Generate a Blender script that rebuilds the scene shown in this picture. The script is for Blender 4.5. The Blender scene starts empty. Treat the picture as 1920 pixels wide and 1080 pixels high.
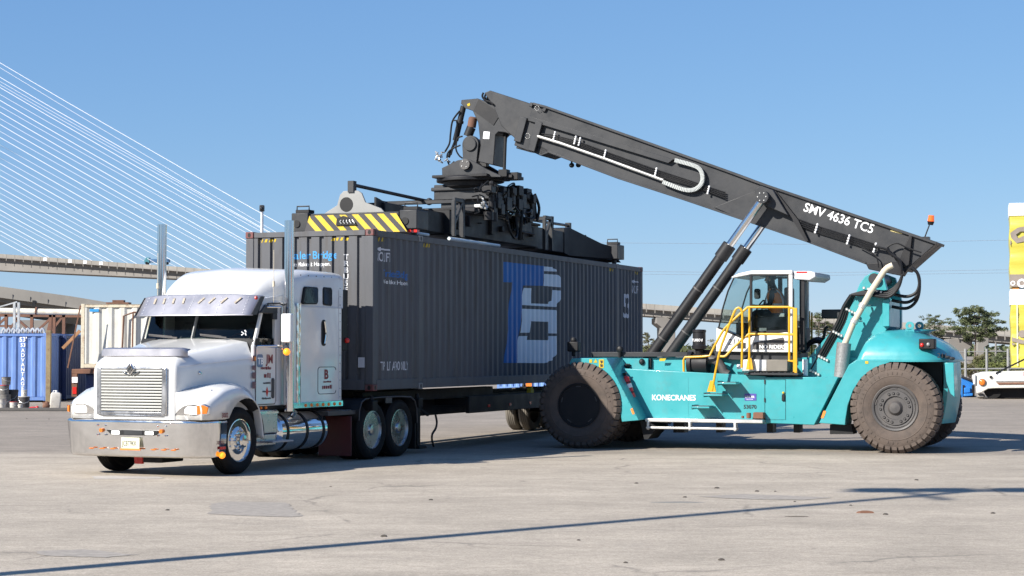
import bpy, bmesh, math, random
from mathutils import Vector, Matrix
import numpy as np
random.seed(7)
R = math.radians
SC = bpy.context.scene
COL = SC.collection

# ------------------------------------------------------------------ camera
EYE = 1.92
FPX = 3490.0
PITCH = 0.0346
cam_d = bpy.data.cameras.new('camera')
cam_d.sensor_width = 36.0
cam_d.lens = FPX / 1920 * 36
cam_d.clip_end = 8000
cam = bpy.data.objects.new('camera', cam_d)
cam.location = (0, 0, EYE)
cam.rotation_euler = (math.pi / 2 + PITCH, 0, 0)
COL.objects.link(cam)
SC.camera = cam

# ------------------------------------------------------------------ sky, sun, exposure
SUN_AZ, SUN_EL = R(37.5), R(32.5)          # heading the light travels to, measured from +X
wd = bpy.data.worlds.new('World'); SC.world = wd; wd.use_nodes = True
nt = wd.node_tree; nt.nodes.clear()
sky = nt.nodes.new('ShaderNodeTexSky'); sky.sky_type = 'NISHITA'; sky.sun_disc = False
sky.sun_elevation = SUN_EL
sky.sun_rotation = math.atan2(-math.cos(SUN_AZ), -math.sin(SUN_AZ))
sky.altitude = 0; sky.air_density = 0.85; sky.dust_density = 0.0; sky.ozone_density = 10.0
bg = nt.nodes.new('ShaderNodeBackground'); bg.inputs[1].default_value = 0.131
wo = nt.nodes.new('ShaderNodeOutputWorld')
sp_ = nt.nodes.new('ShaderNodeSeparateColor'); cb_ = nt.nodes.new('ShaderNodeCombineColor')      # softer, hazier gradient of a humid day
nt.links.new(sky.outputs[0], sp_.inputs[0])
for i_, (pw_, k_) in enumerate(((0.68, 0.824), (0.58, 1.0), (0.40, 1.588))):
    q1 = nt.nodes.new('ShaderNodeMath'); q1.operation = 'POWER'; q1.inputs[1].default_value = pw_
    q2 = nt.nodes.new('ShaderNodeMath'); q2.operation = 'MULTIPLY'; q2.inputs[1].default_value = k_
    nt.links.new(sp_.outputs[i_], q1.inputs[0]); nt.links.new(q1.outputs[0], q2.inputs[0]); nt.links.new(q2.outputs[0], cb_.inputs[i_])
nt.links.new(cb_.outputs[0], bg.inputs[0]); nt.links.new(bg.outputs[0], wo.inputs[0])
sun_d = bpy.data.lights.new('sun', 'SUN'); sun_d.energy = 5.0; sun_d.angle = R(0.5); sun_d.color = (1.0, 0.95, 0.87)
sun = bpy.data.objects.new('sun', sun_d); COL.objects.link(sun)
sv = Vector((math.cos(SUN_AZ) * math.cos(SUN_EL), math.sin(SUN_AZ) * math.cos(SUN_EL), -math.sin(SUN_EL)))
sun.rotation_euler = sv.to_track_quat('-Z', 'Y').to_euler(); sun.location = (-60, -40, 50)
SC.view_settings.view_transform = 'Standard'
SC.view_settings.look = 'None'
SC.view_settings.exposure = 0.85
SC.view_settings.gamma = 1.0
SC.cycles.max_bounces = 8; SC.cycles.transparent_max_bounces = 12

# ------------------------------------------------------------------ frames of the vehicles (x along, y away, z up)
class Frame:
    def __init__(s, ox, oy, deg):
        s.o = (ox, oy); s.a = R(deg); s.c = math.cos(s.a); s.s = math.sin(s.a)
    def loc(s, X, Y):
        dx, dy = X - s.o[0], Y - s.o[1]
        return dx * s.c + dy * s.s, -dx * s.s + dy * s.c
    def _ray(s, px, py):
        x = (px - 960) / FPX; u = -(py - 540) / FPX
        c, n = math.cos(PITCH), math.sin(PITCH)
        r = (x, c - u * n, n + u * c)
        return s.loc(0, 0), (r[0] * s.c + r[1] * s.s, -r[0] * s.s + r[1] * s.c, r[2])
    def Y(s, px, py, y):            # (x, z) of a sight line on the local plane y
        o, d = s._ray(px, py); t = (y - o[1]) / d[1]; return (o[0] + t * d[0], EYE + t * d[2])
    def X(s, px, py, x):            # (y, z) on the local plane x
        o, d = s._ray(px, py); t = (x - o[0]) / d[0]; return (o[1] + t * d[1], EYE + t * d[2])
FT = Frame(-4.30, 29.4, 65.9)
FS = Frame(37.2 * 125 / 3490, 37.2, -21.3)
FC = Frame(-2.475, 33.178, 68.7)
FB = Frame(0, 0, 0)
def SP(y, *pts): return [FS.Y(px, py, y) for px, py in pts]
def CR(ox, oy, k): return lambda *pts: [(ox + x / k, oy + y / k) for x, y in pts]
def W(px, py, Y):                  # point on a sight line at depth Y
    x, z = FB.Y(px, py, Y); return Vector((x, Y, z))

# ------------------------------------------------------------------ object helpers
def tag(o, label=None, cat=None, group=None, kind=None):
    if label: o['label'] = label
    if cat: o['category'] = cat
    if group: o['group'] = group
    if kind: o['kind'] = kind
    return o
def thing(name, label, cat, loc=(0, 0, 0), deg=0.0, group=None):
    o = bpy.data.objects.new(name, None); o.location = loc; o.rotation_euler = (0, 0, R(deg))
    o.empty_display_size = 0.2
    COL.objects.link(o); return tag(o, label, cat, group)
def copy_tree(o, parent=None):
    c = o.copy(); COL.objects.link(c)
    if parent is not None:
        c.parent = parent; c.matrix_parent_inverse = o.matrix_parent_inverse.copy()
    for ch in list(o.children): copy_tree(ch, c)
    return c

SPLIT = {'corner_post', 'side_glass', 'door_glass', 'side_extender', 'telescopic_beam', 'visor_end', 'rear_mud_flap', 'rear_fin', 'fence_post', 'fence_rail',
         'cab_pillar', 'dark_trim', 'boom_flange', 'deck_rail', 'parapet', 'boom_hose', 'hydraulic_hose', 'hanging_hose', 'cylinder_hose', 'engine_hose', 'head_hose',
         'under_bracket', 'arrow_mark', 'sticker_mark', 'cowl_sticker', 'hook_pipe', 'timber', 'white_ring', 'red_indicator', 'guide_tube', 'tilt_cylinder', 'cab_rear_post', 'gusset', 'casting_hole', 'head_lug', 'hydraulic_fitting', 'valve_block', 'tip_hose'}
class MB:
    def __init__(s): s.v = []; s.f = []; s.mi = []; s.m = 0
    def add(s, vs, fs):
        b = len(s.v); s.v.extend([tuple(v) for v in vs])
        for f in fs: s.f.append([b + i for i in f]); s.mi.append(s.m)
        return s
    def box(s, x0, x1, y0, y1, z0, z1):
        v = [(x, y, z) for z in (z0, z1) for y in (y0, y1) for x in (x0, x1)]
        return s.add(v, [(0, 2, 3, 1), (4, 5, 7, 6), (0, 1, 5, 4), (2, 6, 7, 3), (0, 4, 6, 2), (1, 3, 7, 5)])
    def bar(s, p0, p1, w, h, up=(0, 0, 1)):
        p0, p1 = Vector(p0), Vector(p1); d = (p1 - p0).normalized(); u = Vector(up)
        if abs(d.dot(u)) > 0.99: u = Vector((1, 0, 0))
        a = d.cross(u).normalized(); b = a.cross(d).normalized(); v = []
        for p in (p0, p1):
            for i, j in ((-1, -1), (1, -1), (1, 1), (-1, 1)): v.append(p + a * (i * w / 2) + b * (j * h / 2))
        return s.add(v, [(0, 1, 2, 3), (7, 6, 5, 4), (0, 4, 5, 1), (1, 5, 6, 2), (2, 6, 7, 3), (3, 7, 4, 0)])
    def prism(s, pts, axis, a, b):
        n = len(pts)
        def P(p, t):
            return {'y': (p[0], t, p[1]), 'x': (t, p[0], p[1]), 'z': (p[0], p[1], t)}[axis]
        v = [P(p, a) for p in pts] + [P(p, b) for p in pts]
        f = [list(range(n)), list(range(2 * n - 1, n - 1, -1))]
        for i in range(n):
            j = (i + 1) % n; f.append((i, i + n, j + n, j))
        return s.add(v, f)
    def loft(s, secs, cap=True, closed=True):
        n = len(secs[0]); v = [p for q in secs for p in q]; f = []
        for k in range(len(secs) - 1):
            for i in range(n if closed else n - 1):
                j = (i + 1) % n; f.append((k * n + i, k * n + j, (k + 1) * n + j, (k + 1) * n + i))
        if cap and closed:
            f.append(list(range(n - 1, -1, -1))); m = (len(secs) - 1) * n; f.append([m + i for i in range(n)])
        return s.add(v, f)
    def cyl(s, p0, p1, r0, r1=None, n=16, cap=True):
        r1 = r0 if r1 is None else r1
        p0, p1 = Vector(p0), Vector(p1); d = (p1 - p0).normalized()
        u = Vector((0, 0, 1)) if abs(d.z) < 0.9 else Vector((1, 0, 0))
        a = d.cross(u).normalized(); b = d.cross(a)
        ring = lambda p, r: [p + (a * math.cos(2 * math.pi * i / n) + b * math.sin(2 * math.pi * i / n)) * r for i in range(n)]
        return s.loft([ring(p0, r0), ring(p1, r1)], cap)
    def tube(s, pts, r, n=8, smooth=0):
        pts = [Vector(p) for p in pts]
        if smooth: pts = spline(pts, smooth)
        secs = []; a = None
        for i, p in enumerate(pts):
            d = (pts[min(i + 1, len(pts) - 1)] - pts[max(i - 1, 0)]).normalized()
            if a is None:
                u = Vector((0, 0, 1)) if abs(d.z) < 0.9 else Vector((1, 0, 0)); a = d.cross(u).normalized()
            else:
                a = (a - d * a.dot(d)).normalized()
            b = d.cross(a)
            secs.append([p + (a * math.cos(2 * math.pi * k / n) + b * math.sin(2 * math.pi * k / n)) * r for k in range(n)])
        return s.loft(secs)
    def lathe(s, prof, o=(0, 0, 0), axis='z', n=32, closed=False, cap=True):
        secs = []
        for r, h in prof:
            ring = []
            for i in range(n):
                t = 2 * math.pi * i / n; c, q = r * math.cos(t), r * math.sin(t)
                p = {'z': (c, q, h), 'y': (c, h, q), 'x': (h, c, q)}[axis]
                ring.append((o[0] + p[0], o[1] + p[1], o[2] + p[2]))
            secs.append(ring)
        if closed: secs.append(secs[0])
        return s.loft(secs, cap=cap and not closed)
    def ball(s, c, r, n=12, sx=1, sy=1, sz=1):
        prof = [(r * max(1e-4, math.sin(math.pi * k / (n // 2))), -r * math.cos(math.pi * k / (n // 2))) for k in range(n // 2 + 1)]
        b = len(s.v); s.lathe(prof, (0, 0, 0), 'z', n)
        for i in range(b, len(s.v)):
            x, y, z = s.v[i]; s.v[i] = (c[0] + x * sx, c[1] + y * sy, c[2] + z * sz)
        return s
    def xf(s, fn, start=0):
        for i in range(start, len(s.v)): s.v[i] = tuple(fn(*s.v[i]))
        return s
    def islands(s):                 # separate connected pieces
        p = list(range(len(s.v)))
        def find(i):
            while p[i] != i: p[i] = p[p[i]]; i = p[i]
            return i
        for f in s.f:
            for i in f[1:]: p[find(i)] = find(f[0])
        out = {}
        for f in s.f: out.setdefault(find(f[0]), []).append(f)
        res = []
        for fs in out.values():
            ids = sorted({i for f in fs for i in f}); k = {i: n for n, i in enumerate(ids)}
            res.append(MB().add([s.v[i] for i in ids], [[k[i] for i in f] for f in fs]))
        return res
    def build(s, name, mats, parent=None, bevel=0, ang=35, solid=0, sub=0, whole=False):
        if name in SPLIT and not whole:
            return [q.build(name, mats, parent, bevel, ang, solid, sub, True) for q in s.islands()][0]
        me = bpy.data.meshes.new(name); me.from_pydata([tuple(v) for v in s.v], [], s.f)
        if not isinstance(mats, (list, tuple)): mats = [mats]
        for m in mats: me.materials.append(m)
        bm = bmesh.new(); bm.from_mesh(me)
        bm.faces.ensure_lookup_table()
        for f, i in zip(bm.faces, s.mi): f.material_index = i
        bmesh.ops.remove_doubles(bm, verts=bm.verts, dist=1e-5)
        bmesh.ops.recalc_face_normals(bm, faces=bm.faces)
        bm.to_mesh(me); bm.free()
        me.polygons.foreach_set('use_smooth', [ang > 5] * len(me.polygons))
        if ang > 5: me.set_sharp_from_angle(angle=R(ang))
        o = bpy.data.objects.new(name, me); COL.objects.link(o)
        if parent is not None: o.parent = parent
        if solid:
            md = o.modifiers.new('solid', 'SOLIDIFY'); md.thickness = solid; md.offset = 0
        if sub:
            md = o.modifiers.new('sub', 'SUBSURF'); md.levels = sub; md.render_levels = sub
        if bevel:
            md = o.modifiers.new('bevel', 'BEVEL'); md.width = bevel; md.segments = 2; md.limit_method = 'ANGLE'; md.angle_limit = R(40)
            md.harden_normals = False
        return o

def spline(pts, k):
    out = []; P = [pts[0]] + list(pts) + [pts[-1]]
    for i in range(1, len(P) - 2):
        for j in range(k):
            t = j / k; a, b, c, d = P[i - 1], P[i], P[i + 1], P[i + 2]
            out.append(0.5 * ((2 * b) + (c - a) * t + (2 * a - 5 * b + 4 * c - d) * t * t + (3 * b - a - 3 * c + d) * t ** 3))
    out.append(pts[-1]); return out
def rrect(a0, a1, b0, b1, r, k=4):
    out = []
    for ca, cb, t0 in ((a1 - r, b1 - r, 0), (a0 + r, b1 - r, 90), (a0 + r, b0 + r, 180), (a1 - r, b0 + r, 270)):
        for i in range(k + 1):
            t = R(t0 + 90 * i / k); out.append((ca + r * math.cos(t), cb + r * math.sin(t)))
    return out

FONT_CACHE = {}
def text_mb(body, size, bold=0.0, shear=0.0, sx=1.0, align='LEFT', fill=True):
    cu = bpy.data.curves.new('lettering', 'FONT'); cu.body = body; cu.size = size; cu.offset = bold * size
    cu.shear = shear; cu.align_x = align; cu.resolution_u = 3; cu.fill_mode = 'FRONT'
    o = bpy.data.objects.new('lettering', cu); COL.objects.link(o)
    dg = bpy.context.evaluated_depsgraph_get(); me = bpy.data.meshes.new_from_object(o.evaluated_get(dg))
    mb = MB(); mb.add([(v.co.x * sx, v.co.y, 0) for v in me.vertices], [list(p.vertices) for p in me.polygons])
    bpy.data.objects.remove(o); bpy.data.curves.remove(cu); bpy.data.meshes.remove(me)
    return mb
def place(mb, origin, right, up):
    o, r, u = Vector(origin), Vector(right), Vector(up)
    return mb.xf(lambda x, y, z: o + r * x + u * y)
def fitted(mb, width, height):      # stretch lettering to a measured width and height
    x0, x1 = min(v[0] for v in mb.v), max(v[0] for v in mb.v); y0, y1 = min(v[1] for v in mb.v), max(v[1] for v in mb.v)
    return mb.xf(lambda x, y, z: ((x - x0) * width / (x1 - x0), (y - y0) * height / (y1 - y0), z))
def lettering(body, size, origin, right, up, m, parent, bold=0.0, shear=0.0, sx=1.0, align='LEFT', name='lettering', fit=None):
    mb = text_mb(body, size, bold, shear, sx, align)
    if fit: fitted(mb, *fit)
    return place(mb, origin, right, up).build(name, m, parent)

# ------------------------------------------------------------------ materials
def mat(name, col, rough=0.5, metal=0.0, var=0.12, vs=2.5, rv=0.1, bump=0.0, bs=40.0, coat=0.0, dirt=None, dirt_amt=0.5, dirt_s=1.5, spec=0.5, stretch=(1, 1, 1)):
    m = bpy.data.materials.new(name); m.use_nodes = True; t = m.node_tree; N = t.nodes; L = t.links
    b = N['Principled BSDF']
    b.inputs['Metallic'].default_value = metal
    b.inputs['Specular IOR Level'].default_value = spec
    if coat: b.inputs['Coat Weight'].default_value = coat; b.inputs['Coat Roughness'].default_value = 0.08
    tc = N.new('ShaderNodeTexCoord'); mp = N.new('ShaderNodeMapping'); mp.inputs['Scale'].default_value = stretch
    L.new(tc.outputs['Object'], mp.inputs[0])
    n1 = N.new('ShaderNodeTexNoise'); n1.inputs['Scale'].default_value = vs; n1.inputs['Detail'].default_value = 6; n1.inputs['Roughness'].default_value = 0.65
    L.new(mp.outputs[0], n1.inputs['Vector'])
    r = N.new('ShaderNodeMapRange'); r.inputs[1].default_value = 0.3; r.inputs[2].default_value = 0.7
    r.inputs[3].default_value = 1 - var; r.inputs[4].default_value = 1 + var
    L.new(n1.outputs[0], r.inputs[0])
    mx = N.new('ShaderNodeMix'); mx.data_type = 'RGBA'; mx.blend_type = 'MULTIPLY'; mx.inputs[0].default_value = 1
    mx.inputs[6].default_value = (*col, 1); L.new(r.outputs[0], mx.inputs[7])
    cur = mx.outputs[2]
    if dirt is not None:
        n3 = N.new('ShaderNodeTexNoise'); n3.inputs['Scale'].default_value = dirt_s; n3.inputs['Detail'].default_value = 9; n3.inputs['Roughness'].default_value = 0.72
        L.new(mp.outputs[0], n3.inputs['Vector'])
        r3 = N.new('ShaderNodeMapRange'); r3.inputs[1].default_value = 0.5; r3.inputs[2].default_value = 0.72; r3.inputs[4].default_value = dirt_amt
        L.new(n3.outputs[0], r3.inputs[0])
        m3 = N.new('ShaderNodeMix'); m3.data_type = 'RGBA'; m3.inputs[7].default_value = (*dirt, 1)
        L.new(r3.outputs[0], m3.inputs[0]); L.new(cur, m3.inputs[6]); cur = m3.outputs[2]
    L.new(cur, b.inputs['Base Color'])
    r2 = N.new('ShaderNodeMapRange'); r2.inputs[1].default_value = 0.3; r2.inputs[2].default_value = 0.7
    r2.inputs[3].default_value = max(0.02, rough - rv); r2.inputs[4].default_value = min(1, rough + rv)
    L.new(n1.outputs[0], r2.inputs[0]); L.new(r2.outputs[0], b.inputs['Roughness'])
    if bump:
        n2 = N.new('ShaderNodeTexNoise'); n2.inputs['Scale'].default_value = bs; n2.inputs['Detail'].default_value = 4
        L.new(mp.outputs[0], n2.inputs['Vector'])
        bp = N.new('ShaderNodeBump'); bp.inputs['Strength'].default_value = bump; bp.inputs['Distance'].default_value = 0.02
        L.new(n2.outputs[0], bp.inputs['Height']); L.new(bp.outputs[0], b.inputs['Normal'])
    return m
def emis(name, col, strength, base=(0.8, 0.8, 0.8)):
    m = bpy.data.materials.new(name); m.use_nodes = True; b = m.node_tree.nodes['Principled BSDF']
    b.inputs['Base Color'].default_value = (*base, 1); b.inputs['Emission Color'].default_value = (*col, 1)
    b.inputs['Emission Strength'].default_value = strength; b.inputs['Roughness'].default_value = 0.15
    return m
def glass(name, tint, clear, gloss=1.0):
    m = bpy.data.materials.new(name); m.use_nodes = True; t = m.node_tree; N = t.nodes; N.clear(); L = t.links
    o = N.new('ShaderNodeOutputMaterial'); tr = N.new('ShaderNodeBsdfTransparent'); tr.inputs[0].default_value = (*[c * clear for c in tint], 1)
    g = N.new('ShaderNodeBsdfGlossy'); g.inputs['Roughness'].default_value = 0.03; g.inputs[0].default_value = (gloss, gloss, gloss, 1)
    f = N.new('ShaderNodeFresnel'); f.inputs[0].default_value = 1.5; mx = N.new('ShaderNodeMixShader')
    L.new(f.outputs[0], mx.inputs[0]); L.new(tr.outputs[0], mx.inputs[1]); L.new(g.outputs[0], mx.inputs[2]); L.new(mx.outputs[0], o.inputs[0])
    return m

M = {}
M['teal'] = mat('teal_paint', (0.038, 0.29, 0.315), 0.36, var=0.05, coat=0.25, dirt=(0.085, 0.20, 0.20), dirt_amt=0.55, dirt_s=2.2, bump=0.02, bs=12)
M['char'] = mat('charcoal_paint', (0.030, 0.031, 0.034), 0.45, var=0.14, spec=0.35, dirt=(0.06, 0.056, 0.052), dirt_amt=0.3, bump=0.03, bs=20)
M['char2'] = mat('dark_charcoal_paint', (0.014, 0.014, 0.016), 0.5, var=0.15, spec=0.3, dirt=(0.04, 0.036, 0.033), dirt_amt=0.4)
M['black'] = mat('black_rubber', (0.008, 0.008, 0.009), 0.55, var=0.2, spec=0.35)
M['tyre_dust'] = mat('dusty_tyre_rubber', (0.092, 0.070, 0.057), 0.85, var=0.22, vs=4, bump=0.2, bs=50, dirt=(0.035, 0.029, 0.026), dirt_amt=0.75, dirt_s=2.4)
M['tyre'] = mat('black_tyre_rubber', (0.010, 0.0095, 0.0095), 0.8, var=0.2, vs=8, bump=0.1, bs=60, spec=0.25)
M['rim_dark'] = mat('dusty_charcoal_rim', (0.060, 0.056, 0.055), 0.55, var=0.15, dirt=(0.12, 0.10, 0.085), dirt_amt=0.5, dirt_s=4)
M['white'] = mat('white_truck_paint', (0.70, 0.69, 0.665), 0.18, var=0.03, coat=0.6, rv=0.04, dirt=(0.54, 0.53, 0.51), dirt_amt=0.4, dirt_s=2.5)
M['white2'] = mat('white_cab_paint', (0.72, 0.72, 0.70), 0.35, var=0.04, dirt=(0.55, 0.53, 0.5), dirt_amt=0.3)
M['chrome'] = mat('chrome', (0.72, 0.71, 0.70), 0.09, 1.0, var=0.04, rv=0.03)
M['polish'] = mat('polished_aluminium', (0.50, 0.50, 0.51), 0.28, 1.0, var=0.08, vs=4, rv=0.1, bump=0.02, bs=6)
M['steel'] = mat('stainless_visor_steel', (0.38, 0.375, 0.41), 0.42, 0.65, var=0.08, rv=0.08)
M['alu'] = mat('aluminium', (0.62, 0.61, 0.58), 0.4, 0.7, var=0.1)
M['yellow'] = mat('safety_yellow_paint', (0.58, 0.32, 0.012), 0.4, var=0.06, dirt=(0.36, 0.2, 0.03), dirt_amt=0.3)
M['stripe_y'] = mat('warning_stripe_yellow', (0.50, 0.355, 0.025), 0.6, var=0.06, spec=0.2, dirt=(0.25, 0.19, 0.06), dirt_amt=0.4, dirt_s=6)
M['stripe_k'] = mat('warning_stripe_grey', (0.055, 0.052, 0.055), 0.7, var=0.1, spec=0.2)
M['cont'] = mat('slate_grey_container_paint', (0.092, 0.094, 0.102), 0.55, var=0.09, vs=1.2, dirt=(0.072, 0.064, 0.057), dirt_amt=0.9, dirt_s=1.6, stretch=(3, 3, 0.6), spec=0.25)
M['cfit'] = mat('grey_corner_casting', (0.20, 0.20, 0.20), 0.6, var=0.1)
M['cred'] = mat('red_corner_casting', (0.13, 0.035, 0.033), 0.6, var=0.25, dirt=(0.12, 0.10, 0.10), dirt_amt=0.9, dirt_s=6)
M['ltblue'] = mat('light_blue_logo_paint', (0.03, 0.27, 0.58), 0.5, var=0.05)
M['blue'] = mat('blue_logo_paint', (0.012, 0.115, 0.37), 0.5, var=0.05)
M['logo_grey'] = mat('pale_grey_logo_paint', (0.62, 0.68, 0.76), 0.5, var=0.06)
M['wtext'] = mat('white_lettering', (0.80, 0.80, 0.80), 0.5, var=0.05)
M['gtext'] = mat('grey_lettering', (0.55, 0.55, 0.58), 0.5, var=0.1)
M['btext'] = mat('black_lettering', (0.015, 0.015, 0.015), 0.5, var=0.1)
M['rtext'] = mat('maroon_lettering', (0.20, 0.02, 0.025), 0.5, var=0.1)
M['chassis'] = mat('black_chassis_paint', (0.008, 0.0075, 0.008), 0.55, var=0.2, spec=0.25, dirt=(0.022, 0.018, 0.016), dirt_amt=0.5)
M['maroon'] = mat('maroon_flap', (0.075, 0.008, 0.010), 0.5, var=0.2)
M['amber'] = emis('amber_lens', (1.0, 0.28, 0.02), 0.04, (0.55, 0.15, 0.02))
M['amber_on'] = emis('lit_amber_lamp', (1.0, 0.30, 0.02), 0.7, (0.9, 0.3, 0.02))
M['red'] = mat('red_lens', (0.55, 0.02, 0.015), 0.25, var=0.05)
M['headlamp'] = emis('lit_headlamp', (1.0, 0.97, 0.9), 1.6)
M['tan'] = mat('beige_exhaust_wrap', (0.52, 0.46, 0.35), 0.6, var=0.08, dirt=(0.35, 0.3, 0.22), dirt_amt=0.4, dirt_s=5)
M['mesh_grey'] = mat('grey_perforated_guard', (0.25, 0.25, 0.25), 0.5, 0.4, var=0.25, vs=30)
M['extred'] = mat('extinguisher_red', (0.62, 0.02, 0.02), 0.3, var=0.05, coat=0.3)
M['orange'] = mat('orange_sticker', (0.8, 0.22, 0.03), 0.5, var=0.05)
M['skin'] = mat('skin', (0.42, 0.25, 0.18), 0.6, var=0.05)
M['vest'] = mat('orange_hi_vis_vest', (0.90, 0.22, 0.03), 0.7, var=0.08)
M['cloth'] = mat('dark_clothing', (0.03, 0.04, 0.05), 0.8, var=0.15)
M['seat'] = mat('dark_seat_fabric', (0.02, 0.02, 0.022), 0.8, var=0.2)
M['silver'] = mat('reflective_silver_tape', (0.6, 0.6, 0.6), 0.5, var=0.05)
M['glass_t'] = glass('dark_windscreen_glass', (0.80, 0.93, 0.88), 0.85, 0.9)
M['glass_s'] = glass('dark_sleeper_glass', (0.5, 0.6, 0.6), 0.25, 0.9)
M['glass_c'] = glass('green_tinted_cab_glass', (0.90, 0.97, 0.97), 0.98, 0.7)
M['rust'] = mat('rusty_steel', (0.16, 0.075, 0.045), 0.8, var=0.35, vs=6, dirt=(0.07, 0.04, 0.03), dirt_amt=0.7)
M['conc'] = mat('bridge_concrete', (0.215, 0.200, 0.178), 0.85, var=0.18, vs=0.15, dirt=(0.13, 0.115, 0.10), dirt_amt=0.5, dirt_s=0.2)
M['conc2'] = mat('far_bridge_concrete', (0.19, 0.178, 0.165), 0.85, var=0.15, vs=0.08, dirt=(0.12, 0.11, 0.10), dirt_amt=0.5, dirt_s=0.1)
M['fence'] = mat('weathered_galvanised', (0.24, 0.24, 0.235), 0.6, var=0.15)
M['cable_far'] = mat('far_stay_cable', (0.50, 0.51, 0.54), 0.5, var=0.05)  # slightly duller tone for the far cable plane
M['cable'] = mat('white_stay_cable', (0.56, 0.57, 0.60), 0.5, var=0.03)
# ------------------------------------------------------------------ ground
def ground_material():
    m = bpy.data.materials.new('weathered_yard_pavement'); m.use_nodes = True; t = m.node_tree; N = t.nodes; L = t.links
    b = N['Principled BSDF']; b.inputs['Specular IOR Level'].default_value = 0.25
    tc = N.new('ShaderNodeTexCoord')
    def noise(scale, det=6, rough=0.6, stretch=(1, 1, 1), rot=0, dist=0.0):
        mp = N.new('ShaderNodeMapping'); mp.inputs['Scale'].default_value = stretch; mp.inputs['Rotation'].default_value = (0, 0, rot)
        L.new(tc.outputs['Object'], mp.inputs[0])
        n = N.new('ShaderNodeTexNoise'); n.inputs['Scale'].default_value = scale; n.inputs['Detail'].default_value = det
        n.inputs['Roughness'].default_value = rough; n.inputs['Distortion'].default_value = dist
        L.new(mp.outputs[0], n.inputs['Vector']); return n.outputs[0]
    def rng(x, a, c, lo, hi):
        r = N.new('ShaderNodeMapRange'); r.inputs[1].default_value = a; r.inputs[2].default_value = c
        r.inputs[3].default_value = lo; r.inputs[4].default_value = hi; L.new(x, r.inputs[0]); return r.outputs[0]
    def mul(c, x, fac=1.0):
        k = N.new('ShaderNodeMix'); k.data_type = 'RGBA'; k.blend_type = 'MULTIPLY'; k.inputs[0].default_value = fac
        L.new(c, k.inputs[6]); L.new(x, k.inputs[7]); return k.outputs[2]
    def mixc(c, col, f):
        k = N.new('ShaderNodeMix'); k.data_type = 'RGBA'; L.new(f, k.inputs[0]); L.new(c, k.inputs[6])
        k.inputs[7].default_value = (*col, 1); return k.outputs[2]
    rgb = N.new('ShaderNodeRGB'); rgb.outputs[0].default_value = (0.392, 0.340, 0.274, 1); c = rgb.outputs[0]
    # the far half of the yard is an older, darker asphalt strip
    sep = N.new('ShaderNodeSeparateXYZ'); L.new(tc.outputs['Object'], sep.inputs[0])
    ad = N.new('ShaderNodeMath'); ad.operation = 'MULTIPLY_ADD'; ad.inputs[1].default_value = 0.04; L.new(sep.outputs[0], ad.inputs[0]); L.new(sep.outputs[1], ad.inputs[2])
    wob = N.new('ShaderNodeMath'); wob.operation = 'MULTIPLY_ADD'; wob.inputs[1].default_value = 1.6; L.new(noise(0.6, 4), wob.inputs[0]); L.new(ad.outputs[0], wob.inputs[2])
    c = mixc(c, (0.226, 0.193, 0.161), rng(wob.outputs[0], 35.6, 36.6, 0, 0.70))
    c = mul(c, rng(noise(0.09, 4), 0.3, 0.7, 0.90, 1.10))
    c = mul(c, rng(noise(0.8, 8, 0.7), 0.3, 0.7, 0.86, 1.13))
    c = mul(c, rng(noise(0.35, 6, 0.65, (0.6, 1.6, 1), R(25), 0.8), 0.3, 0.7, 0.90, 1.09))
    c = mul(c, rng(noise(1.3, 6, 0.65, (0.4, 1.9, 1), R(-35), 0.8), 0.3, 0.7, 0.91, 1.08))
    c = mul(c, rng(noise(16, 5, 0.75), 0.25, 0.75, 0.74, 1.25)); c = mul(c, rng(noise(4.5, 6, 0.75, (0.8, 1.5, 1), R(15)), 0.3, 0.7, 0.87, 1.12))
    c = mul(c, rng(noise(45, 4, 0.85), 0.30, 0.70, 0.64, 1.34))
    # old oil stains and worn patches
    c = mixc(c, (0.20, 0.185, 0.165), rng(noise(0.42, 9, 0.72, (0.6, 1.6, 1), R(12), 1.0), 0.61, 0.72, 0, 0.55))
    c = mixc(c, (0.10, 0.09, 0.08), rng(noise(1.7, 8, 0.7, (0.5, 1.8, 1), R(20)), 0.70, 0.78, 0, 0.6))
    # cracks
    def cracks(scale, width, amt, seed):
        mp = N.new('ShaderNodeMapping'); mp.inputs['Location'].default_value = (seed, seed * 2, 0); L.new(tc.outputs['Object'], mp.inputs[0])
        nz = N.new('ShaderNodeTexNoise'); nz.inputs['Scale'].default_value = 1.4; nz.inputs['Detail'].default_value = 6; L.new(mp.outputs[0], nz.inputs['Vector'])
        a2 = N.new('ShaderNodeMix'); a2.data_type = 'VECTOR'; a2.inputs[0].default_value = 0.35; L.new(mp.outputs[0], a2.inputs[4]); L.new(nz.outputs['Color'], a2.inputs[5])
        v = N.new('ShaderNodeTexVoronoi'); v.feature = 'DISTANCE_TO_EDGE'; v.inputs['Scale'].default_value = scale; L.new(a2.outputs[1], v.inputs['Vector'])
        f = rng(v.outputs['Distance'], 0, width, amt, 0)
        g = N.new('ShaderNodeMath'); g.operation = 'MULTIPLY'; L.new(f, g.inputs[0]); L.new(rng(noise(0.5, 3), 0.48, 0.6, 0, 1), g.inputs[1]); return g.outputs[0]
    cr = cracks(0.30, 0.008, 0.55, 3.1); c = mixc(c, (0.10, 0.09, 0.08), cr)
    c = mixc(c, (0.12, 0.11, 0.10), cracks(0.9, 0.010, 0.30, 8.7))
    L.new(c, b.inputs['Base Color']); b.inputs['Roughness'].default_value = 0.9
    h = N.new('ShaderNodeMath'); h.operation = 'ADD'; L.new(noise(70, 4, 0.7), h.inputs[0]); L.new(noise(6, 5), h.inputs[1])
    bp = N.new('ShaderNodeBump'); bp.inputs['Strength'].default_value = 0.35; bp.inputs['Distance'].default_value = 0.02
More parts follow.
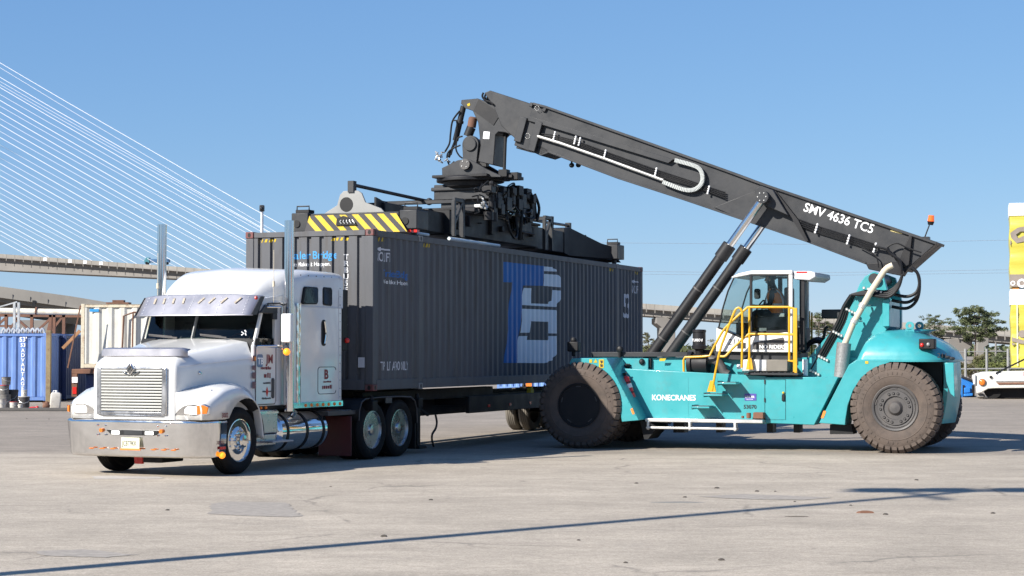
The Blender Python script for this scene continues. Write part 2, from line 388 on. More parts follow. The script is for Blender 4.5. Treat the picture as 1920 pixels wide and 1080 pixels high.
    L.new(h.outputs[0], bp.inputs['Height']); L.new(bp.outputs[0], b.inputs['Normal'])
    return m
g = MB().add([(-3000, -200, 0), (3000, -200, 0), (3000, 5000, 0), (-3000, 5000, 0)], [(0, 1, 2, 3)]).build('ground', ground_material())
tag(g, 'pale worn concrete and asphalt yard', None, kind='structure')
del g['label']

def patch(name, m, pts, z, seed):
    rr = random.Random(seed); P = []
    for i in range(len(pts)):
        (a, b), (c, d) = pts[i], pts[(i + 1) % len(pts)]
        for k in range(8):
            t = k / 8; px, py = a + (c - a) * t, b + (d - b) * t; dd = (EYE - z) * FPX / (py - 660.8)
            P.append(((px - 960) / FPX * dd + rr.uniform(-.03, .03), dd + rr.uniform(-.025, .025), z))
    o = MB().add(P, [list(range(len(P)))]).build(name, m); o['kind'] = 'structure'
M['patch'] = mat('old_asphalt_repair', (0.305, 0.275, 0.238), 0.9, var=0.22, vs=9, bump=0.2, bs=60, spec=0.2, dirt=(0.35, 0.31, 0.27), dirt_amt=0.8, dirt_s=4)
M['chalk'] = mat('worn_white_marking', (0.40, 0.37, 0.335), 0.9, var=0.15, vs=12, spec=0.2, dirt=(0.34, 0.30, 0.265), dirt_amt=1.0, dirt_s=9)
patch('road_patch', M['patch'], [(398, 943), (430, 939), (540, 941), (548, 952), (570, 966), (545, 968), (470, 966), (395, 962)], 0.004, 1)
0 and patch('road_patch', M['patch'], [(310, 982), (345, 978), (398, 980), (402, 988), (330, 989)], 0.004, 2)
patch('road_patch', M['patch'], [(1310, 930), (1390, 925), (1470, 928), (1560, 932), (1500, 936), (1380, 934)], 0.004, 3)
0 and patch('road_patch', M['patch'], [(-20, 983), (20, 984), (28, 990), (0, 993), (-20, 992)], 0.004, 4)
patch('road_patch', M['patch'], [(60, 1032), (160, 1028), (260, 1038), (200, 1043), (90, 1040)], 0.004, 6)
patch('worn_marking', M['chalk'], [(176, 892), (210, 891), (300, 893), (312, 896), (240, 897), (180, 897)], 0.004, 5)
# ------------------------------------------------------------------ truck tractor (x rearward from front axle, y away, z up)
truck = thing('semi_truck', 'white long-nosed semi truck with chrome bumper, sun visor and two tall exhaust stacks', 'truck',
              (FT.o[0], FT.o[1], 0), math.degrees(FT.a))
YC = 1.24
def mirror_y(mb, a, b):             # append a copy of verts a..b mirrored about the truck's centre plane
    pass
# --- bumper
mb = MB()
YB = 1.31
half = [(-0.45, -0.06), (-0.74, -0.06), (-0.90, 0.0), (-1.01, 0.17), (-1.055, 0.42), (-1.07, 0.80)]
plan = half + [(-1.075, YB)] + [(x, 2 * YB - y) for x, y in reversed(half)]
secs = []
for z, k in ((0.30, 0.085), (0.318, 0.062), (0.33, 0.055), (0.345, 0.053), (0.828, 0.0), (0.845, 0.0), (0.858, 0.006), (0.868, 0.02), (0.872, 0.05)):
    secs.append([(x + (k if x < -0.8 else 0), y + (k * 0.5 if y < 0.3 else (-k * 0.5 if y > 2 else 0)), z) for x, y in plan])
mb.loft(secs, cap=False, closed=False)
bumper = mb.build('bumper', mat('polished_bumper', (0.74, 0.74, 0.745), 0.10, 1.0, var=0.08, vs=3, rv=0.04), truck, solid=0.012, ang=50)
mb = MB(); z0, z1 = 0.635, 0.715
mb.prism([(0.83, z0 + 0.01), (0.87, z0), (1.61, z0), (1.65, z0 + 0.01), (1.74, z1), (0.74, z1)], 'x', -1.092, -1.06)
slot = mb.build('air_slot', M['black'], bumper)
for y in (0.93, 1.56):
    b = MB(); b.box(-1.104, -1.094, y - 0.075, y + 0.075, 0.648, 0.70); b.build('driving_light', M['headlamp'], bumper, bevel=0.006)
b = MB(); b.box(-1.098, -1.093, 1.06, 1.40, 0.645, 0.705); b.build('slot_cover', M['char'], bumper)
for y in (0.72, 1.84):
    b = MB(); b.cyl((-1.10, y, 0.705), (-1.06, y, 0.705), 0.032, 0.035, 14); b.build('marker_light', M['amber'], bumper)
    b = MB()
    for dy in (-0.075, 0.075):
        for dz in (-0.075, 0.075): b.ball((-1.078, y + dy, 0.71 + dz), 0.016, 8)
    b.build('bolt', M['chrome'], bumper)
for y in (0.50, 0.68, 0.87, 1.63, 1.83, 2.03):
    b = MB(); b.ball((-1.072, y, 0.42), 0.055, 10, 0.25, 1, 0.22); b.build('marker_light', M['amber'], bumper)
for y in (-0.085, 2.70):
    b = MB(); b.ball((-0.62, y, 0.335), 0.055, 14); b.build('marker_light', M['amber_on'], bumper)
b = MB(); b.box(-1.10, -1.09, 1.11, 1.45, 0.43, 0.60); plate = b.build('licence_plate', mat('cream_plate', (0.68, 0.66, 0.50), 0.45), truck, bevel=0.006)
b = MB(); b.box(-1.106, -1.085, 1.09, 1.47, 0.405, 0.428); b.build('plate_frame', M['orange'], plate, bevel=0.004)
lettering('JCBT9KK', 0.11, (-1.102, 1.43, 0.475), (0, -1, 0), (0, 0, 1), M['btext'], plate, bold=0.01, sx=0.62)
lettering('3002', 0.075, (-0.70, -0.072, 0.50), (1, 0, 0), (0, 0, 1), M['rtext'], bumper, bold=0.02)
b = MB(); b.box(-0.66, -0.50, -0.073, -0.067, 0.42, 0.465); b.build('reflector', M['red'], bumper)
b = MB(); b.prism([(1.33, 0.17), (1.47, 0.17), (1.50, 0.42), (1.30, 0.42)], 'x', -0.72, -0.66); b.build('tow_hook', M['red'], truck, bevel=0.01)
b = MB(); b.box(-0.8, -0.2, 0.9, 1.26, 0.2, 0.45); b.build('crossmember', M['chassis'], truck, bevel=0.02)
# --- hood
def hood_sec(x, y0, y1, zb, zs, zt, cr, r):
    L_ = [(x, y0, zb), (x, y0, zs - 0.12), (x, y0 + 0.006, zs - 0.03), (x, y0 + 0.02, zs), (x, y0 + r * 0.45, zt - 0.03), (x, y0 + r, zt), (x, y0 + 0.45, zt + cr * 0.7), (x, YC, zt + cr)]
    k = [(x, 2 * YC - (p[1] - y0 + y0) , p[2]) for p in L_]
    m_ = [(x, y0 + y1 - p[1], p[2]) for p in reversed(L_[:-1])]
    return L_ + m_
mb = MB()
S_ = [(-1.055, 0.54, 1.98, 0.885, 1.66, 1.70, 0.0, 0.06), (-1.035, 0.50, 2.02, 0.88, 1.70, 1.75, 0.01, 0.08), (-0.99, 0.48, 2.04, 0.88, 1.72, 1.79, 0.02, 0.10),
      (-0.90, 0.47, 2.05, 0.9, 1.735, 1.85, 0.03, 0.13), (-0.75, 0.45, 2.07, 0.95, 1.745, 1.885, 0.035, 0.15), (-0.4, 0.38, 2.12, 1.0, 1.77, 1.94, 0.04, 0.18),
      (0.0, 0.28, 2.20, 1.0, 1.80, 2.01, 0.045, 0.22), (0.40, 0.17, 2.31, 1.0, 1.835, 2.085, 0.045, 0.25), (0.60, 0.13, 2.35, 1.0, 1.85, 2.115, 0.045, 0.26)]
mb.loft([hood_sec(*q) for q in S_])
hood = mb.build('hood', M['white'], truck, ang=60)
mb = MB()                                                            # painted seam along the hood side
mb.tube([(-0.98, 0.468, 1.70), (-0.4, 0.374, 1.752), (0.2, 0.22, 1.80), (0.60, 0.124, 1.832)], 0.005, 5); mb.build('seam', M['gtext'], hood)
b = MB(); b.cyl((-0.52, 0.40, 1.60), (-0.515, 0.375, 1.60), 0.028, 0.02, 12); b.build('hood_latch', M['chrome'], hood)
# bug shield
mb = MB(); secs = []
for y in np.linspace(0.44, 2.06, 19):
    k = ((y - 1.25) / 0.81) ** 2; x = -0.90 + 0.16 * k ** 3; e = 1 if 0.47 < y < 2.03 else 0.6
    secs.append([(x, y, 1.845 + 0.0 * k), (x - 0.05, y, 1.87), (x - 0.045, y, 1.90 + 0.07 * e), (x + 0.03, y, 1.93 + 0.06 * e)])
mb.loft(secs, cap=False, closed=False); mb.build('bug_shield', M['steel'], hood, solid=0.012)
# grille
mb = MB(); gy0, gy1, gz0, gz1 = 0.62, 1.93, 0.955, 1.685
for a in ((gy0, gy0 + 0.085, gz0, gz1), (gy1 - 0.085, gy1, gz0, gz1), (gy0 + 0.085, gy1 - 0.085, gz0, gz0 + 0.05), (gy0 + 0.085, gy1 - 0.085, gz1 - 0.03, gz1)):
    mb.box(-1.095, -1.052, *a)
grille = mb.build('grille', M['polish'], truck, bevel=0.012)
mb = MB(); mb.box(-1.062, -1.05, gy0 + 0.08, gy1 - 0.08, gz0 + 0.04, gz1 - 0.02); mb.build('grille_back', M['char2'], grille)
mb = MB(); n = 14
for i in range(n):
    z = gz0 + 0.075 + i * (gz1 - gz0 - 0.125) / (n - 1); mb.box(-1.094, -1.064, gy0 + 0.083, gy1 - 0.083, z - 0.0165, z + 0.0165)
mb.build('grille_bars', mat('pale_grille_bars', (0.40, 0.40, 0.375), 0.45, 0.0, var=0.04), grille, bevel=0.008)
mb = MB(); cz, cy = 1.665, 1.275
mb.prism([(cy - 0.085, cz), (cy, cz - 0.10), (cy + 0.085, cz), (cy, cz + 0.10)], 'x', -1.135, -1.09)
emb = mb.build('emblem', M['chrome'], truck, bevel=0.012)
mb = MB(); mb.prism([(cy - 0.058, cz), (cy, cz - 0.07), (cy + 0.058, cz), (cy, cz + 0.07)], 'x', -1.140, -1.134); mb.build('emblem_field', M['rim_dark'], emb)
mb = MB(); mb.bar((-1.144, cy - 0.022, cz + 0.035), (-1.144, cy + 0.026, cz - 0.03), 0.016, 0.008, (1, 0, 0)); mb.bar((-1.144, cy - 0.035, cz - 0.015), (-1.144, cy + 0.035, cz + 0.015), 0.014, 0.006, (1, 0, 0)); mb.build('emblem_bars', M['chrome'], emb)
mb = MB()
for s in (-1, 1):
    mb.prism([(cy + s * 0.035, cz - 0.085), (cy + s * 0.155, cz - 0.03), (cy + s * 0.14, cz - 0.06), (cy + s * 0.05, cz - 0.105)], 'x', -1.12, -1.09)
mb.build('emblem_wings', M['chrome'], emb, bevel=0.005)
# --- fenders with headlamps
def fender(sgn):
    Yf = (lambda y: y) if sgn > 0 else (lambda y: 2 * YC - y)
    xs = [-1.02, -1.02, -1.0, -0.93, -0.82, -0.70, -0.56, -0.44, -0.34, -0.22, -0.10, 0.02, 0.14, 0.26, 0.38, 0.48, 0.56, 0.61, 0.635, 0.65]
    zt_ = [(-1.02, 1.14), (-0.93, 1.18), (-0.8, 1.23), (-0.55, 1.335), (-0.26, 1.385), (-0.05, 1.38), (0.15, 1.325), (0.34, 1.21), (0.48, 1.06), (0.58, 0.86), (0.65, 0.55)]
    zi_ = [(-1.02, 1.30), (-0.8, 1.345), (-0.5, 1.40), (0.0, 1.44), (0.4, 1.40), (0.65, 1.3)]
    secs = []
    for i, x in enumerate(xs):
        zt = np.interp(x, *zip(*zt_)); zi = np.interp(x, *zip(*zi_))
        yo = np.interp(x, (-1.02, -0.95, -0.8, -0.5, 0.0, 0.65), (0.03, -0.04, -0.07, -0.085, -0.085, -0.05))
        yi = np.interp(x, (-1.02, 0.0, 0.65), (0.52, 0.35, 0.20)); dx = x - 0.08
        zb = 0.885 if x < -0.47 else (0.60 + math.sqrt(max(0.0, 0.60 ** 2 - dx * dx)) if abs(dx) < 0.60 else 0.6)
        zb = min(zb, zt - 0.03)
        if x > 0.5: zt = max(zt, zb + 0.03)
        p = [(x, yi, zi), (x, yi * 0.6 + yo * 0.4, zi * 0.72 + zt * 0.28 + 0.01), (x, yo + 0.13, zt + 0.012), (x, yo + 0.05, zt - 0.01), (x, yo + 0.012, max(zt - 0.05, zb + 0.012)), (x, yo, max(zt - 0.11, zb + 0.006)), (x, yo, zb)]
        if i == 0: p = [(q[0] + 0.01, q[1], 0.885) for q in p]
        secs.append([(q[0], Yf(q[1]), q[2]) for q in p])
    f = MB().loft(secs, cap=False, closed=False).build('fender', M['white'], truck, solid=0.02, ang=50)
    # inner liner of the wheel arch
    m2 = MB(); sec = []
    for k in range(15):
        t = R(-5 + 190 * k / 14); sec.append([(0.08 + 0.585 * math.cos(t), Yf(y), 0.60 + 0.585 * math.sin(t)) for y in (-0.05, 0.62)])
    m2.loft(sec, cap=False, closed=False).build('arch_liner', M['black'], f, solid=0.01)
    # headlamp
    m3 = MB(); pts = [(0.50, 0.955), (0.14, 0.94), (-0.09, 0.965), (-0.09, 1.09), (0.0, 1.135), (0.32, 1.12), (0.44, 1.05)]
    def curve(y): return -1.02 + 0.30 * max(0, (0.13 - y)) ** 1.2 if y < 0.13 else -1.02
    def wrap(poly, off, thick):
        q = MB(); q.prism([(Yf(a), b) for a, b in poly], 'x', 0, thick)
        return q
    def lamp(name, poly, off, m, par):
        # curved lens: fan subdivided strips between lower and upper outline
        ys = np.linspace(min(p[0] for p in poly), max(p[0] for p in poly), 9); n_ = len(poly); sec = []
        for y in ys:
            zz = []
            for i in range(n_):
                (a, b), (c, d) = poly[i], poly[(i + 1) % n_]
                if (a - y) * (c - y) <= 0 and a != c: zz.append(b + (d - b) * (y - a) / (c - a))
            x = curve(y) - off; lo, hi = min(zz), max(zz)
            sec.append([(x + 0.03, Yf(y), lo), (x, Yf(y), lo + 0.012), (x, Yf(y), hi - 0.012), (x + 0.03, Yf(y), hi)])
        return MB().loft(sec, cap=False, closed=False).build(name, m, par)
    hl = lamp('headlight', pts, 0.012, M['chrome'], f)
    amb = [(0.10, 0.962), (-0.07, 0.978), (-0.075, 1.085), (0.0, 1.118), (0.10, 1.115)] if sgn > 0 else [(-0.035, 0.97), (-0.08, 0.978), (-0.085, 1.085), (-0.035, 1.10)]
    lamp('lens', [(0.315, 0.972), (0.115, 0.965), (0.115, 1.095), (0.28, 1.10), (0.315, 1.06)], 0.022, M['headlamp'], f)
    lamp('turn_signal', amb, 0.022, M['amber'], f)
    for x, y in ((-0.62, 0.10), (-0.40, 0.05)):
        m4 = MB(); m4.ball((x, Yf(y), 1.35 if x > -0.5 else 1.325), 0.032, 10, 1.3, 0.7, 0.6); m4.build('fender_marker', M['chrome'], f)
    return f
fn = fender(1); ff = fender(-1)
lettering('3002', 0.10, (-0.66, -0.105, 0.915), (1, 0, 0), (0, 0, 1), M['rtext'], fn, bold=0.02, sx=0.9)
# --- cab
mb = MB()
for s in (0, 1):
    Yf = (lambda y: y) if s == 0 else (lambda y: 2 * YC - y)
    mb.prism([(0.60, 1.05), (1.60, 1.05), (1.60, 2.04), (0.60, 2.04)], 'y', Yf(0.12), Yf(0.17))
    mb.prism([(0.62, 2.03), (0.70, 2.03), (0.93, 2.62), (0.95, 2.74), (0.90, 2.70)], 'y', Yf(0.13), Yf(0.175 if s == 0 else 0.15))
    mb.box(1.28, 1.60, min(Yf(0.13), Yf(0.19)), max(Yf(0.13), Yf(0.19)), 2.035, 2.76)
    mb.box(0.90, 1.29, min(Yf(0.133), Yf(0.187)), max(Yf(0.133), Yf(0.187)), 2.56, 2.74)
mb.prism([(0.86, 2.72), (0.90, 2.80), (1.62, 2.88), (1.62, 2.75)], 'y', 0.16, 2.32)
mb.box(0.60, 1.60, 0.17, 2.31, 1.05, 1.10)
cab = mb.build('cab', M['white'], truck, bevel=0.015)
mb = MB(); mb.box(1.56, 1.59, 0.19, 2.29, 1.1, 2.75); mb.build('dark_opening_panel', M['cloth'], cab)  # dark panel stands in for the unlit sleeper opening
mb = MB(); mb.prism([(0.60, 1.95), (1.0, 1.9), (1.0, 1.6), (0.62, 1.6)], 'y', 0.2, 2.28); mb.build('dashboard', M['seat'], cab, bevel=0.02)
for y in (0.62, 1.86):
    mb = MB(); mb.box(1.05, 1.5, y - 0.24, y + 0.24, 1.35, 1.55); mb.box(1.36, 1.5, y - 0.22, y + 0.22, 1.5, 2.2); mb.box(1.38, 1.48, y - 0.13, y + 0.13, 2.2, 2.42)
    mb.build('cab_seat', M['seat'], cab, bevel=0.04)
mb = MB(); pts = []
for k in range(25):
    t = 2 * math.pi * k / 24; c = Vector((0.98, 0.66, 2.06)); pts.append(c + Vector((0.10 * math.sin(t) * 0.55 * 2, 0.22 * math.cos(t), 0.17 * math.sin(t))))
mb.tube(pts, 0.016, 6); mb.build('steering_wheel', mat('wood_wheel', (0.10, 0.035, 0.02), 0.4), cab)
# windscreen in two panes with a centre post
for nm, ya, yb in (('near', 0.20, YC - 0.025), ('far', YC + 0.025, 2.28)):
    mb = MB(); s = lambda y: 0.50 + 0.16 * ((y - YC) / 1.04) ** 2
    secs = [[(s(y) + 0.025, y, 2.13), (s(y) + 0.25, y, 2.72)] for y in np.linspace(ya, yb, 6)]
    mb.loft(secs, cap=False, closed=False).build('windscreen', M['glass_t'], cab)
mb = MB(); mb.bar((0.515, YC, 2.12), (0.745, YC, 2.72), 0.06, 0.02, (0, 1, 0)); mb.build('windscreen_post', M['fence'], cab)
mb = MB(); secs = []
for y in np.linspace(0.12, 2.36, 13):
    x = 0.50 + 0.16 * ((y - YC) / 1.04) ** 2
    secs.append([(x - 0.03, y, 2.10), (x + 0.0, y, 2.15), (x + 0.10, y, 2.145), (x + 0.10, y, 1.98), (x - 0.03, y, 1.98)])
mb.loft(secs); mb.build('cowl', M['black'], cab)
for y0, y1 in ((0.55, 1.05), (1.5, 2.05)):
    mb = MB(); mb.bar((0.475, y0, 2.155), (0.48, y1, 2.205), 0.02, 0.03); mb.bar((0.465, y1, 2.215), (0.48, y0 + 0.1, 2.18), 0.015, 0.02); mb.build('wiper', M['rim_dark'], cab)
mb = MB(); mb.tube([(0.575, 0.24, 2.12), (0.60, 0.27, 2.15), (0.585, 0.245, 2.18), (0.615, 0.29, 2.20)], 0.011, 5); mb.tube([(0.575, 0.33, 2.12), (0.60, 0.30, 2.15), (0.585, 0.335, 2.18)], 0.011, 5)
mb.xf(lambda x, y, z: (x - 0.005, y, z + 0.075)); mb.build('window_sticker', M['wtext'], cab)
mb = MB(); mb.prism([(0.72, 2.05), (1.28, 2.05), (1.28, 2.55), (0.92, 2.55)], 'y', 2.31, 2.316); mb.build('door_glass', M['glass_t'], cab)
mb = MB(); mb.prism([(0.72, 2.05), (1.28, 2.05), (1.28, 2.15), (0.76, 2.15)], 'y', 0.15, 0.156); mb.build('door_glass', M['glass_t'], cab)
mb = MB(); mb.prism([(0.73, 2.56), (1.28, 2.56), (1.28, 2.68), (0.92, 2.70)], 'y', 0.08, 0.12); mb.prism([(1.14, 2.46), (1.28, 2.46), (1.28, 2.6), (1.14, 2.6)], 'y', 0.085, 0.118); mb.build('rain_guard', M['char'], cab, bevel=0.01)
# door with its lettering
mb = MB(); mb.prism(rrect(0.66, 1.27, 1.08, 2.02, 0.05), 'y', 0.108, 0.13); door = mb.build('door', M['white'], truck, bevel=0.008)
mb = MB(); mb.tube([(0.655, 0.108, 2.02), (0.655, 0.108, 1.12), (0.70, 0.108, 1.075), (1.23, 0.108, 1.075), (1.275, 0.108, 1.13), (1.275, 0.108, 2.02)], 0.006, 5); mb.build('door_seal', M['char'], door)
mb = MB(); mb.prism(rrect(1.13, 1.205, 1.17, 1.50, 0.035), 'y', 0.085, 0.11); mb.build('door_handle', M['rim_dark'], door, bevel=0.008)
lettering('JM', 0.20, (0.97, 0.104, 1.745), (1, 0, 0), (0, 0, 1), M['rtext'], door, bold=0.03)
mb = MB(); mb.prism(rrect(0.685, 0.86, 1.68, 1.89, 0.04), 'y', 0.102, 0.106); mb.build('emblem_patch', mat('faded_blue_emblem', (0.12, 0.20, 0.32), 0.4, var=0.4, vs=25), door)
lettering('TB', 0.15, (0.70, 0.100, 1.73), (1, 0, 0), (0, 0, 1), M['wtext'], door, bold=0.03)
def marks(y, rows, m, par, seed):
    rr = random.Random(seed); mb = MB()
    for x0, x1, z, h in rows:
        x = x0
        while x < x1:
            w = rr.uniform(0.35, 0.8) * h; mb.box(x, min(x1, x + w), y - 0.002, y, z + rr.uniform(0, .15) * h, z + h * rr.uniform(.7, 1)); x += w + 0.25 * h
    return mb.build('small_lettering', m, par)
marks(0.105, [(0.80, 1.12, 1.64, 0.055)], M['rtext'], door, 1)
marks(0.105, [(0.90, 1.10, 1.495, 0.10)], M['rtext'], door, 2)
marks(0.105, [(0.88, 1.10, 1.405, 0.035), (0.86, 0.95, 1.27, 0.03), (1.03, 1.12, 1.27, 0.03), (0.84, 1.12, 1.155, 0.035)], M['rim_dark'], door, 3)
mb = MB(); mb.prism([(0.955, 1.28), (0.995, 1.20), (1.035, 1.28), (0.995, 1.36)], 'y', 0.100, 0.105); mb.build('diamond_sticker', M['red'], door)
mb = MB()
for i, (z, h) in enumerate(((1.78, 0.09), (1.64, 0.07), (1.50, 0.10), (1.34, 0.11))): mb.box(0.535, 0.635, 0.104, 0.108, z, z + h)
mb.xf(lambda x, y, z: (x + 0.02, y - 0.0, z)); mb.build('cowl_sticker', mat('mixed_stickers', (0.16, 0.08, 0.09), 0.5, var=0.6, vs=30), cab)
mb = MB(); mb.box(0.595, 0.64, 0.095, 0.115, 1.79, 1.85); mb.build('side_marker', M['amber'], cab)
# --- visor
mb = MB(); secs = []
def vis(y):
    k = abs(y - YC) / 1.09
    return 0.16 * k ** 3
for y in np.linspace(0.10, 2.36, 17):
    k = abs(y - YC) / 1.13; dz = -0.03 * k ** 4
    secs.append([(0.36 + vis(y) - 0.02 * (1 - k), y, 2.515 - 0.0 * k), (0.37 + vis(y) - 0.02 * (1 - k), y, 2.53), (0.63 + vis(y), y, 2.855 + dz), (0.69 + vis(y), y, 2.87 + dz)])
mb.loft(secs, cap=False, closed=False)
visor = mb.build('sun_visor', M['steel'], truck, solid=0.008)
mb = MB()
for s in (0.10, 2.36):
    mb.prism([(0.50, 2.53), (0.78, 2.83), (0.90, 2.83), (0.66, 2.53)], 'y', s - 0.006, s + 0.006)
mb.build('visor_end', M['char'], visor)
def on_visor(y, t): return Vector((0.37 + vis(y) + 0.26 * t - 0.012 - 0.02 * (1 - t), y, 2.53 + 0.325 * t))
mb = MB()
for y, n in ((YC, 9), (0.72, 5), (1.75, 5), (0.27, 6), (2.2, 6)):
    for i in range(n): p = on_visor(y + 0.03 * (i - n / 2) / n, (i + 0.6) / n * 0.95); mb.ball(p, 0.007, 6)
mb.build('visor_rivets', M['wtext'], visor)
mb = MB()
for i, y in enumerate((0.42, 0.66, 0.88, 1.08, 1.42, 1.62, 1.82, 2.02)):
    p = on_visor(y, 0.72); s = 0.035 if y < YC else -0.01
    a = on_visor(y + s, 0.58); b_ = on_visor(y - s, 0.86); mb.bar(a + Vector((-0.004, 0, 0.003)), b_ + Vector((-0.004, 0, 0.003)), 0.035, 0.004, (-0.78, 0, 0.62))
mb.build('visor_scratches', mat('tan_scuff', (0.42, 0.36, 0.28), 0.6, 0.3, var=0.4, vs=25), visor)
mb = MB(); mb.cyl((0.60, 0.085, 2.80), (0.60, 0.06, 2.80), 0.03, n=10); mb.build('clearance_light', M['red'], visor)
# --- roof fairing and sleeper
def rsec(x, y0, y1, zb, zt, r, cr=0.03):
    L_ = [(x, y0, zb)]
    for k in range(6):
        t = R(90 * k / 5); L_.append((x, y0 + r - r * math.cos(t), zt - r * 0.9 + r * 0.9 * math.sin(t)))
    L_.append((x, YC, zt + cr))
    return L_ + [(x, y0 + y1 - p[1], p[2]) for p in reversed(L_[:-1])]
mb = MB()
mb.loft([rsec(*q) for q in ((0.93, 0.42, 2.06, 2.80, 2.86, 0.06, 0.02), (1.00, 0.36, 2.12, 2.80, 2.93, 0.12, 0.03), (1.12, 0.30, 2.18, 2.80, 3.05, 0.22, 0.04), (1.26, 0.25, 2.23, 2.78, 3.16, 0.32, 0.05),
      (1.42, 0.20, 2.28, 2.76, 3.235, 0.36, 0.05), (1.62, 0.15, 2.33, 2.72, 3.285, 0.34, 0.05), (1.9, 0.10, 2.38, 2.70, 3.315, 0.28, 0.05), (2.3, 0.07, 2.41, 2.70, 3.325, 0.20, 0.05), (3.2, 0.06, 2.42, 2.70, 3.315, 0.15, 0.05), (3.42, 0.06, 2.42, 2.70, 3.30, 0.15, 0.05))])
mb.m = 0
fair = mb.build('roof_fairing', M['white'], truck, ang=50)
mb = MB()
mb.prism([(p[0], p[1]) for p in rrect(1.62, 3.42, 0.055, 2.425, 0.07)], 'z', 1.0, 2.695)
slp = mb.build('sleeper', M['white'], truck, bevel=0.012)
mb = MB(); mb.box(1.75, 3.40, 0.050, 0.056, 2.688, 2.70); mb.box(3.26, 3.268, 0.05, 0.056, 1.1, 3.0); mb.build('panel_seam', M['gtext'], slp)
mb = MB()
for i in range(14):
    mb.ball((3.31, 0.052, 1.15 + i * 0.145), 0.008, 6)
for i in range(6): mb.ball((2.0 + i * 0.26, 0.075, 3.22), 0.012, 6)
mb.build('rivets', M['rim_dark'], slp)
for pts in ([(2.03, 2.76), (2.09, 3.0), (2.13, 3.03), (2.52, 3.03), (2.55, 3.0), (2.55, 2.78), (2.5, 2.74), (2.07, 2.73)], [(2.72, 2.76), (2.72, 3.01), (2.75, 3.04), (2.99, 3.04), (3.03, 3.0), (3.03, 2.75), (3.0, 2.72), (2.75, 2.73)]):
    c = (sum(p[0] for p in pts) / len(pts), sum(p[1] for p in pts) / len(pts))
    mb = MB(); mb.prism(pts, 'y', 0.048, 0.09); fr_ = mb.build('sleeper_window', M['black'], truck, bevel=0.008)
    mb = MB(); mb.prism([(c[0] + (p[0] - c[0]) * 0.88, c[1] + (p[1] - c[1]) * 0.86) for p in pts], 'y', 0.044, 0.047); mb.build('pane', mat('dark_sleeper_pane', (0.02, 0.024, 0.028), 0.06, var=0.02, rv=0.01), fr_)
mb = MB(); mb.prism(rrect(2.66, 2.82, 2.03, 2.48, 0.075), 'y', 0.046, 0.06); sl = mb.build('slot_handle', M['black'], truck)
mb = MB(); mb.tube([(2.74, 0.03, 2.45), (2.765, 0.02, 2.30), (2.765, 0.02, 2.2), (2.745, 0.03, 2.07)], 0.022, 8); mb.build('chrome_grip', M['chrome'], sl)
mb = MB(); mb.tube([(2.5 + p[0] * 0.62, 0.054, 1.52 + p[1] * 0.46) for p in rrect(0, 1, -0.5, 0.5, 0.12)] , 0.006, 5)
mb.xf(lambda x, y, z: (x + 0.05, y, z - 0.08)); mb.build('locker_door', M['char'], slp)
lettering('B', 0.22, (2.76, 0.050, 1.47), (1, 0, 0), (0, 0, 1), M['rtext'], slp, bold=0.04, sx=1.15)
marks(0.052, [(2.74, 3.0, 1.40, 0.035), (2.70, 3.03, 1.29, 0.075)], M['rtext'], slp, 7)
mb = MB(); mb.box(1.70, 3.40, 0.038, 0.054, 0.985, 1.085); strip = mb.build('light_strip', M['chrome'], truck, bevel=0.006)
for i in range(7):
    mb = MB(); mb.ball((2.12 + i * 0.195, 0.035, 1.03), 0.034, 10, 1, 0.6, 0.9); mb.build('strip_light', M['amber'], strip)
mb = MB(); secs = []                                                 # rippled polished trim that mirrors the yard
for i, z in enumerate(np.linspace(1.03, 2.74, 40)):
    o = 0.012 * math.sin(i * 1.3) + 0.008 * math.sin(i * 2.9)
    secs.append([(1.83, 0.045, z), (1.87, 0.036 + o * 0.3, z), (1.92, 0.034 - o * 0.4, z), (1.96, 0.045, z)])
mb.loft(secs, cap=False, closed=False).build('polished_trim', M['chrome'], slp, ang=60)
mb = MB(); mb.box(3.42, 3.62, 0.07, 0.10, 1.95, 3.02); mb.box(3.42, 3.62, 2.38, 2.41, 1.95, 3.02); mb.build('side_extender', M['black'], slp, bevel=0.01)
mb = MB(); mb.ball((3.55, 0.05, 2.13), 0.05, 10); mb.build('rear_marker', M['red'], slp)
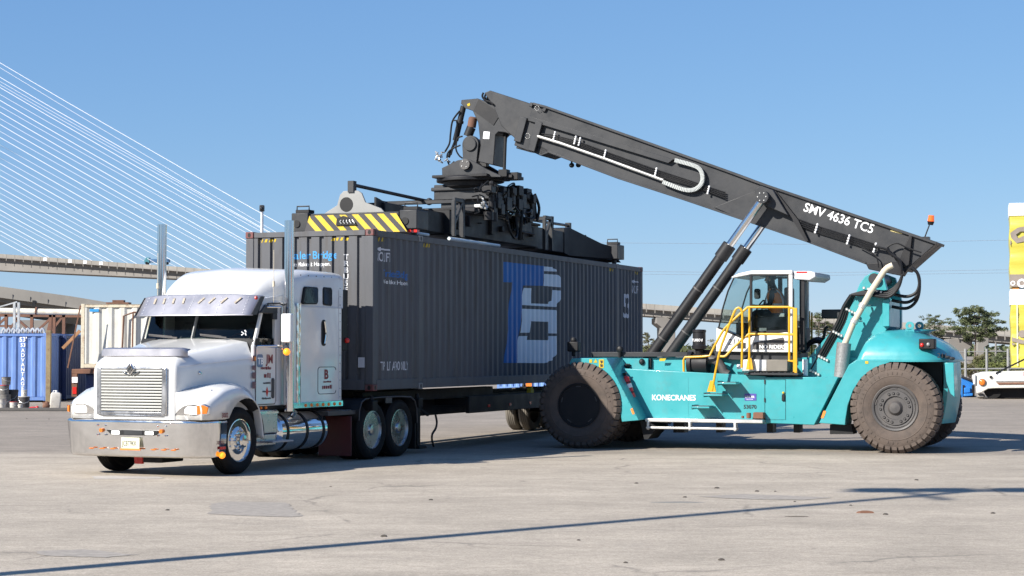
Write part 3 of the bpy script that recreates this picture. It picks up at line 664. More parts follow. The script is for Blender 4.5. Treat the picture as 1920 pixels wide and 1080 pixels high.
# --- stacks, antennas, mirrors
for x, y in ((1.50, 0.0), (1.44, 2.48)):
    mb = MB(); mb.cyl((x, y, 1.9), (x, y, 4.10), 0.079, n=24); mb.cyl((x, y, 0.95), (x, y, 2.72), 0.089, n=24)
    st = mb.build('exhaust_stack', M['chrome'], truck)
    mb = MB(); mb.cyl((x, y, 4.06), (x, y, 4.102), 0.072, n=20); mb.build('stack_mouth', M['black'], st)
    mb = MB(); mb.box(x - 0.05, x + 0.1, min(y, YC) if y < YC else y - 0.12, y + 0.1 if y < YC else y, 2.60, 2.66); mb.build('stack_clamp', M['chrome'], st)
for y in (0.10, 2.38):
    mb = MB(); mb.tube([(1.18, y, 2.60), (1.18, y, 3.6)], 0.005, 5); mb.cyl((1.18, y, 3.0), (1.18, y, 3.09), 0.026, 0.02, 8); mb.build('antenna', M['tan'], truck)
def mirror(s):
    Yf = (lambda y: y) if s == 0 else (lambda y: 2 * YC - y)
    mb = MB(); mb.prism(rrect(0.98, 1.10, 2.08, 2.55, 0.03), 'y', Yf(-0.34), Yf(-0.16)); mr = mb.build('mirror', M['white2'], truck, bevel=0.02)
    mb = MB(); mb.tube([(1.07, Yf(-0.12), 2.66), (1.07, Yf(-0.12), 1.97)], 0.02, 8); mb.tube([(0.70, Yf(0.12), 2.02), (1.05, Yf(-0.14), 2.03)], 0.016, 6); mb.tube([(0.95, Yf(0.10), 2.02), (1.05, Yf(-0.14), 2.0)], 0.016, 6)
    mb.tube([(0.95, Yf(0.12), 2.66), (1.07, Yf(-0.12), 2.66)], 0.016, 6); mb.build('mirror_arm', M['chrome'], mr)
    mb = MB(); mb.ball((1.10, Yf(-0.20), 1.93), 0.06, 12); mb.build('mirror_lamp', M['amber_on'], mr)
mirror(0)
mb = MB(); mb.tube([(1.0, 0.1, 2.62), (1.02, 0.11, 2.72), (1.3, 0.07, 2.73), (1.45, 0.06, 2.70)], 0.014, 6); mb.build('grab_pipe', M['char'], cab)
# --- chassis, tank, steps
mb = MB(); mb.box(-0.6, 6.2, 0.82, 0.90, 0.72, 1.0); mb.box(-0.6, 6.2, 1.58, 1.66, 0.72, 1.0); mb.box(0.4, 3.4, 0.9, 1.58, 0.6, 1.0); mb.box(6.1, 6.2, 0.7, 1.78, 0.7, 1.0)
mb.box(4.2, 5.8, 0.9, 1.58, 0.45, 0.72); mb.cyl((0.05, 0.1, 0.53), (0.05, 2.38, 0.53), 0.06)
mb.cyl((4.49, 0.3, 0.53), (4.49, 2.2, 0.53), 0.09); mb.cyl((5.55, 0.3, 0.53), (5.55, 2.2, 0.53), 0.09)
mb.prism([(4.3, 1.0), (5.7, 1.0), (5.75, 1.07), (4.3, 1.12)], 'y', 0.80, 1.68)
mb.build('frame', M['chassis'], truck)
mb = MB(); mb.box(0.72, 1.32, 0.30, 0.8, 0.60, 1.0); mb.build('step_box_core', M['chassis'], truck)
mb = MB(); mb.box(0.68, 1.36, 0.12, 0.34, 0.60, 0.985); mb.box(0.70, 1.34, 0.14, 0.33, 0.40, 0.59)
sb = mb.build('battery_box', M['polish'], truck, bevel=0.015)
mb = MB(); mb.box(0.67, 1.37, 0.112, 0.12, 0.92, 0.955); mb.build('box_trim', M['chrome'], sb)
mb = MB(); mb.box(0.85, 1.50, -0.10, 0.16, 0.455, 0.485); mb.build('step', M['steel'], truck, bevel=0.006)
mb = MB(); mb.box(0.62, 1.62, 0.15, 0.4, 0.99, 1.06); ss = mb.build('cab_sill', M['black'], truck)
for i in range(3):
    mb = MB(); mb.ball((0.72 + 0.15 * i, 0.14, 1.02), 0.032, 10, 1, 0.7, 0.8); mb.build('sill_light', M['amber'], ss)
mb = MB(); mb.lathe([(0.001, 1.36), (0.20, 1.365), (0.28, 1.38), (0.322, 1.42), (0.325, 1.46), (0.325, 2.92), (0.322, 2.96), (0.28, 3.0), (0.20, 3.015), (0.001, 3.02)], (0, 0.40, 0.60), 'x', 40)
tank = mb.build('fuel_tank', mat('mirror_polished_tank', (0.74, 0.75, 0.78), 0.06, 1.0, var=0.03, rv=0.02), truck, ang=50)
for x in (1.62, 2.25, 2.80):
    mb = MB(); mb.lathe([(0.330, x - 0.035), (0.337, x - 0.03), (0.337, x + 0.03), (0.330, x + 0.035)], (0, 0.40, 0.60), 'x', 40); mb.build('tank_strap', M['black'], tank)
mb = MB(); mb.cyl((1.95, 0.20, 0.88), (1.95, 0.15, 0.94), 0.055, n=14); mb.build('filler_cap', M['chrome'], tank)
mb = MB(); mb.box(3.62, 3.65, 0.0, 0.66, 0.10, 0.80); mb.build('mud_flap', M['maroon'], truck, bevel=0.01)
mb = MB(); mb.box(2.9, 3.9, 0.05, 0.7, 0.83, 0.90); mb.build('deck_plate', M['rim_dark'], truck)
mb = MB()
for i in range(9): mb.bar((2.98 + i * 0.1, 0.10, 0.905), (3.02 + i * 0.1, 0.6, 0.905), 0.025, 0.012)
mb.build('deck_treads', M['steel'], truck)
for s in (0, 1):
    Yf = (lambda y: y) if s == 0 else (lambda y: 2 * YC - y)
    mb = MB(); sec = []
    path = [(3.86, 0.72), (3.88, 0.90), (3.96, 1.04), (4.10, 1.095), (4.6, 1.11), (5.4, 1.11), (5.85, 1.09), (6.02, 1.02), (6.10, 0.86), (6.12, 0.6)]
    for x, z in path: sec.append([(x, Yf(-0.02), z), (x, Yf(0.62), z)])
    fd = mb.loft(sec, cap=False, closed=False).build('rear_fender', M['chassis'], truck, solid=0.012)
    mb = MB(); mb.tube([(x, Yf(-0.025), z) for x, z in path], 0.013, 6); mb.build('fender_edge', M['rim_dark'], fd)
    mb = MB(); mb.box(4.86, 5.10, min(Yf(-0.03), Yf(-0.01)), max(Yf(-0.03), Yf(-0.01)), 1.0, 1.11); mb.build('fender_bracket', M['rim_dark'], fd)
mb = MB(); mb.box(6.12, 6.16, 0.02, 0.62, 0.12, 1.0); mb.box(6.12, 6.16, 1.86, 2.46, 0.12, 1.0); mb.build('rear_mud_flap', M['black'], truck)
# --- wheels
def truck_wheel(x, yo, inward, dual, front):
    s = inward; r = 0.53; w = 0.28
    def at(y): return yo + s * y
    prof = [(0.335, 0.03), (0.40, 0.0), (0.47, 0.004), (0.505, 0.03), (0.522, 0.055)]
    for k in range(4): g_ = 0.062 + k * 0.05; prof += [(r, g_), (r, g_ + 0.036), (r - 0.012, g_ + 0.040), (r - 0.012, g_ + 0.046)]
    prof += [(r, 0.24), (0.505, 0.255), (0.45, 0.28), (0.335, 0.25), (0.33, 0.12)]
    mb = MB(); mb.lathe([(a, at(b)) for a, b in prof], (x, 0, 0.53), 'y', 48, closed=True)
    if dual: mb.lathe([(a, at(b + 0.33)) for a, b in prof], (x, 0, 0.53), 'y', 48, closed=True)
    t = mb.build('wheel', M['tyre'], truck)
    mb = MB()
    if front:
        mb.lathe([(0.335, at(0.05)), (0.342, at(0.022)), (0.328, at(0.02)), (0.315, at(0.05)), (0.29, at(0.075)), (0.22, at(0.05)), (0.185, at(0.03)), (0.16, at(0.02)), (0.12, at(0.015)), (0.11, at(-0.05)), (0.08, at(-0.075)), (0.001, at(-0.08))], (x, 0, 0.53), 'y', 40)
    else:
        mb.lathe([(0.335, at(0.05)), (0.342, at(0.022)), (0.328, at(0.02)), (0.315, at(0.06)), (0.305, at(0.15)), (0.24, at(0.17)), (0.13, at(0.165)), (0.12, at(0.08)), (0.09, at(0.02)), (0.001, at(0.01))], (x, 0, 0.53), 'y', 40)
    rim = mb.build('rim', M['chrome'] if front else M['polish'], t)
    mb = MB(); mb2 = MB(); d = 0.066 if front else 0.168
    for i in range(10):
        a = 2 * math.pi * i / 10; c, q = math.cos(a), math.sin(a)
        y0_ = at(0.028) if front else at(0.165)
        mb.cyl((x + 0.155 * c, y0_, 0.53 + 0.155 * q), (x + 0.155 * c, y0_ - s * 0.055, 0.53 + 0.155 * q), 0.02, 0.015, 8)
        c2, q2 = math.cos(a + 0.31), math.sin(a + 0.31); nr = (Vector((-q2, 0, c2)))
        if i % 2 == 0 or not front:
            pr = 0.262; ctr = Vector((x + pr * c2, at(0.066 if front else 0.1685) - s * 0.004, 0.53 + pr * q2)); ux = Vector((c2, 0, q2)); ux = ux * 0.032 + Vector((0, s * (0.014 if front else 0.0), 0))
            vs = [ctr + ux * math.cos(2 * math.pi * k / 12) + nr * 0.05 * math.sin(2 * math.pi * k / 12) for k in range(12)]
            mb2.add(vs, [list(range(12))])
    mb.build('lug_nuts', M['chrome'], t); mb2.build('hand_holes', M['black'], t)
    return t
truck_wheel(0.05, 0.0, 1, False, True); truck_wheel(0.05, 2 * YC, -1, False, True)
for x in (4.49, 5.55):
    truck_wheel(x, 0.02, 1, True, False); truck_wheel(x, 2 * YC - 0.02, -1, True, False)
# ------------------------------------------------------------------ lifted container (x along its length, y across, z from its floor)
CL, CW, CH, CZ = 16.154, 2.591, 2.896, 1.231
CPOS = Vector((FC.o[0], FC.o[1], 0))
box = thing('shipping_container', 'long dark slate grey corrugated shipping container with large TB logo lifted by the spreader', 'shipping container',
            (FC.o[0], FC.o[1], CZ), 68.7)
class Corr:                       # trapezoid corrugation: depth below the outer face at u
    def __init__(s, u0, u1, pitch, fo, sl, depth):
        n = round((u1 - u0) / pitch); p = (u1 - u0) / n; k = p / pitch
        s.b = [(u0, 0)]; u = u0
        for i in range(n):
            s.b += [(u + fo * k / 2, 0), (u + (fo / 2 + sl) * k, depth), (u + p - (fo / 2 + sl) * k, depth), (u + p - fo * k / 2, 0)]; u += p
        s.b.append((u1, 0)); s.us = [a for a, _ in s.b]; s.ds = [d for _, d in s.b]
    def d(s, u): return float(np.interp(u, s.us, s.ds))
    def drape(s, mb, off=0.003):  # cut a flat marking at the folds and press it onto the sheet; x is the running direction, z the depth
        bm = bmesh.new(); vs = [bm.verts.new(v) for v in mb.v]
        for f in mb.f:
            try: bm.faces.new([vs[i] for i in f])
            except ValueError: pass
        lo, hi = min(v[0] for v in mb.v), max(v[0] for v in mb.v)
        for u in s.us:
            if lo < u < hi:
                bmesh.ops.bisect_plane(bm, geom=bm.verts[:] + bm.edges[:] + bm.faces[:], plane_co=(u, 0, 0), plane_no=(1, 0, 0), dist=1e-5)
        bm.verts.index_update(); out = MB()
        out.add([(v.co.x, v.co.y, s.d(v.co.x) - off) for v in bm.verts], [[v.index for v in f.verts] for f in bm.faces]); bm.free(); return out
PC = 0.162                        # corner post width
cs = [Corr(PC, 1.99, 0.275, 0.075, 0.068, 0.036), Corr(2.18, CL - 2.18, 0.275, 0.075, 0.068, 0.036), Corr(CL - 1.99, CL - PC, 0.275, 0.075, 0.068, 0.036)]
ce = Corr(PC, CW - PC, 0.252, 0.16, 0.02, 0.045)
ZB, ZT = 0.16, CH - 0.12
IN = 0.012
def side_y(side, d): return (IN + d) if side == 0 else (CW - IN - d)
for side in (0, 1):
    mb = MB()
    for c in cs:
        mb.loft([[(u, side_y(side, d), ZB), (u, side_y(side, d), ZT)] for u, d in c.b], cap=False, closed=False)
    mb.build('side_wall', M['cont'], box, ang=3, solid=0.003)
for e in (0, 1):
    mb = MB(); X_ = lambda d: (0.02 + d) if e == 0 else (CL - 0.02 - d)
    mb.loft([[(X_(d), u, ZB), (X_(d), u, ZT)] for u, d in ce.b], cap=False, closed=False)
    mb.build('front_wall' if e == 0 else 'rear_wall', M['cont'], box, ang=3, solid=0.003)
mb = MB()
for y0, y1 in ((0.004, 0.09), (CW - 0.09, CW - 0.004)):
    mb.box(0.17, 1.985, y0, y1, CH - 0.125, CH - 0.012); mb.box(2.185, CL - 2.185, y0, y1, CH - 0.125, CH - 0.012); mb.box(CL - 1.985, CL - 0.17, y0, y1, CH - 0.125, CH - 0.012)
mb.box(0.006, 0.1, 0.17, CW - 0.17, CH - 0.11, CH - 0.014); mb.box(CL - 0.1, CL - 0.006, 0.17, CW - 0.17, CH - 0.11, CH - 0.014)
mb.build('top_rail', M['cont'], box, bevel=0.006)
mb = MB()
for y0, y1 in ((0.004, 0.09), (CW - 0.09, CW - 0.004)):
    mb.box(0.17, 1.985, y0, y1, 0.02, 0.20); mb.box(2.185, CL - 2.185, y0, y1, 0.02, 0.20); mb.box(CL - 1.985, CL - 0.17, y0, y1, 0.02, 0.20)
mb.box(0.006, 0.1, 0.17, CW - 0.17, 0.02, 0.20); mb.box(CL - 0.1, CL - 0.006, 0.17, CW - 0.17, 0.02, 0.20)
mb.build('bottom_rail', M['cont'], box, bevel=0.006)
mb = MB()
for x0 in (0, CL - PC):
    for y0 in (0, CW - PC): mb.box(x0 + 0.002, x0 + PC - 0.002, y0 + 0.002, y0 + PC - 0.002, 0.12, CH - 0.12)
for x0 in (1.99, CL - 2.18):
    for y0 in (0.003, CW - 0.053): mb.box(x0, x0 + 0.19, y0, y0 + 0.05, 0.12, CH - 0.12)
mb.build('corner_post', M['cont'], box, bevel=0.012)
mb = MB(); mb.box(0.02, CL - 0.02, 0.05, CW - 0.05, CH - 0.06, CH - 0.03); mb.build('roof', M['cont'], box)
mb = MB(); mb.box(0.02, CL - 0.02, 0.05, CW - 0.05, 0.06, 0.15)
for i in range(38): mb.box(0.3 + i * 0.42, 0.36 + i * 0.42, 0.09, CW - 0.09, 0.015, 0.06)
mb.build('floor', M['chassis'], box)
def casting(x, y, z, m, sx, sy):
    mb = MB(); mb.m = 0
    mb.box(x, x + 0.178, y, y + 0.162, z, z + 0.118)
    o = mb.build('corner_casting', m, box, bevel=0.01)
    mb = MB()
    yy = y - 0.001 if sy < 0 else y + 0.163
    mb.add([(x + 0.089 + 0.035 * math.cos(t) * 0.9, yy, z + 0.059 + 0.042 * math.sin(t)) for t in np.linspace(0, 2 * math.pi, 16, endpoint=False)], [list(range(16))])
    if sx:
        xx = x - 0.001 if sx < 0 else x + 0.179
        mb.add([(xx, y + 0.081 + 0.032 * math.cos(t), z + 0.059 + 0.042 * math.sin(t)) for t in np.linspace(0, 2 * math.pi, 16, endpoint=False)], [list(range(16))])
    mb.build('casting_hole', M['black'], o)
for z in (0, CH - 0.118):
    for x, sx in ((0, -1), (CL - 0.178, 1), (1.995, 0), (CL - 2.173, 0)):
        for y, sy in ((-0.004, -1), (CW - 0.158, 1)): casting(x - (0.004 if sx < 0 else 0), y, z, M['cfit'] if sx == 0 else M['cred'], sx, sy)
# writing and logo, pressed onto the corrugated sheet
def on_side(mb, name, m, x, z, off=0.003):
    mb.xf(lambda a, b, c: (a + x, b + z, c))
    mid = sum(v[0] for v in mb.v) / len(mb.v); c = min(cs, key=lambda q: max(q.us[0] - mid, mid - q.us[-1], 0))
    q = c.drape(mb, off); q.xf(lambda a, b, d: (a, IN + d - 0.0015, b)); return q.build(name, m, box, ang=20)
def on_end(mb, name, m, y_right, z, off=0.003):   # reading direction runs towards -y on the front wall
    mb.xf(lambda a, b, c: (a, b + z, c)); mb.xf(lambda a, b, c: (a + (CW - y_right), b, c))
    cc = Corr(PC, CW - PC, 0.252, 0.16, 0.02, 0.045); q = cc.drape(mb, off); q.xf(lambda a, b, d: (0.02 + d - 0.0015, CW - a, b)); return q.build(name, m, box, ang=20)
# logo outlines traced on the wall plane
kL = CR(780, 460, 1774 / 460.0)
def wallpts(*p): return [(a, b - CZ) for a, b in (FC.Y(px, py, 0.02) for px, py in kL(*p))]
def poly(*ps):
    mb = MB()
    for p in ps: mb.add([(a, b, 0) for a, b in p], [list(range(len(p)))])
    return mb
on_side(poly(wallpts((628, 118), (922, 150), (916, 292), (780, 290), (728, 850), (640, 850), (692, 268), (628, 266))), 'logo_letter', M['blue'], 0, 0)
B_ = [[(926, 152), (985, 158), (1018, 180), (1020, 190), (926, 186)], [(926, 206), (1030, 214), (1048, 240), (1049, 304), (918, 292)],
      [(782, 308), (842, 310), (836, 420), (780, 432), (764, 432)], [(836, 420), (950, 424), (976, 400), (982, 322), (1048, 328), (1046, 385), (1022, 430), (1010, 446), (780, 432)],
      [(764, 458), (1010, 468), (1024, 492), (1024, 556), (762, 546)], [(762, 546), (830, 548), (818, 632), (752, 632)], [(956, 552), (1024, 556), (1024, 638), (958, 636)],
      [(748, 656), (812, 656), (808, 684), (730, 740)], [(960, 656), (1024, 656), (1024, 740), (950, 686)], [(808, 684), (950, 686), (1024, 740), (1022, 775), (985, 830), (935, 852), (728, 850), (730, 740)]]
on_side(poly(*[wallpts(*b) for b in B_]), 'logo_letter', M['logo_grey'], 0, 0)
def tx(body, size, bold=0.01, sx=1.0): return text_mb(body, size, bold, 0, sx)
on_side(fitted(tx('NO LIFT', 0.40), 0.56, 0.17), 'lettering', M['gtext'], 0.20, 2.33)
on_side(poly([(0.20, 2.55), (0.36, 2.51), (0.36, 2.537), (0.74, 2.537), (0.74, 2.565), (0.36, 2.565), (0.36, 2.59)]), 'arrow_mark', M['gtext'], 0, 0)
on_side(fitted(tx('TOP LIFT AT 40 ONLY', 0.27, 0.006), 1.16, 0.165), 'lettering', M['gtext'], 0.36, 0.36)
on_side(fitted(tx('Trailer Bridge', 0.27, 0.012), 1.12, 0.17), 'lettering', M['blue'], 0.46, 2.02)
on_side(fitted(tx('We Make It Happen.', 0.15, 0.006), 1.05, 0.10), 'lettering', M['wtext'], 0.46, 1.91)
on_side(fitted(tx('53', 0.62), 0.42, 0.62), 'lettering', M['gtext'], 14.6, 1.55)
on_side(fitted(tx('NO LIFT', 0.26), 0.55, 0.20), 'lettering', M['gtext'], 15.30, 2.20)
on_side(poly([(15.3, 2.50), (15.45, 2.45), (15.45, 2.485), (15.9, 2.485), (15.9, 2.515), (15.45, 2.515), (15.45, 2.55)]), 'arrow_mark', M['gtext'], 0, 0)
on_end(fitted(tx('Trailer Bridge', 0.29, 0.012), 1.06, 0.185), 'lettering', M['ltblue'], 1.80, 2.335)
on_end(fitted(tx('We Make It Happen.', 0.165, 0.006), 0.86, 0.10), 'lettering', M['wtext'], 1.72, 2.225)
for i, ch in enumerate('TRBU5532582'): on_end(text_mb(ch, 0.135, 0.02, 0, 0.85, 'CENTER'), 'lettering', M['wtext'], 0.56, 2.36 - i * 0.118)
def hazard(fn, x0, z0, n, w, h):
    mb = MB()
    for i in range(n): a = x0 + i * w * 1.5; mb.add([(a, z0, 0), (a + w * 0.75, z0, 0), (a + w * 1.15, z0 + h, 0), (a + w * 0.4, z0 + h, 0)], [(0, 1, 2, 3)])
    return mb
for x in (0.20, 2.28, CL - 2.75, CL - 0.65): on_side(hazard(None, x, 2.69, 4, 0.055, 0.07), 'hazard_tape', M['stripe_y'], 0, 0, 0.004)
for y in (2.30, 0.85): on_end(hazard(None, 0, 2.70, 4, 0.06, 0.055), 'hazard_tape', M['stripe_y'], y, 0, 0.004)
mb = MB(); mb.box(0.006, 0.018, 0.17, 0.30, 0.42, 0.60); mb.build('data_plate', M['gtext'], box)
# ------------------------------------------------------------------ chassis trailer below it
tr = thing('container_chassis', 'black skeletal container trailer under the lifted container', 'trailer', (FC.o[0], FC.o[1], 0), 68.7)
mb = MB(); mb.box(-0.02, 16.15, 0.78, 0.92, 0.66, 1.05); mb.box(-0.02, 16.15, 1.67, 1.81, 0.66, 1.05)
for x in (3.2, 5.0, 6.8, 8.6, 10.4, 12.2, 15.0): mb.box(x, x + 0.12, 0.92, 1.67, 0.75, 0.98)
mb.box(4.5, 16.1, 0.02, 0.10, 0.70, 1.04); mb.box(4.5, 16.1, 2.49, 2.57, 0.70, 1.04)
for x in (4.5, 6.5, 8.5, 10.5, 12.5, 14.5): mb.box(x, x + 0.1, 0.10, 0.78, 0.86, 0.98); mb.box(x, x + 0.1, 1.81, 2.49, 0.86, 0.98)
mb.build('chassis_frame', M['chassis'], tr, bevel=0.01)
mb = MB(); mb.box(0.3, 6.6, 0.35, 0.55, 1.0, 1.205); mb.box(0.3, 6.6, 2.05, 2.25, 1.0, 1.205); mb.build('gooseneck', M['chassis'], tr, bevel=0.01)
for x, h in ((0.0, 1.06), (1.99, 1.06), (CL - 2.18, 1.06), (15.94, 1.06)):
    mb = MB(); mb.box(x, x + 0.2, 0.0, 2.59, 0.88, h)
    for y in (0.08, 2.51): mb.cyl((x + 0.1, y, h), (x + 0.1, y, h + 0.09), 0.05, 0.03, 10)
    mb.build('bolster', M['chassis'], tr, bevel=0.01)
mb = MB(); mb.box(-0.08, -0.01, 0.62, 1.02, 1.02, 1.24); fb = mb.build('lamp_box', mat('worn_orange_box', (0.22, 0.12, 0.05), 0.6, var=0.4, vs=12), tr, bevel=0.01)
mb = MB(); mb.ball((-0.09, 0.80, 1.13), 0.05, 12, 0.5); mb.build('lit_lamp', M['amber_on'], fb)
for y in (0.35, 2.24):
    mb = MB(); mb.box(2.55, 2.70, y - 0.07, y + 0.07, 0.12, 0.95); mb.box(2.45, 2.80, y - 0.16, y + 0.16, 0.08, 0.14); mb.bar((2.62, y, 0.9), (3.2, y, 0.7), 0.05, 0.05)
    mb.build('landing_leg', M['black'], tr, bevel=0.01)
mb = MB(); mb.tube([(3.0, 0.1, 0.72), (3.02, 0.08, 0.58), (2.9, 0.05, 0.46), (2.72, 0.04, 0.36), (2.70, 0.04, 0.25), (2.78, 0.04, 0.12)], 0.022, 6, smooth=5); mb.build('air_hose', M['black'], tr)
for x in (5.5, 6.7, 7.9, 9.1):
    mb = MB(); mb.box(x, x + 0.1, 0.008, 0.02, 0.80, 0.85); mb.build('side_reflector', M['red'], tr)
mb = MB(); mb.box(8.0, 8.18, 0.02, 0.12, 1.04, 1.11); mb.prism([(8.02, 1.11), (8.16, 1.11), (8.12, 1.17), (8.06, 1.17)], 'y', 0.02, 0.12); mb.build('lock_handle', M['stripe_y'], tr)
M['tyre_grey'] = mat('dusty_trailer_tyre', (0.13, 0.115, 0.095), 0.85, var=0.15, vs=6)
for x in (13.3, 14.55):
    mb = MB(); mb.cyl((x, 0.2, 0.52), (x, 2.4, 0.52), 0.07); mb.build('axle', M['chassis'], tr)
    for yo, s in ((0.06, 1), (2.53, -1)):
        mb = MB(); prof = [(0.33, 0.03), (0.42, 0.0), (0.49, 0.01), (0.515, 0.04)]
        for k in range(4): g_ = 0.05 + k * 0.05; prof += [(0.52, g_), (0.52, g_ + 0.034), (0.508, g_ + 0.038), (0.508, g_ + 0.046)]
        prof += [(0.515, 0.25), (0.49, 0.275), (0.42, 0.285), (0.33, 0.25)]
        for o_ in (0, 0.34): mb.lathe([(a, yo + s * (b + o_)) for a, b in prof], (x, 0, 0.52), 'y', 40, closed=True)
        w_ = mb.build('wheel', M['tyre_grey'], tr)
        mb = MB(); mb.lathe([(0.335, yo + s * 0.03), (0.31, yo + s * 0.05), (0.29, yo + s * 0.15), (0.13, yo + s * 0.15), (0.11, yo + s * 0.03), (0.001, yo + s * 0.02)], (x, 0, 0.52), 'y', 32); mb.build('rim', M['rim_dark'], w_)
# ------------------------------------------------------------------ reach stacker (x rearward from front axle, y away from the camera, z up)
st = thing('reach_stacker', 'turquoise reach stacker with dark grey boom and yellow handrails lifting the container', 'reach stacker',
           (FS.o[0], FS.o[1], 0), math.degrees(FS.a))
YS = 2.1
def sprism(mb, y0, y1, *px):
    mb.prism(SP(y0, *px), 'y', y0, y1); return mb
# --- wheels
def big_wheel(x, yo, s, dual, m):
    r, rc, w = 0.865, 0.83, 0.50
    at = lambda b: yo + s * b
    prof = [(0.40, 0.07), (0.46, 0.03), (0.56, 0.0), (0.66, 0.0), (0.74, 0.02), (0.79, 0.05), (rc, 0.10), (rc + 0.005, w / 2), (rc, w - 0.10), (0.79, w - 0.05), (0.66, w), (0.50, w), (0.40, w - 0.06)]
    mb = MB()
    for o_ in ((0, 0.60) if dual else (0,)):
        mb.lathe([(a, at(b + o_)) for a, b in prof], (x, 0, r), 'y', 72, closed=True)
        mb.lathe([(0.60, at(o_ - 0.001)), (0.612, at(o_ - 0.007)), (0.624, at(o_ - 0.001))], (x, 0, r), 'y', 72, cap=False)
        n = 38
        for side in (0, 1):
            for i in range(n):
                t0 = 2 * math.pi * (i + 0.5 * side) / n; a0, a1 = t0, t0 + 2 * math.pi / n * 0.74
                e0 = (0.012, 0.09, 0.235) if side == 0 else (w - 0.012, w - 0.09, w - 0.235)
                q = []
                for a in (a0, a1):
                    k = 0.10 if a == a1 else 0.10
                    for rr, b, tw in ((0.735, e0[0], 0), (0.80, e0[0] + (0.004 if side == 0 else -0.004), 0), (r, e0[1], 0.0), (r, e0[2], 0.05), (0.80, e0[2], 0.05), (0.78, e0[1], 0)):
                        aa = a + tw; q.append((x + rr * math.cos(aa), at(b + o_), r + rr * math.sin(aa)))
                mb.add(q, [(0, 1, 2, 3, 4, 5), (11, 10, 9, 8, 7, 6)] + [(j, j + 6, (j + 1) % 6 + 6, (j + 1) % 6) for j in range(6)])
    for i in range(46):                                   # raised sidewall marks
        if i % 9 in (0, 5): continue
        a = 2 * math.pi * i / 46; rr = 0.655 if i % 2 else 0.66; q = Vector((x + rr * math.cos(a), at(-0.002), r + rr * math.sin(a))); d = Vector((math.cos(a), 0, math.sin(a))) * 0.022
        mb.bar(q - d, q + d, 0.018, 0.012, (0, 1, 0))
    t = mb.build('wheel', m, st, ang=30)
    mb = MB()
    if dual:   # deep-set front rim
        mb.lathe([(0.43, at(0.05)), (0.445, at(0.02)), (0.42, at(0.02)), (0.40, at(0.10)), (0.38, at(0.32)), (0.30, at(0.34)), (0.26, at(0.30)), (0.24, at(0.16)), (0.20, at(0.12)), (0.001, at(0.11))], (x, 0, r), 'y', 48)
    else:
        mb.lathe([(0.42, at(0.06)), (0.445, at(0.03)), (0.43, at(0.02)), (0.40, at(0.03)), (0.385, at(0.06)), (0.37, at(0.05)), (0.335, at(0.055)), (0.325, at(0.03)), (0.225, at(0.03)), (0.205, at(0.10)), (0.19, at(0.11)), (0.17, at(0.10)), (0.12, at(0.02)), (0.10, at(0.00)), (0.001, at(-0.01))], (x, 0, r), 'y', 48)
    mb.build('rim', M['rim_dark'] if not dual else M['char2'], t)
    mb = MB(); mk = MB()
    for i in range(20):
        if i % 4 == 3 and not dual: continue
        a = 2 * math.pi * i / 20 + 0.1; rr = 0.275 if not dual else 0.22; b = at(0.03) if not dual else at(0.13); c = (x + rr * math.cos(a), b, r + rr * math.sin(a))
        mk.cyl((c[0], c[1], c[2]), (c[0], c[1] - s * 0.006, c[2]), 0.028, n=10); mb.cyl((c[0], c[1], c[2]), (c[0], c[1] - s * 0.022, c[2]), 0.017, n=6)
    for i in range(5):
        a = 2 * math.pi * i / 5 + 0.35; rr = 0.375
        p = Vector((x + rr * math.cos(a), at(0.045), r + rr * math.sin(a))); d = Vector((-math.sin(a), 0, math.cos(a))) * 0.05
        mb.bar(p - d, p + d, 0.012, 0.02)
    mk.build('bolt_recess', M['black'], t); mb.build('wheel_nuts', M['rim_dark'], t)
    return t
big_wheel(-0.01, 0.0, 1, True, M['tyre_dust']); big_wheel(-0.01, 4.2, -1, True, M['tyre_dust'])
big_wheel(6.18, 0.5, 1, False, M['tyre_dust']); big_wheel(6.18, 3.5, -1, False, M['tyre_dust'])
# --- chassis
mb = MB()
mb.prism([(-0.50, 1.0), (-0.42, 1.82), (5.30, 1.82), (5.6, 1.5), (5.3, 0.62), (1.2, 0.58), (-0.3, 0.62)], 'y', 1.25, 2.95)
mb.prism([(-0.42, 1.66), (-0.40, 1.80), (1.1, 1.80), (1.1, 1.30), (0.70, 1.30), (0.70, 1.66)], 'y', 1.13, 3.1)
chs = mb.build('chassis', M['teal'], st, bevel=0.012)
mb = MB(); mb.cyl((-0.01, 0.6, 0.865), (-0.01, 3.6, 0.865), 0.22, n=20); mb.cyl((6.18, 0.8, 0.865), (6.18, 3.3, 0.865), 0.18, n=20); mb.box(-0.3, 0.3, 1.3, 2.9, 0.6, 1.1); mb.box(5.8, 6.5, 1.3, 2.7, 0.6, 1.2); mb.build('axle', M['char2'], st, bevel=0.02)
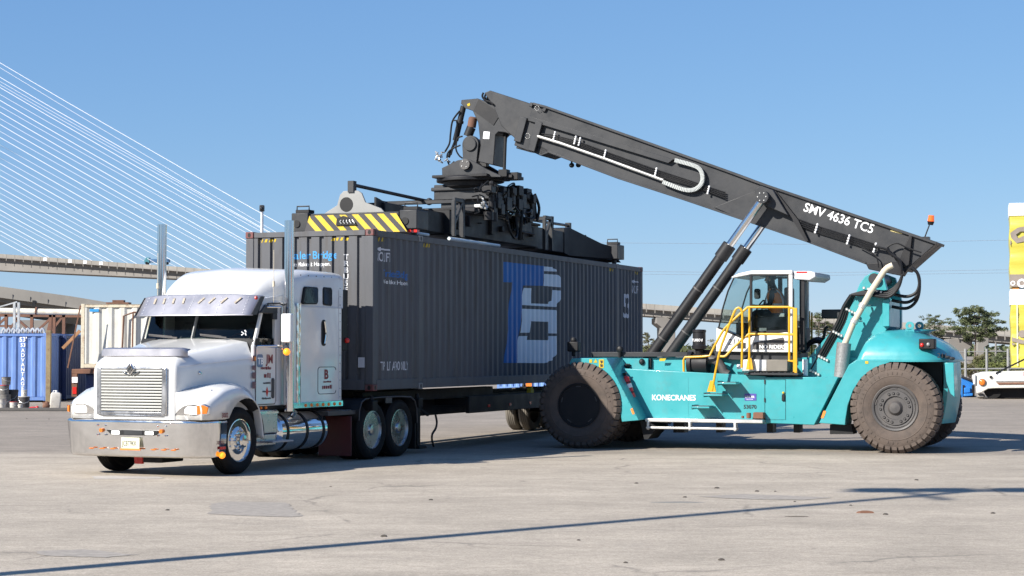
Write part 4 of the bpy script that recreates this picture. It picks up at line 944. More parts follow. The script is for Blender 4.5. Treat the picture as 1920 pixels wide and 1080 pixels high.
# side tank box, far and near
mb = MB(); mb.prism(SP(0.75, (1150, 690), (1436, 705), (1436, 795), (1196, 787)), 'y', 0.75, 1.30); nb = mb.build('side_tank', M['teal'], st, bevel=0.012)
mb = MB(); mb.prism(SP(0.75, (1434, 707), (1572, 707), (1527, 797), (1434, 793)), 'y', 0.735, 1.30); cb = mb.build('battery_cabinet', M['teal'], st, bevel=0.012)
mb = MB(); mb.prism([(1.2, 0.6), (4.6, 0.6), (5.0, 1.45), (1.2, 1.45)], 'y', 2.90, 3.45); mb.build('far_tank', M['teal'], st, bevel=0.012)
a = SP(0.73, (1434, 712), (1473, 712), (1473, 787), (1434, 787))
mb = MB(); mb.tube([(x, 0.733, z) for x, z in a] + [(a[0][0], 0.733, a[0][1])], 0.005, 4); mb.build('door_gap', M['char2'], cb)
hx, hz = FS.Y(1469, 745, 0.73); mb = MB(); mb.box(hx - 0.03, hx + 0.03, 0.70, 0.735, hz - 0.07, hz + 0.06); mb.build('door_latch', M['black'], cb, bevel=0.01)
mb = MB(); mb.ball((hx, 0.72, hz + 0.09), 0.025, 8); mb.build('latch_button', M['stripe_y'], cb)
for py in (716, 750, 786):
    x_, z_ = FS.Y(1434, py, 0.73); mb = MB(); mb.box(x_ - 0.012, x_ + 0.012, 0.715, 0.735, z_ - 0.04, z_ + 0.04); mb.build('hinge', M['char'], cb)
# front fender
fend = SP(0.12, (1066, 684), (1072, 672), (1137, 671), (1198, 788), (1166, 791), (1163, 775), (1160, 752), (1152, 730), (1142, 713), (1128, 699), (1110, 688), (1090, 683))
mb = MB(); mb.prism(fend, 'y', 0.12, 1.22); fnd = mb.build('front_fender', M['teal'], st, bevel=0.01)
mb = MB(); mb.prism([(x, z) for x, z in fend], 'y', 2.95, 4.05); mb.build('front_fender', M['teal'], st, bevel=0.01)
for pts, m, nm in ((((1105, 674), (1110, 674), (1110, 680), (1105, 680)), 'stripe_y', 'sticker'), (((1113, 680), (1120, 680), (1117, 673)), 'stripe_y', 'sticker'), (((1123, 674), (1132, 674), (1132, 690), (1123, 690)), 'stripe_y', 'sticker'), (((1182, 767), (1186, 765), (1190, 776), (1186, 777)), 'orange', 'reflector')):
    mb = MB(); mb.prism(SP(0.115, *pts), 'y', 0.113, 0.119); mb.build(nm, M[m], fnd)
mb = MB(); mb.prism(SP(0.11, (1125, 676), (1130, 676), (1130, 680), (1127, 682)), 'y', 0.109, 0.112); mb.prism(SP(0.11, (1125, 683), (1130, 683), (1130, 688), (1126, 688)), 'y', 0.109, 0.112); mb.build('sticker_mark', M['btext'], fnd)
mb = MB(); mb.prism(SP(0.4, (1197, 789), (1213, 792), (1228, 800), (1224, 808), (1212, 824), (1205, 824)), 'y', 0.5, 1.2); mb.build('mud_flap', M['black'], st)
def bolts(name, pts, y, r, par):
    m_ = MB()
    for px, py in pts: x_, z_ = FS.Y(px, py, y); m_.ball((x_, y, z_), r, 6, 1, 0.5, 1)
    return m_.build(name, M['teal'], par)
bolts('fender_bolts', [(1141 + i * 6.2, 682 + i * 12) for i in range(9)], 0.118, 0.013, fnd)
bolts('tank_bolts', [(1215 + i * 11, 784 + i * 0.4) for i in range(20)], 0.748, 0.012, nb)
for px in (1290, 1345):
    x_, z_ = FS.Y(px, 708, 0.747); mb = MB(); mb.box(x_ - 0.004, x_ + 0.004, 0.746, 0.752, z_ - 0.78, z_); mb.build('weld_seam', M['teal'], nb)
# front corner lamps
for y in (0.9, 3.2):
    x0_, z0_ = FS.Y(1080, 668, y)
    mb = MB(); mb.cyl((x0_ - 0.05, y, z0_), (x0_ - 0.05, y, z0_ + 0.12), 0.04, n=10); mb.box(x0_ - 0.16, x0_ + 0.08, y - 0.1, y + 0.1, z0_ + 0.1, z0_ + 0.3); mb.ball((x0_ - 0.05, y, z0_ + 0.33), 0.07, 10); mb.build('front_lamp', M['black'], st, bevel=0.02)
x1_, z1_ = FS.Y(1162, 690, 1.1); mb = MB(); mb.cyl((x1_, 1.1, z1_ - 0.2), (x1_, 1.1, z1_ + 0.35), 0.03, n=8); mb.ball((x1_, 1.1, z1_ + 0.38), 0.075, 12, 1, 0.6, 1); mb.tube([(x1_, 1.1, z1_ - 0.2), (x1_ - 0.05, 1.0, z1_ - 0.35), (x1_ - 0.18, 0.9, z1_ - 0.4)], 0.012, 5); mb.build('mirror_post', M['black'], st)
# dark deck rail along the chassis top
mb = MB(); mb.prism(SP(1.2, (1110, 660), (1290, 660), (1290, 669), (1110, 669)), 'y', 1.16, 1.30); mb.prism(SP(1.2, (1290, 656), (1440, 655), (1440, 668), (1290, 668)), 'y', 1.17, 1.30); mb.build('deck_rail', M['char'], st, bevel=0.008)
# steps
for (xa, xb, py, yo) in ((1344, 1380, 718, 0.38), (1318, 1354, 740, 0.30), (1296, 1330, 763, 0.30)):
    (xl, zl), (xr, zr) = FS.Y(xa, py, yo), FS.Y(xb, py, yo)
    mb = MB(); mb.box(xl, xr, yo, 0.76, zl - 0.025, zl + 0.01); mb.box(xl, xl + 0.015, yo, 0.76, zl - 0.05, zl + 0.04); s_ = mb.build('step', M['teal'], st, bevel=0.005)
    mb = MB(); mb.box(xl + 0.02, xr - 0.02, yo + 0.02, 0.70, zl + 0.011, zl + 0.02); mb.build('tread', M['rim_dark'], s_)
(xl, zl), (xr, zr) = FS.Y(1392, 718, 0.5), FS.Y(1432, 706, 0.5)
mb = MB(); mb.box(xl, xr + 0.65, 0.62, 1.25, zr + 0.03, zr + 0.07)
for k in range(8): mb.bar((xl + 0.1 + k * 0.12, 0.62, zr + 0.08), (xl + 0.16 + k * 0.12, 1.2, zr + 0.08), 0.02, 0.02)
mb.build('platform', M['char'], st)
# boarding rail below
(xl, z), (xr, _) = FS.Y(1209, 788, 0.5), FS.Y(1430, 791, 0.5)
mb = MB(); mb.box(xl, xr, 0.50, 0.74, z - 0.03, z + 0.04); mb.build('side_rail', M['alu'], st, bevel=0.012)
(xl, z), (xr, _) = FS.Y(1211, 802, 0.45), FS.Y(1381, 805, 0.45)
mb = MB(); mb.box(xl, xr, 0.45, 0.62, z - 0.02, z + 0.025)
for px in (1212, 1290, 1375):
    x_ = FS.Y(px, 800, 0.45)[0]; mb.box(x_, x_ + 0.05, 0.46, 0.6, z - 0.04, z + 0.13)
mb.build('lower_step', M['alu'], st, bevel=0.01)
mb = MB()
for px in (1265, 1275, 1345, 1440, 1490): x_, z_ = FS.Y(px, 806, 1.4); mb.box(x_, x_ + 0.12, 1.3, 1.6, z_ - 0.05, z_ + 0.2)
mb.build('under_bracket', M['char2'], st)
# box and coupling on the rail
x_, z_ = FS.Y(1412, 780, 0.55); mb = MB(); mb.box(x_, x_ + 0.2, 0.55, 0.74, z_ - 0.05, z_ + 0.07); mb.cyl((x_ - 0.1, 0.6, z_ - 0.05), (x_ - 0.1, 0.6, z_ + 0.06), 0.045, n=10); mb.cyl((x_ - 0.22, 0.6, z_ - 0.05), (x_ - 0.22, 0.6, z_), 0.03, n=8); mb.build('rusty_coupling', M['rust'], st, bevel=0.01)
# lettering
x_, z_ = FS.Y(1222, 750, 0.745); lettering('KONECRANES', 0.152, (x_, 0.744, z_), (1, 0, 0), (0, 0, 1), M['wtext'], nb, bold=0.02, sx=0.93)
p_ = SP(0.744, (1396, 738), (1418, 738), (1418, 751), (1396, 751)); mb = MB(); mb.prism(p_, 'y', 0.743, 0.749); mb.build('dealer_label', mat('purple_label', (0.07, 0.06, 0.30), 0.5), nb)
x_, z_ = FS.Y(1397, 746, 0.742); lettering('LINDER', 0.062, (x_, 0.7415, z_), (1, 0, 0), (0, 0, 1), M['wtext'], nb, bold=0.02, sx=0.9)
x_, z_ = FS.Y(1397, 749.5, 0.742); lettering('INDUSTRIAL', 0.026, (x_ + 0.02, 0.7415, z_), (1, 0, 0), (0, 0, 1), M['wtext'], nb)
x_, z_ = FS.Y(1394, 766, 0.742); lettering('53070', 0.105, (x_, 0.7435, z_), (1, 0, 0), (0, 0, 1), M['btext'], nb, bold=0.02)
for px, py in ((1240, 676), (1250, 673)): pass
mb = MB(); mb.prism(SP(1.12, (1237, 672), (1249, 672), (1246, 677), (1236, 677)), 'y', 1.122, 1.128); mb.build('sticker', M['stripe_y'], chs)
# rear fender
rf = SP(0.62, (1536, 793), (1585, 797), (1586, 785), (1590, 760), (1600, 732), (1616, 708), (1640, 690), (1668, 680), (1672, 674), (1607, 674), (1592, 684))
mb = MB(); mb.prism(rf, 'y', 0.60, 1.25); rfo = mb.build('rear_fender', M['teal'], st, bevel=0.012)
mb = MB(); mb.prism(rf, 'y', 2.95, 3.6); mb.build('rear_fender', M['teal'], st, bevel=0.012)
mb = MB(); mb.prism(SP(0.59, (1539, 784), (1544, 770), (1549, 771), (1544, 784)), 'y', 0.593, 0.598); mb.build('reflector', M['orange'], rfo)
mb = MB(); mb.prism(SP(0.59, (1622, 677), (1628, 677), (1628, 682), (1622, 682)), 'y', 0.593, 0.598); mb.build('sticker', M['stripe_y'], rfo)
mb = MB(); mb.prism(SP(0.8, (1556, 796), (1596, 796), (1600, 814), (1556, 814)), 'y', 0.8, 1.2); mb.build('rear_flap', M['black'], st)
mb = MB(); mb.box(5.2, 6.95, 1.35, 3.0, 0.7, 1.75); mb.build('wheel_well_shade', M['char2'], st)  # dark block standing in for the deep shade of the wheel well
# counterweight: smooth dome over the rear axle and the shell behind the wheels
zc0 = FS.Y(1700, 675, 0.6)[1]
def cw_sec(z, grow=0.0):
    xr = np.interp(z, (1.70, 1.78, 1.95, 2.08, 2.20, 2.29, 2.34, 2.37), (7.17, 7.17, 7.08, 6.94, 6.74, 6.52, 6.33, 6.0)) + grow
    xf = np.interp(z, (1.78, 2.13, 2.28, 2.34, 2.37), (5.42, 5.57, 5.72, 5.85, 5.98)) - grow
    y0 = np.interp(z, (1.70, 1.90, 2.05, 2.18, 2.29, 2.34, 2.37), (0.60, 0.63, 0.70, 0.82, 1.0, 1.2, 1.5)) - grow; y1 = 2 * YS - y0; out = []
    for cx, cy, t0, rx, ry in ((xr - 0.66, y1 - 0.9, 0, 0.66, 0.9), (xf + 0.14, y1 - 0.14, 90, 0.14, 0.14), (xf + 0.14, y0 + 0.14, 180, 0.14, 0.14), (xr - 0.66, y0 + 0.9, 270, 0.66, 0.9)):
        cx = max(cx, xf + 0.14); ry = min(ry, YS - y0 - 0.02)
        if rx > 0.5: cy = y1 - ry if cy > YS else y0 + ry
        for k in range(7): t = R(t0 + 15 * k); out.append((cx + rx * math.cos(t), cy + ry * math.sin(t), z))
    return out
mb = MB(); zs_ = [zc0, zc0 + 0.03] + list(np.linspace(1.84, 2.30, 9)) + [2.335, 2.355, 2.368]
mb.loft([cw_sec(z) for z in zs_]); q = [cw_sec(zc0, 0.015), cw_sec(zc0, 0.015)]; mb.loft([[(x, y, zc0 - 0.035) for x, y, z in q[0]], [(x, y, zc0 + 0.005) for x, y, z in q[1]]]); cw = mb.build('counterweight', M['teal'], st, ang=50)
mb = MB(); secs = []
for z in np.linspace(0.55, zc0 - 0.04, 8):
    q = (z - 0.5) / (zc0 - 0.55); xo = 7.19 + 0.03 * math.sin(q * 3.1) - 0.12 * (1 - q) ** 2; xi = 6.80
    secs.append([(xo - 0.22, 1.30, z), (xo - 0.14, 1.31, z), (xo - 0.05, 1.70, z), (xo, YS, z), (xo - 0.05, 2 * YS - 1.70, z), (xo - 0.15, 2 * YS - 1.25, z), (xo - 0.26, 2 * YS - 1.02, z), (xo - 0.4, 2 * YS - 1.0, z)])
mb.loft(secs); mb.build('rear_shell', M['teal'], st, ang=50)
fin = SP(0.7, (1771, 680), (1788, 680), (1790, 745), (1782, 738), (1774, 715))
mb = MB(); mb.prism(fin, 'y', 0.70, 1.15); mb.build('rear_fin', M['teal'], st, bevel=0.01)
x_, z_ = FS.Y(1757, 671, 0.62); lettering('211', 0.13, (x_ - 0.0, 0.585, z_), (1, 0.02, 0), (0, 0.0, 1), M['char'], cw, shear=0.1)
x_, z_ = FS.Y(1737, 645, 0.75)
mb = MB(); mb.box(x_ - 0.13, x_ + 0.17, 0.66, 0.9, z_ - 0.10, z_ + 0.10); tl = mb.build('tail_light', M['black'], st, bevel=0.02)
mb = MB(); mb.ball((x_ - 0.07, 0.66, z_ - 0.02), 0.04, 10); mb.build('red_lamp', M['red'], tl)
mb = MB(); mb.ball((x_ + 0.05, 0.66, z_ - 0.01), 0.04, 10); mb.build('clear_lamp', M['mesh_grey'], tl)
mb = MB()
for px, y in ((1706, 1.4), (1724, 2.2)):
    x_, z_ = FS.Y(px, 611, y); secs = []
    for t in range(12):
        a_ = 2 * math.pi * t / 12; secs.append([(x_ + rr * math.cos(a_), y + dy, z_ + rr * math.sin(a_)) for rr, dy in ((0.035, -0.02), (0.085, -0.02), (0.085, 0.02), (0.035, 0.02))])
    secs.append(secs[0]); mb.loft(secs, cap=False); mb.box(x_ - 0.085, x_ + 0.085, y - 0.02, y + 0.02, z_ - 0.15, z_ - 0.06)
mb.build('lifting_eye', M['teal'], cw)
mb = MB()
for px in (1776, 1785, 1793): x_, z_ = FS.Y(px, 669 + (px - 1776) * 0.3, 1.2); mb.ball((x_ - 0.05, 1.0, z_ + 0.02), 0.06, 8, 1, 1, 0.6)
mb.build('rear_camera', M['char'], cw)
# --- tower
tw = SP(1.35, (1490, 700), (1590, 585), (1612, 532), (1622, 518), (1638, 509), (1656, 516), (1668, 560), (1668, 612), (1592, 700))
mb = MB(); mb.prism(tw, 'y', 1.35, 1.47); tower = mb.build('tower_plate', M['teal'], st, bevel=0.012)
mb = MB(); mb.prism(tw, 'y', 2.73, 2.85); mb.build('tower_plate', M['teal'], st, bevel=0.012)
mb = MB(); q = SP(1.35, (1500, 700), (1600, 586), (1612, 640), (1560, 704)); mb.prism(q, 'y', 1.47, 2.73)
q = SP(1.35, (1653, 565), (1666, 562), (1666, 612), (1640, 640)); mb.prism(q, 'y', 1.46, 2.74); mb.build('tower_web', M['teal'], st)
q = SP(1.25, (1655, 562), (1668, 560), (1668, 612), (1655, 612)); mb = MB(); mb.prism(q, 'y', 1.22, 1.36); mb.build('tower_rib', M['teal'], st, bevel=0.01)
x_, z_ = FS.Y(1640, 523, 1.33); mb = MB(); mb.cyl((x_, 1.28, z_), (x_, 2.92, z_), 0.095, n=24); mb.cyl((x_, 1.26, z_), (x_, 1.30, z_), 0.11, n=24); mb.build('boom_pivot', M['char'], st)
# exhaust pipe with its guard
p = [FS.Y(*q, 1.05) for q in ((1580, 655), (1600, 606), (1632, 548), (1658, 508), (1664, 502), (1674, 497))]
mb = MB(); mb.tube([(x, 1.05, z) for x, z in p], 0.060, 14); ex = mb.build('exhaust_pipe', M['tan'], st)
mb = MB()
for q in ((1617, 573), (1602, 602)):
    x_, z_ = FS.Y(*q, 1.05); mb.cyl((x_ - 0.02, 1.05, z_ - 0.035), (x_ + 0.02, 1.05, z_ + 0.035), 0.078, n=14); mb.cyl((x_, 1.05, z_), (x_ + 0.1, 1.3, z_), 0.02, n=6)
mb.build('pipe_clamp', M['alu'], ex)
x_, z_ = FS.Y(1576, 707, 1.02); x2, z2 = FS.Y(1578, 643, 1.02)
mb = MB(); mb.cyl((x_, 1.02, z_), (x2 + 0.05, 1.02, z2), 0.13, 0.14, n=20); gd = mb.build('pipe_guard', M['mesh_grey'], st)
# --- boom
BY0, BY1 = 1.70, 2.60
k6 = CR(1280, 330, 1812 / 520.0); k5 = CR(960, 200, 3.6); k4 = CR(780, 150, 1047 / 320.0)
outer = [(992, 221), (1001, 194), (1024, 200), (1200, 262), (1360, 319), (1430, 345), (1756, 456), (1697, 508), (1660, 502), (1624, 494), (1515, 453), (1280, 373), (1160, 334), (1027, 284), (1015, 291), (1005, 284), (967, 278)]
mb = MB(); mb.prism(SP(BY0, *outer), 'y', BY0, BY1); boom = mb.build('boom', M['char'], st, bevel=0.012)
mb = MB(); top = SP(BY0, (1001, 192.5), (1024, 198.5), (1200, 260), (1360, 317), (1430, 343), (1758, 454), (1756, 459), (1430, 348), (1360, 322), (1200, 265), (1024, 203), (1001, 197))
mb.prism(top, 'y', BY0 - 0.06, BY1 + 0.06); bot = SP(BY0, (1027, 282), (1160, 332), (1280, 371), (1515, 451), (1624, 492), (1624, 496), (1515, 455), (1280, 375), (1160, 336), (1027, 286)); mb.prism(bot, 'y', BY0 - 0.04, BY1 + 0.04)
mb.build('boom_flange', M['char'], st, bevel=0.006)
# raised band along the upper edge
mb = MB(); mb.prism(SP(BY0 - 0.08, *k5((110, 62), (1090, 355), (1055, 382), (190, 118), (110, 95))), 'y', BY0 - 0.09, BY0 + 0.01); mb.build('boom_band', M['char'], boom, bevel=0.006)
mb = MB(); inner = SP(BY0 + 0.08, (908, 174), (919, 169.5), (1010, 199), (1000, 285), (968, 262), (940, 236), (925, 198)); mb.prism(inner, 'y', BY0 + 0.08, BY1 - 0.08); mb.build('inner_boom', M['char'], st, bevel=0.012)
mb = MB()
for a_ in ((640, 228, 605, 378), (735, 255, 690, 435)):
    pa, pb = SP(BY0 - 0.1, *k4((a_[0] + 20, a_[1]), (a_[2] + 15, a_[3]))); mb.bar((pa[0], BY0 - 0.06, pa[1]), (pb[0], BY0 - 0.06, pb[1]), 0.16, 0.09, (0, 1, 0))
q = SP(BY0 - 0.05, *k4((640, 235), (750, 262), (705, 440), (600, 400))); mb.prism(q, 'y', BY0 - 0.03, BY0 + 0.01)
for a_ in ((700, 135, 690, 165), (785, 160, 770, 195)):
    q = SP(BY0 - 0.06, *k4((a_[0], a_[1]), (a_[0] + 18, a_[1] + 5), (a_[2] + 20, a_[3]), (a_[2], a_[3] - 4))); mb.prism(q, 'y', BY0 - 0.05, BY1 + 0.05)
q = SP(BY0, *k4((690, 430), (765, 465), (835, 440), (760, 400))); mb.prism(q, 'y', BY0, BY1); mb.build('boom_collar', M['char'], st, bevel=0.01)
x_, z_ = FS.Y(*k4((678, 342))[0], BY0 - 0.09); mb = MB()
for i in range(10): a_ = 2 * math.pi * i / 10; mb.ball((x_ + 0.055 * math.cos(a_), BY0 - 0.035, z_ + 0.055 * math.sin(a_)), 0.011, 6)
x_, z_ = FS.Y(*k4((740, 172))[0], BY0 - 0.09)
for i in range(8): a_ = 2 * math.pi * i / 8; mb.ball((x_ + 0.05 * math.cos(a_), BY0 - 0.065, z_ + 0.05 * math.sin(a_)), 0.011, 6)
mb.build('collar_bolts', M['alu'], boom)
# hose track and hoses on the boom side
def bpx(y, *p): return [(x, y, z) for x, z in SP(y, *p)]
yb = BY0 - 0.09
tr_ = k5((172, 200), (320, 245), (620, 350), (1000, 490), (1020, 497))
mb = MB(); mb.tube(bpx(yb, *tr_), 0.032, 8); mb.build('hose_rail', M['alu'], boom)
ch = k5((1020, 508), (1100, 540), (1170, 562), (1225, 562), (1270, 535), (1288, 490), (1280, 440), (1255, 410), (1210, 392), (1150, 375), (1100, 362))
mb = MB(); pts = spline([Vector(p) for p in bpx(yb, *ch)], 6)
for i in range(len(pts) - 1): mb.bar(pts[i], pts[i] + (pts[i + 1] - pts[i]) * 0.86, 0.085, 0.075, (0, 1, 0))
mb.build('cable_chain', mat('pale_cable_chain', (0.40, 0.42, 0.41), 0.5, var=0.2, vs=40), st, bevel=0.005)
mb = MB()
for k in range(4):
    o = k * 13
    mb.tube(bpx(yb + 0.03, *k5((200 + k * 5, 182 + o), (290, 195 + o), (440, 235 + o * 0.8), (620, 300 + o), (970, 425 + o), (1200, 500 + o * 0.8), (1330, 545 + o * 0.8), (1440, 580 + o))), 0.014, 5)
for k in range(4):
    o = k * 13
    mb.tube(bpx(yb + 0.03, *k6((760, 285 + o), (870, 325 + o), (1080, 390 + o), (1250, 445 + o))), 0.014, 5)
mb.build('boom_hose', M['black'], boom)
mb = MB()
for cx_, cy_ in ((285, 195), (425, 225), (455, 235), (627, 318), (970, 440), (1325, 562)):
    for k in range(4): p = bpx(yb - 0.0, *k5((cx_ + 6 - k * 3.5, cy_ - 22 + k * 15)))[0]; mb.ball(p, 0.026, 6)
for cx_, cy_ in ((873, 342), (1082, 415), (1255, 468)):
    for k in range(4): p = bpx(yb - 0.0, *k6((cx_ + 8 - k * 5, cy_ - 25 + k * 17)))[0]; mb.ball(p, 0.028, 6)
mb.build('hose_clamps', M['wtext'], boom)
x_, z_ = FS.Y(*k5((430, 385))[0], 1.9); mb = MB()
for d in (-0.09, 0.06): mb.cyl((x_ + d, 1.9, z_), (x_ + d, 1.9, z_ + 0.15), 0.02, n=6); mb.ball((x_ + d, 1.9, z_ - 0.03), 0.06, 10, 1, 1, 0.9)
mb.build('work_lamp', M['black'], st)
# web plate where the cylinders are pinned
wp = k6((205, 205), (400, 125), (480, 95), (520, 66), (600, 95), (650, 180), (705, 260), (745, 280), (815, 425), (640, 375), (400, 290))
mb = MB(); mb.prism(SP(BY0 - 0.02, *wp), 'y', BY0 - 0.035, BY0 + 0.01); mb.prism(SP(BY0 - 0.1, *k6((480, 95), (520, 66), (600, 95), (650, 180), (700, 260), (560, 200), (500, 150))), 'y', BY0 - 0.25, BY0 - 0.03); mb.build('pin_plate', M['char'], boom, bevel=0.01)
mb = MB()
q = k6((600, 95), (612, 100), (760, 290), (825, 425), (808, 425)); mb.prism(SP(BY0 - 0.05, *q), 'y', BY0 - 0.12, BY0); mb.build('boom_rib', M['char2'], boom)
# rear box plates
mb = MB(); q = k6((1480, 385), (1500, 395), (1480, 580), (1440, 600), (1410, 570)); mb.prism(SP(BY0 - 0.06, *q), 'y', BY0 - 0.07, BY0 + 0.005); q = k6((1195, 570), (1215, 610), (1440, 655), (1475, 600), (1440, 560)); mb.prism(SP(BY0 - 0.02, *q), 'y', BY0 - 0.02, BY0 + 0.2); mb.build('boom_bracket', M['char2'], boom, bevel=0.01)
# lettering along the boom
pa, pb = SP(BY0 - 0.004, *k6((790, 220), (1240, 368))); d = (Vector((pb[0], 0, pb[1])) - Vector((pa[0], 0, pa[1]))).normalized(); u = Vector((-d.z, 0, d.x))
wlen = (Vector((pb[0], 0, pb[1])) - Vector((pa[0], 0, pa[1]))).length
lettering('SMV 4636 TC5', 0.3, Vector((pa[0], BY0 - 0.008, pa[1])) - u * 0.03, d, u, M['wtext'], boom, bold=0.012, fit=(wlen, 0.185))
mb = MB(); mb.prism(SP(BY0 - 0.003, *k6((1362, 343), (1436, 362), (1432, 380), (1358, 360))), 'y', BY0 - 0.006, BY0 - 0.001); mb.build('warning_label', mat('cream_label', (0.62, 0.52, 0.22), 0.5, var=0.3, vs=60), boom)
# beacon
p0, p1 = bpx(2.3, *k6((1580, 405), (1612, 320))); mb = MB(); mb.tube([p0, p1], 0.014, 6); mb.box(p0[0] - 0.06, p0[0] + 0.1, 2.2, 2.4, p0[2] - 0.14, p0[2] + 0.02); bc = mb.build('beacon_post', M['char'], st)
mb = MB(); mb.cyl((p1[0] + 0.02, 2.3, p1[2]), (p1[0] + 0.03, 2.3, p1[2] + 0.07), 0.05, 0.07, 12); mb.build('beacon_base', M['black'], bc)
mb = MB(); mb.cyl((p1[0] + 0.03, 2.3, p1[2] + 0.07), (p1[0] + 0.04, 2.3, p1[2] + 0.19), 0.066, 0.055, 14); mb.build('beacon_lens', emis('orange_beacon', (1.0, 0.15, 0.02), 0.25, (0.8, 0.12, 0.02)), bc)
# hoses at the boom root and down the tower
mb = MB()
for k in range(4):
    o = k * 9
    mb.tube(bpx(1.28 + 0.03 * k, (1596 + o * 0.25, 553), (1582 + o * 0.4, 575), (1570 + o * 0.5, 605), (1545 + o * 0.5, 650), (1518 + o * 0.5, 698)), 0.034, 7, smooth=4)
    mb.tube(bpx(1.25 - 0.05 * k, (1596 + o * 0.25, 553), (1630, 545 + o * 0.3), (1665, 546 + o * 0.4), (1684, 532 + o * 0.3), (1692, 515)), 0.03, 6, smooth=5)
for k in range(3):
    mb.tube(bpx(1.3 + 0.12 * k, (1672, 551 + k * 12), (1700, 556 + k * 11), (1718, 548 + k * 8), (1724, 530 + k * 4), (1720, 512), (1708, 502)), 0.032, 7, smooth=6)
mb.tube(bpx(BY0 - 0.12, *k6((1250, 460), (1330, 480), (1390, 530), (1420, 580), (1440, 620))), 0.028, 6, smooth=5); mb.tube(bpx(BY0 - 0.15, *k6((1330, 490), (1345, 460), (1400, 440), (1470, 470), (1560, 500))), 0.016, 6, smooth=5)
mb.tube(bpx(BY0 - 0.17, *k6((1340, 470), (1360, 510), (1420, 555), (1430, 640))), 0.03, 6, smooth=5); mb.tube(bpx(BY0 - 0.13, *k6((1140, 450), (1230, 500), (1270, 540), (1280, 600))), 0.013, 6, smooth=5)
mb.build('hydraulic_hose', M['black'], st)
mb = MB()
for q in ((1588, 580), (1563, 622), (1536, 668), (1520, 695)):
    for k in range(4): x_, z_ = FS.Y(q[0] + k * 5, q[1] + k * 2.5, 1.22); mb.ball((x_, 1.22, z_), 0.035, 6)
for k in range(5): x_, z_ = FS.Y(1620 + k * 8, 540 + k * 2, 1.2); mb.ball((x_, 1.2, z_), 0.035, 6)
mb.build('tower_hose_clamps', M['alu'], st)
# --- lift cylinders
def lift_cyl(y, pin, joint, base):
    P = [Vector((x, y, z)) for x, z in SP(y, pin, joint, base)]
    mb = MB(); mb.cyl(P[1], P[2], 0.116, n=24); mb.cyl(P[1] + (P[0] - P[1]).normalized() * 0.02, P[1] + (P[2] - P[1]).normalized() * 0.30, 0.142, n=24)
    c = mb.build('lift_cylinder', M['char2'], st)
    mb = MB(); mb.cyl(P[0], P[1], 0.078, n=20); mb.build('piston_rod', M['chrome'], c)
    mb = MB(); mb.cyl((P[0].x, y - 0.16, P[0].z), (P[0].x, y + 0.3, P[0].z), 0.13, n=24); mb.build('pin', M['char'], c)
    mb = MB()
    for i in range(6): a_ = 2 * math.pi * i / 6; mb.ball((P[0].x + 0.085 * math.cos(a_), y - 0.16, P[0].z + 0.085 * math.sin(a_)), 0.018, 6)
    mb.build('pin_bolts', M['alu'], c)
    mb = MB(); d = (P[2] - P[1]); 
    for t in (0.35, 0.75): q_ = P[1] + d * t; e = d.normalized() * 0.015; mb.cyl(q_ - e, q_ + e, 0.122, n=24)
    mb.build('cylinder_band', M['rim_dark'], c)
    return P
Pn = lift_cyl(1.42, (1432, 370), (1367, 461), (1203, 692)); lift_cyl(2.78, (1456, 385), (1398, 467), (1250, 675))
mb = MB(); b_ = Pn[2]
mb.box(b_.x - 0.16, b_.x + 0.14, 1.15, 1.30, b_.z - 0.22, b_.z + 0.06); mb.box(b_.x - 0.05, b_.x + 0.28, 1.18, 1.32, b_.z + 0.02, b_.z + 0.22); mb.cyl((b_.x - 0.02, 1.1, b_.z - 0.12), (b_.x - 0.02, 1.7, b_.z - 0.12), 0.09, n=14)
mb.ball((b_.x + 0.1, 1.12, b_.z + 0.15), 0.07, 8); mb.build('cylinder_valve', M['char2'], st, bevel=0.02)
mb = MB()
for k in range(3): mb.tube([(b_.x - 0.15 - 0.02 * k, 1.12 - 0.05 * k, b_.z + 0.1), (b_.x - 0.30 - 0.03 * k, 1.05 - 0.05 * k, b_.z - 0.15), (b_.x - 0.22, 0.92, b_.z - 0.5), (b_.x - 0.02 + 0.08 * k, 0.82, b_.z - 0.75)], 0.03, 7, smooth=6)
mb.build('cylinder_hose', M['black'], st)
mb = MB()
for px, py in ((1186, 745), (1200, 742), (1213, 748)): x_, z_ = FS.Y(px + 8, py, 0.8); mb.cyl((x_, 0.8, z_), (x_ + 0.03, 0.8, z_ - 0.06), 0.032, n=8)
mb.build('hose_fittings', M['alu'], st)
# --- cab
CY0, CY1 = 1.0, 2.55
kc = CR(1320, 490, 1033 / 230.0)
def cpx(y, *p): return SP(y, *kc(*p))
mb = MB(); mb.prism(cpx(CY0, (105, 560), (125, 552), (310, 640), (390, 632), (720, 592), (742, 590), (742, 768), (100, 760)), 'y', CY0, CY1)
cabs = mb.build('cab_body', M['white2'], st, bevel=0.015)
mb = MB(); mb.prism(cpx(CY0, (225, 135), (300, 100), (400, 78), (742, 74), (745, 110), (400, 110), (250, 140)), 'y', CY0 - 0.02, CY1 + 0.02); mb.build('cab_roof', M['white2'], st, bevel=0.02)
mb = MB(); mb.prism(cpx(CY0, (712, 105), (744, 105), (744, 600), (714, 600)), 'y', CY0, CY0 + 0.08); mb.prism(cpx(CY0, (712, 105), (744, 105), (744, 600), (714, 600)), 'y', CY1 - 0.08, CY1); mb.build('cab_pillar', M['white2'], cabs, bevel=0.01)
mb = MB()
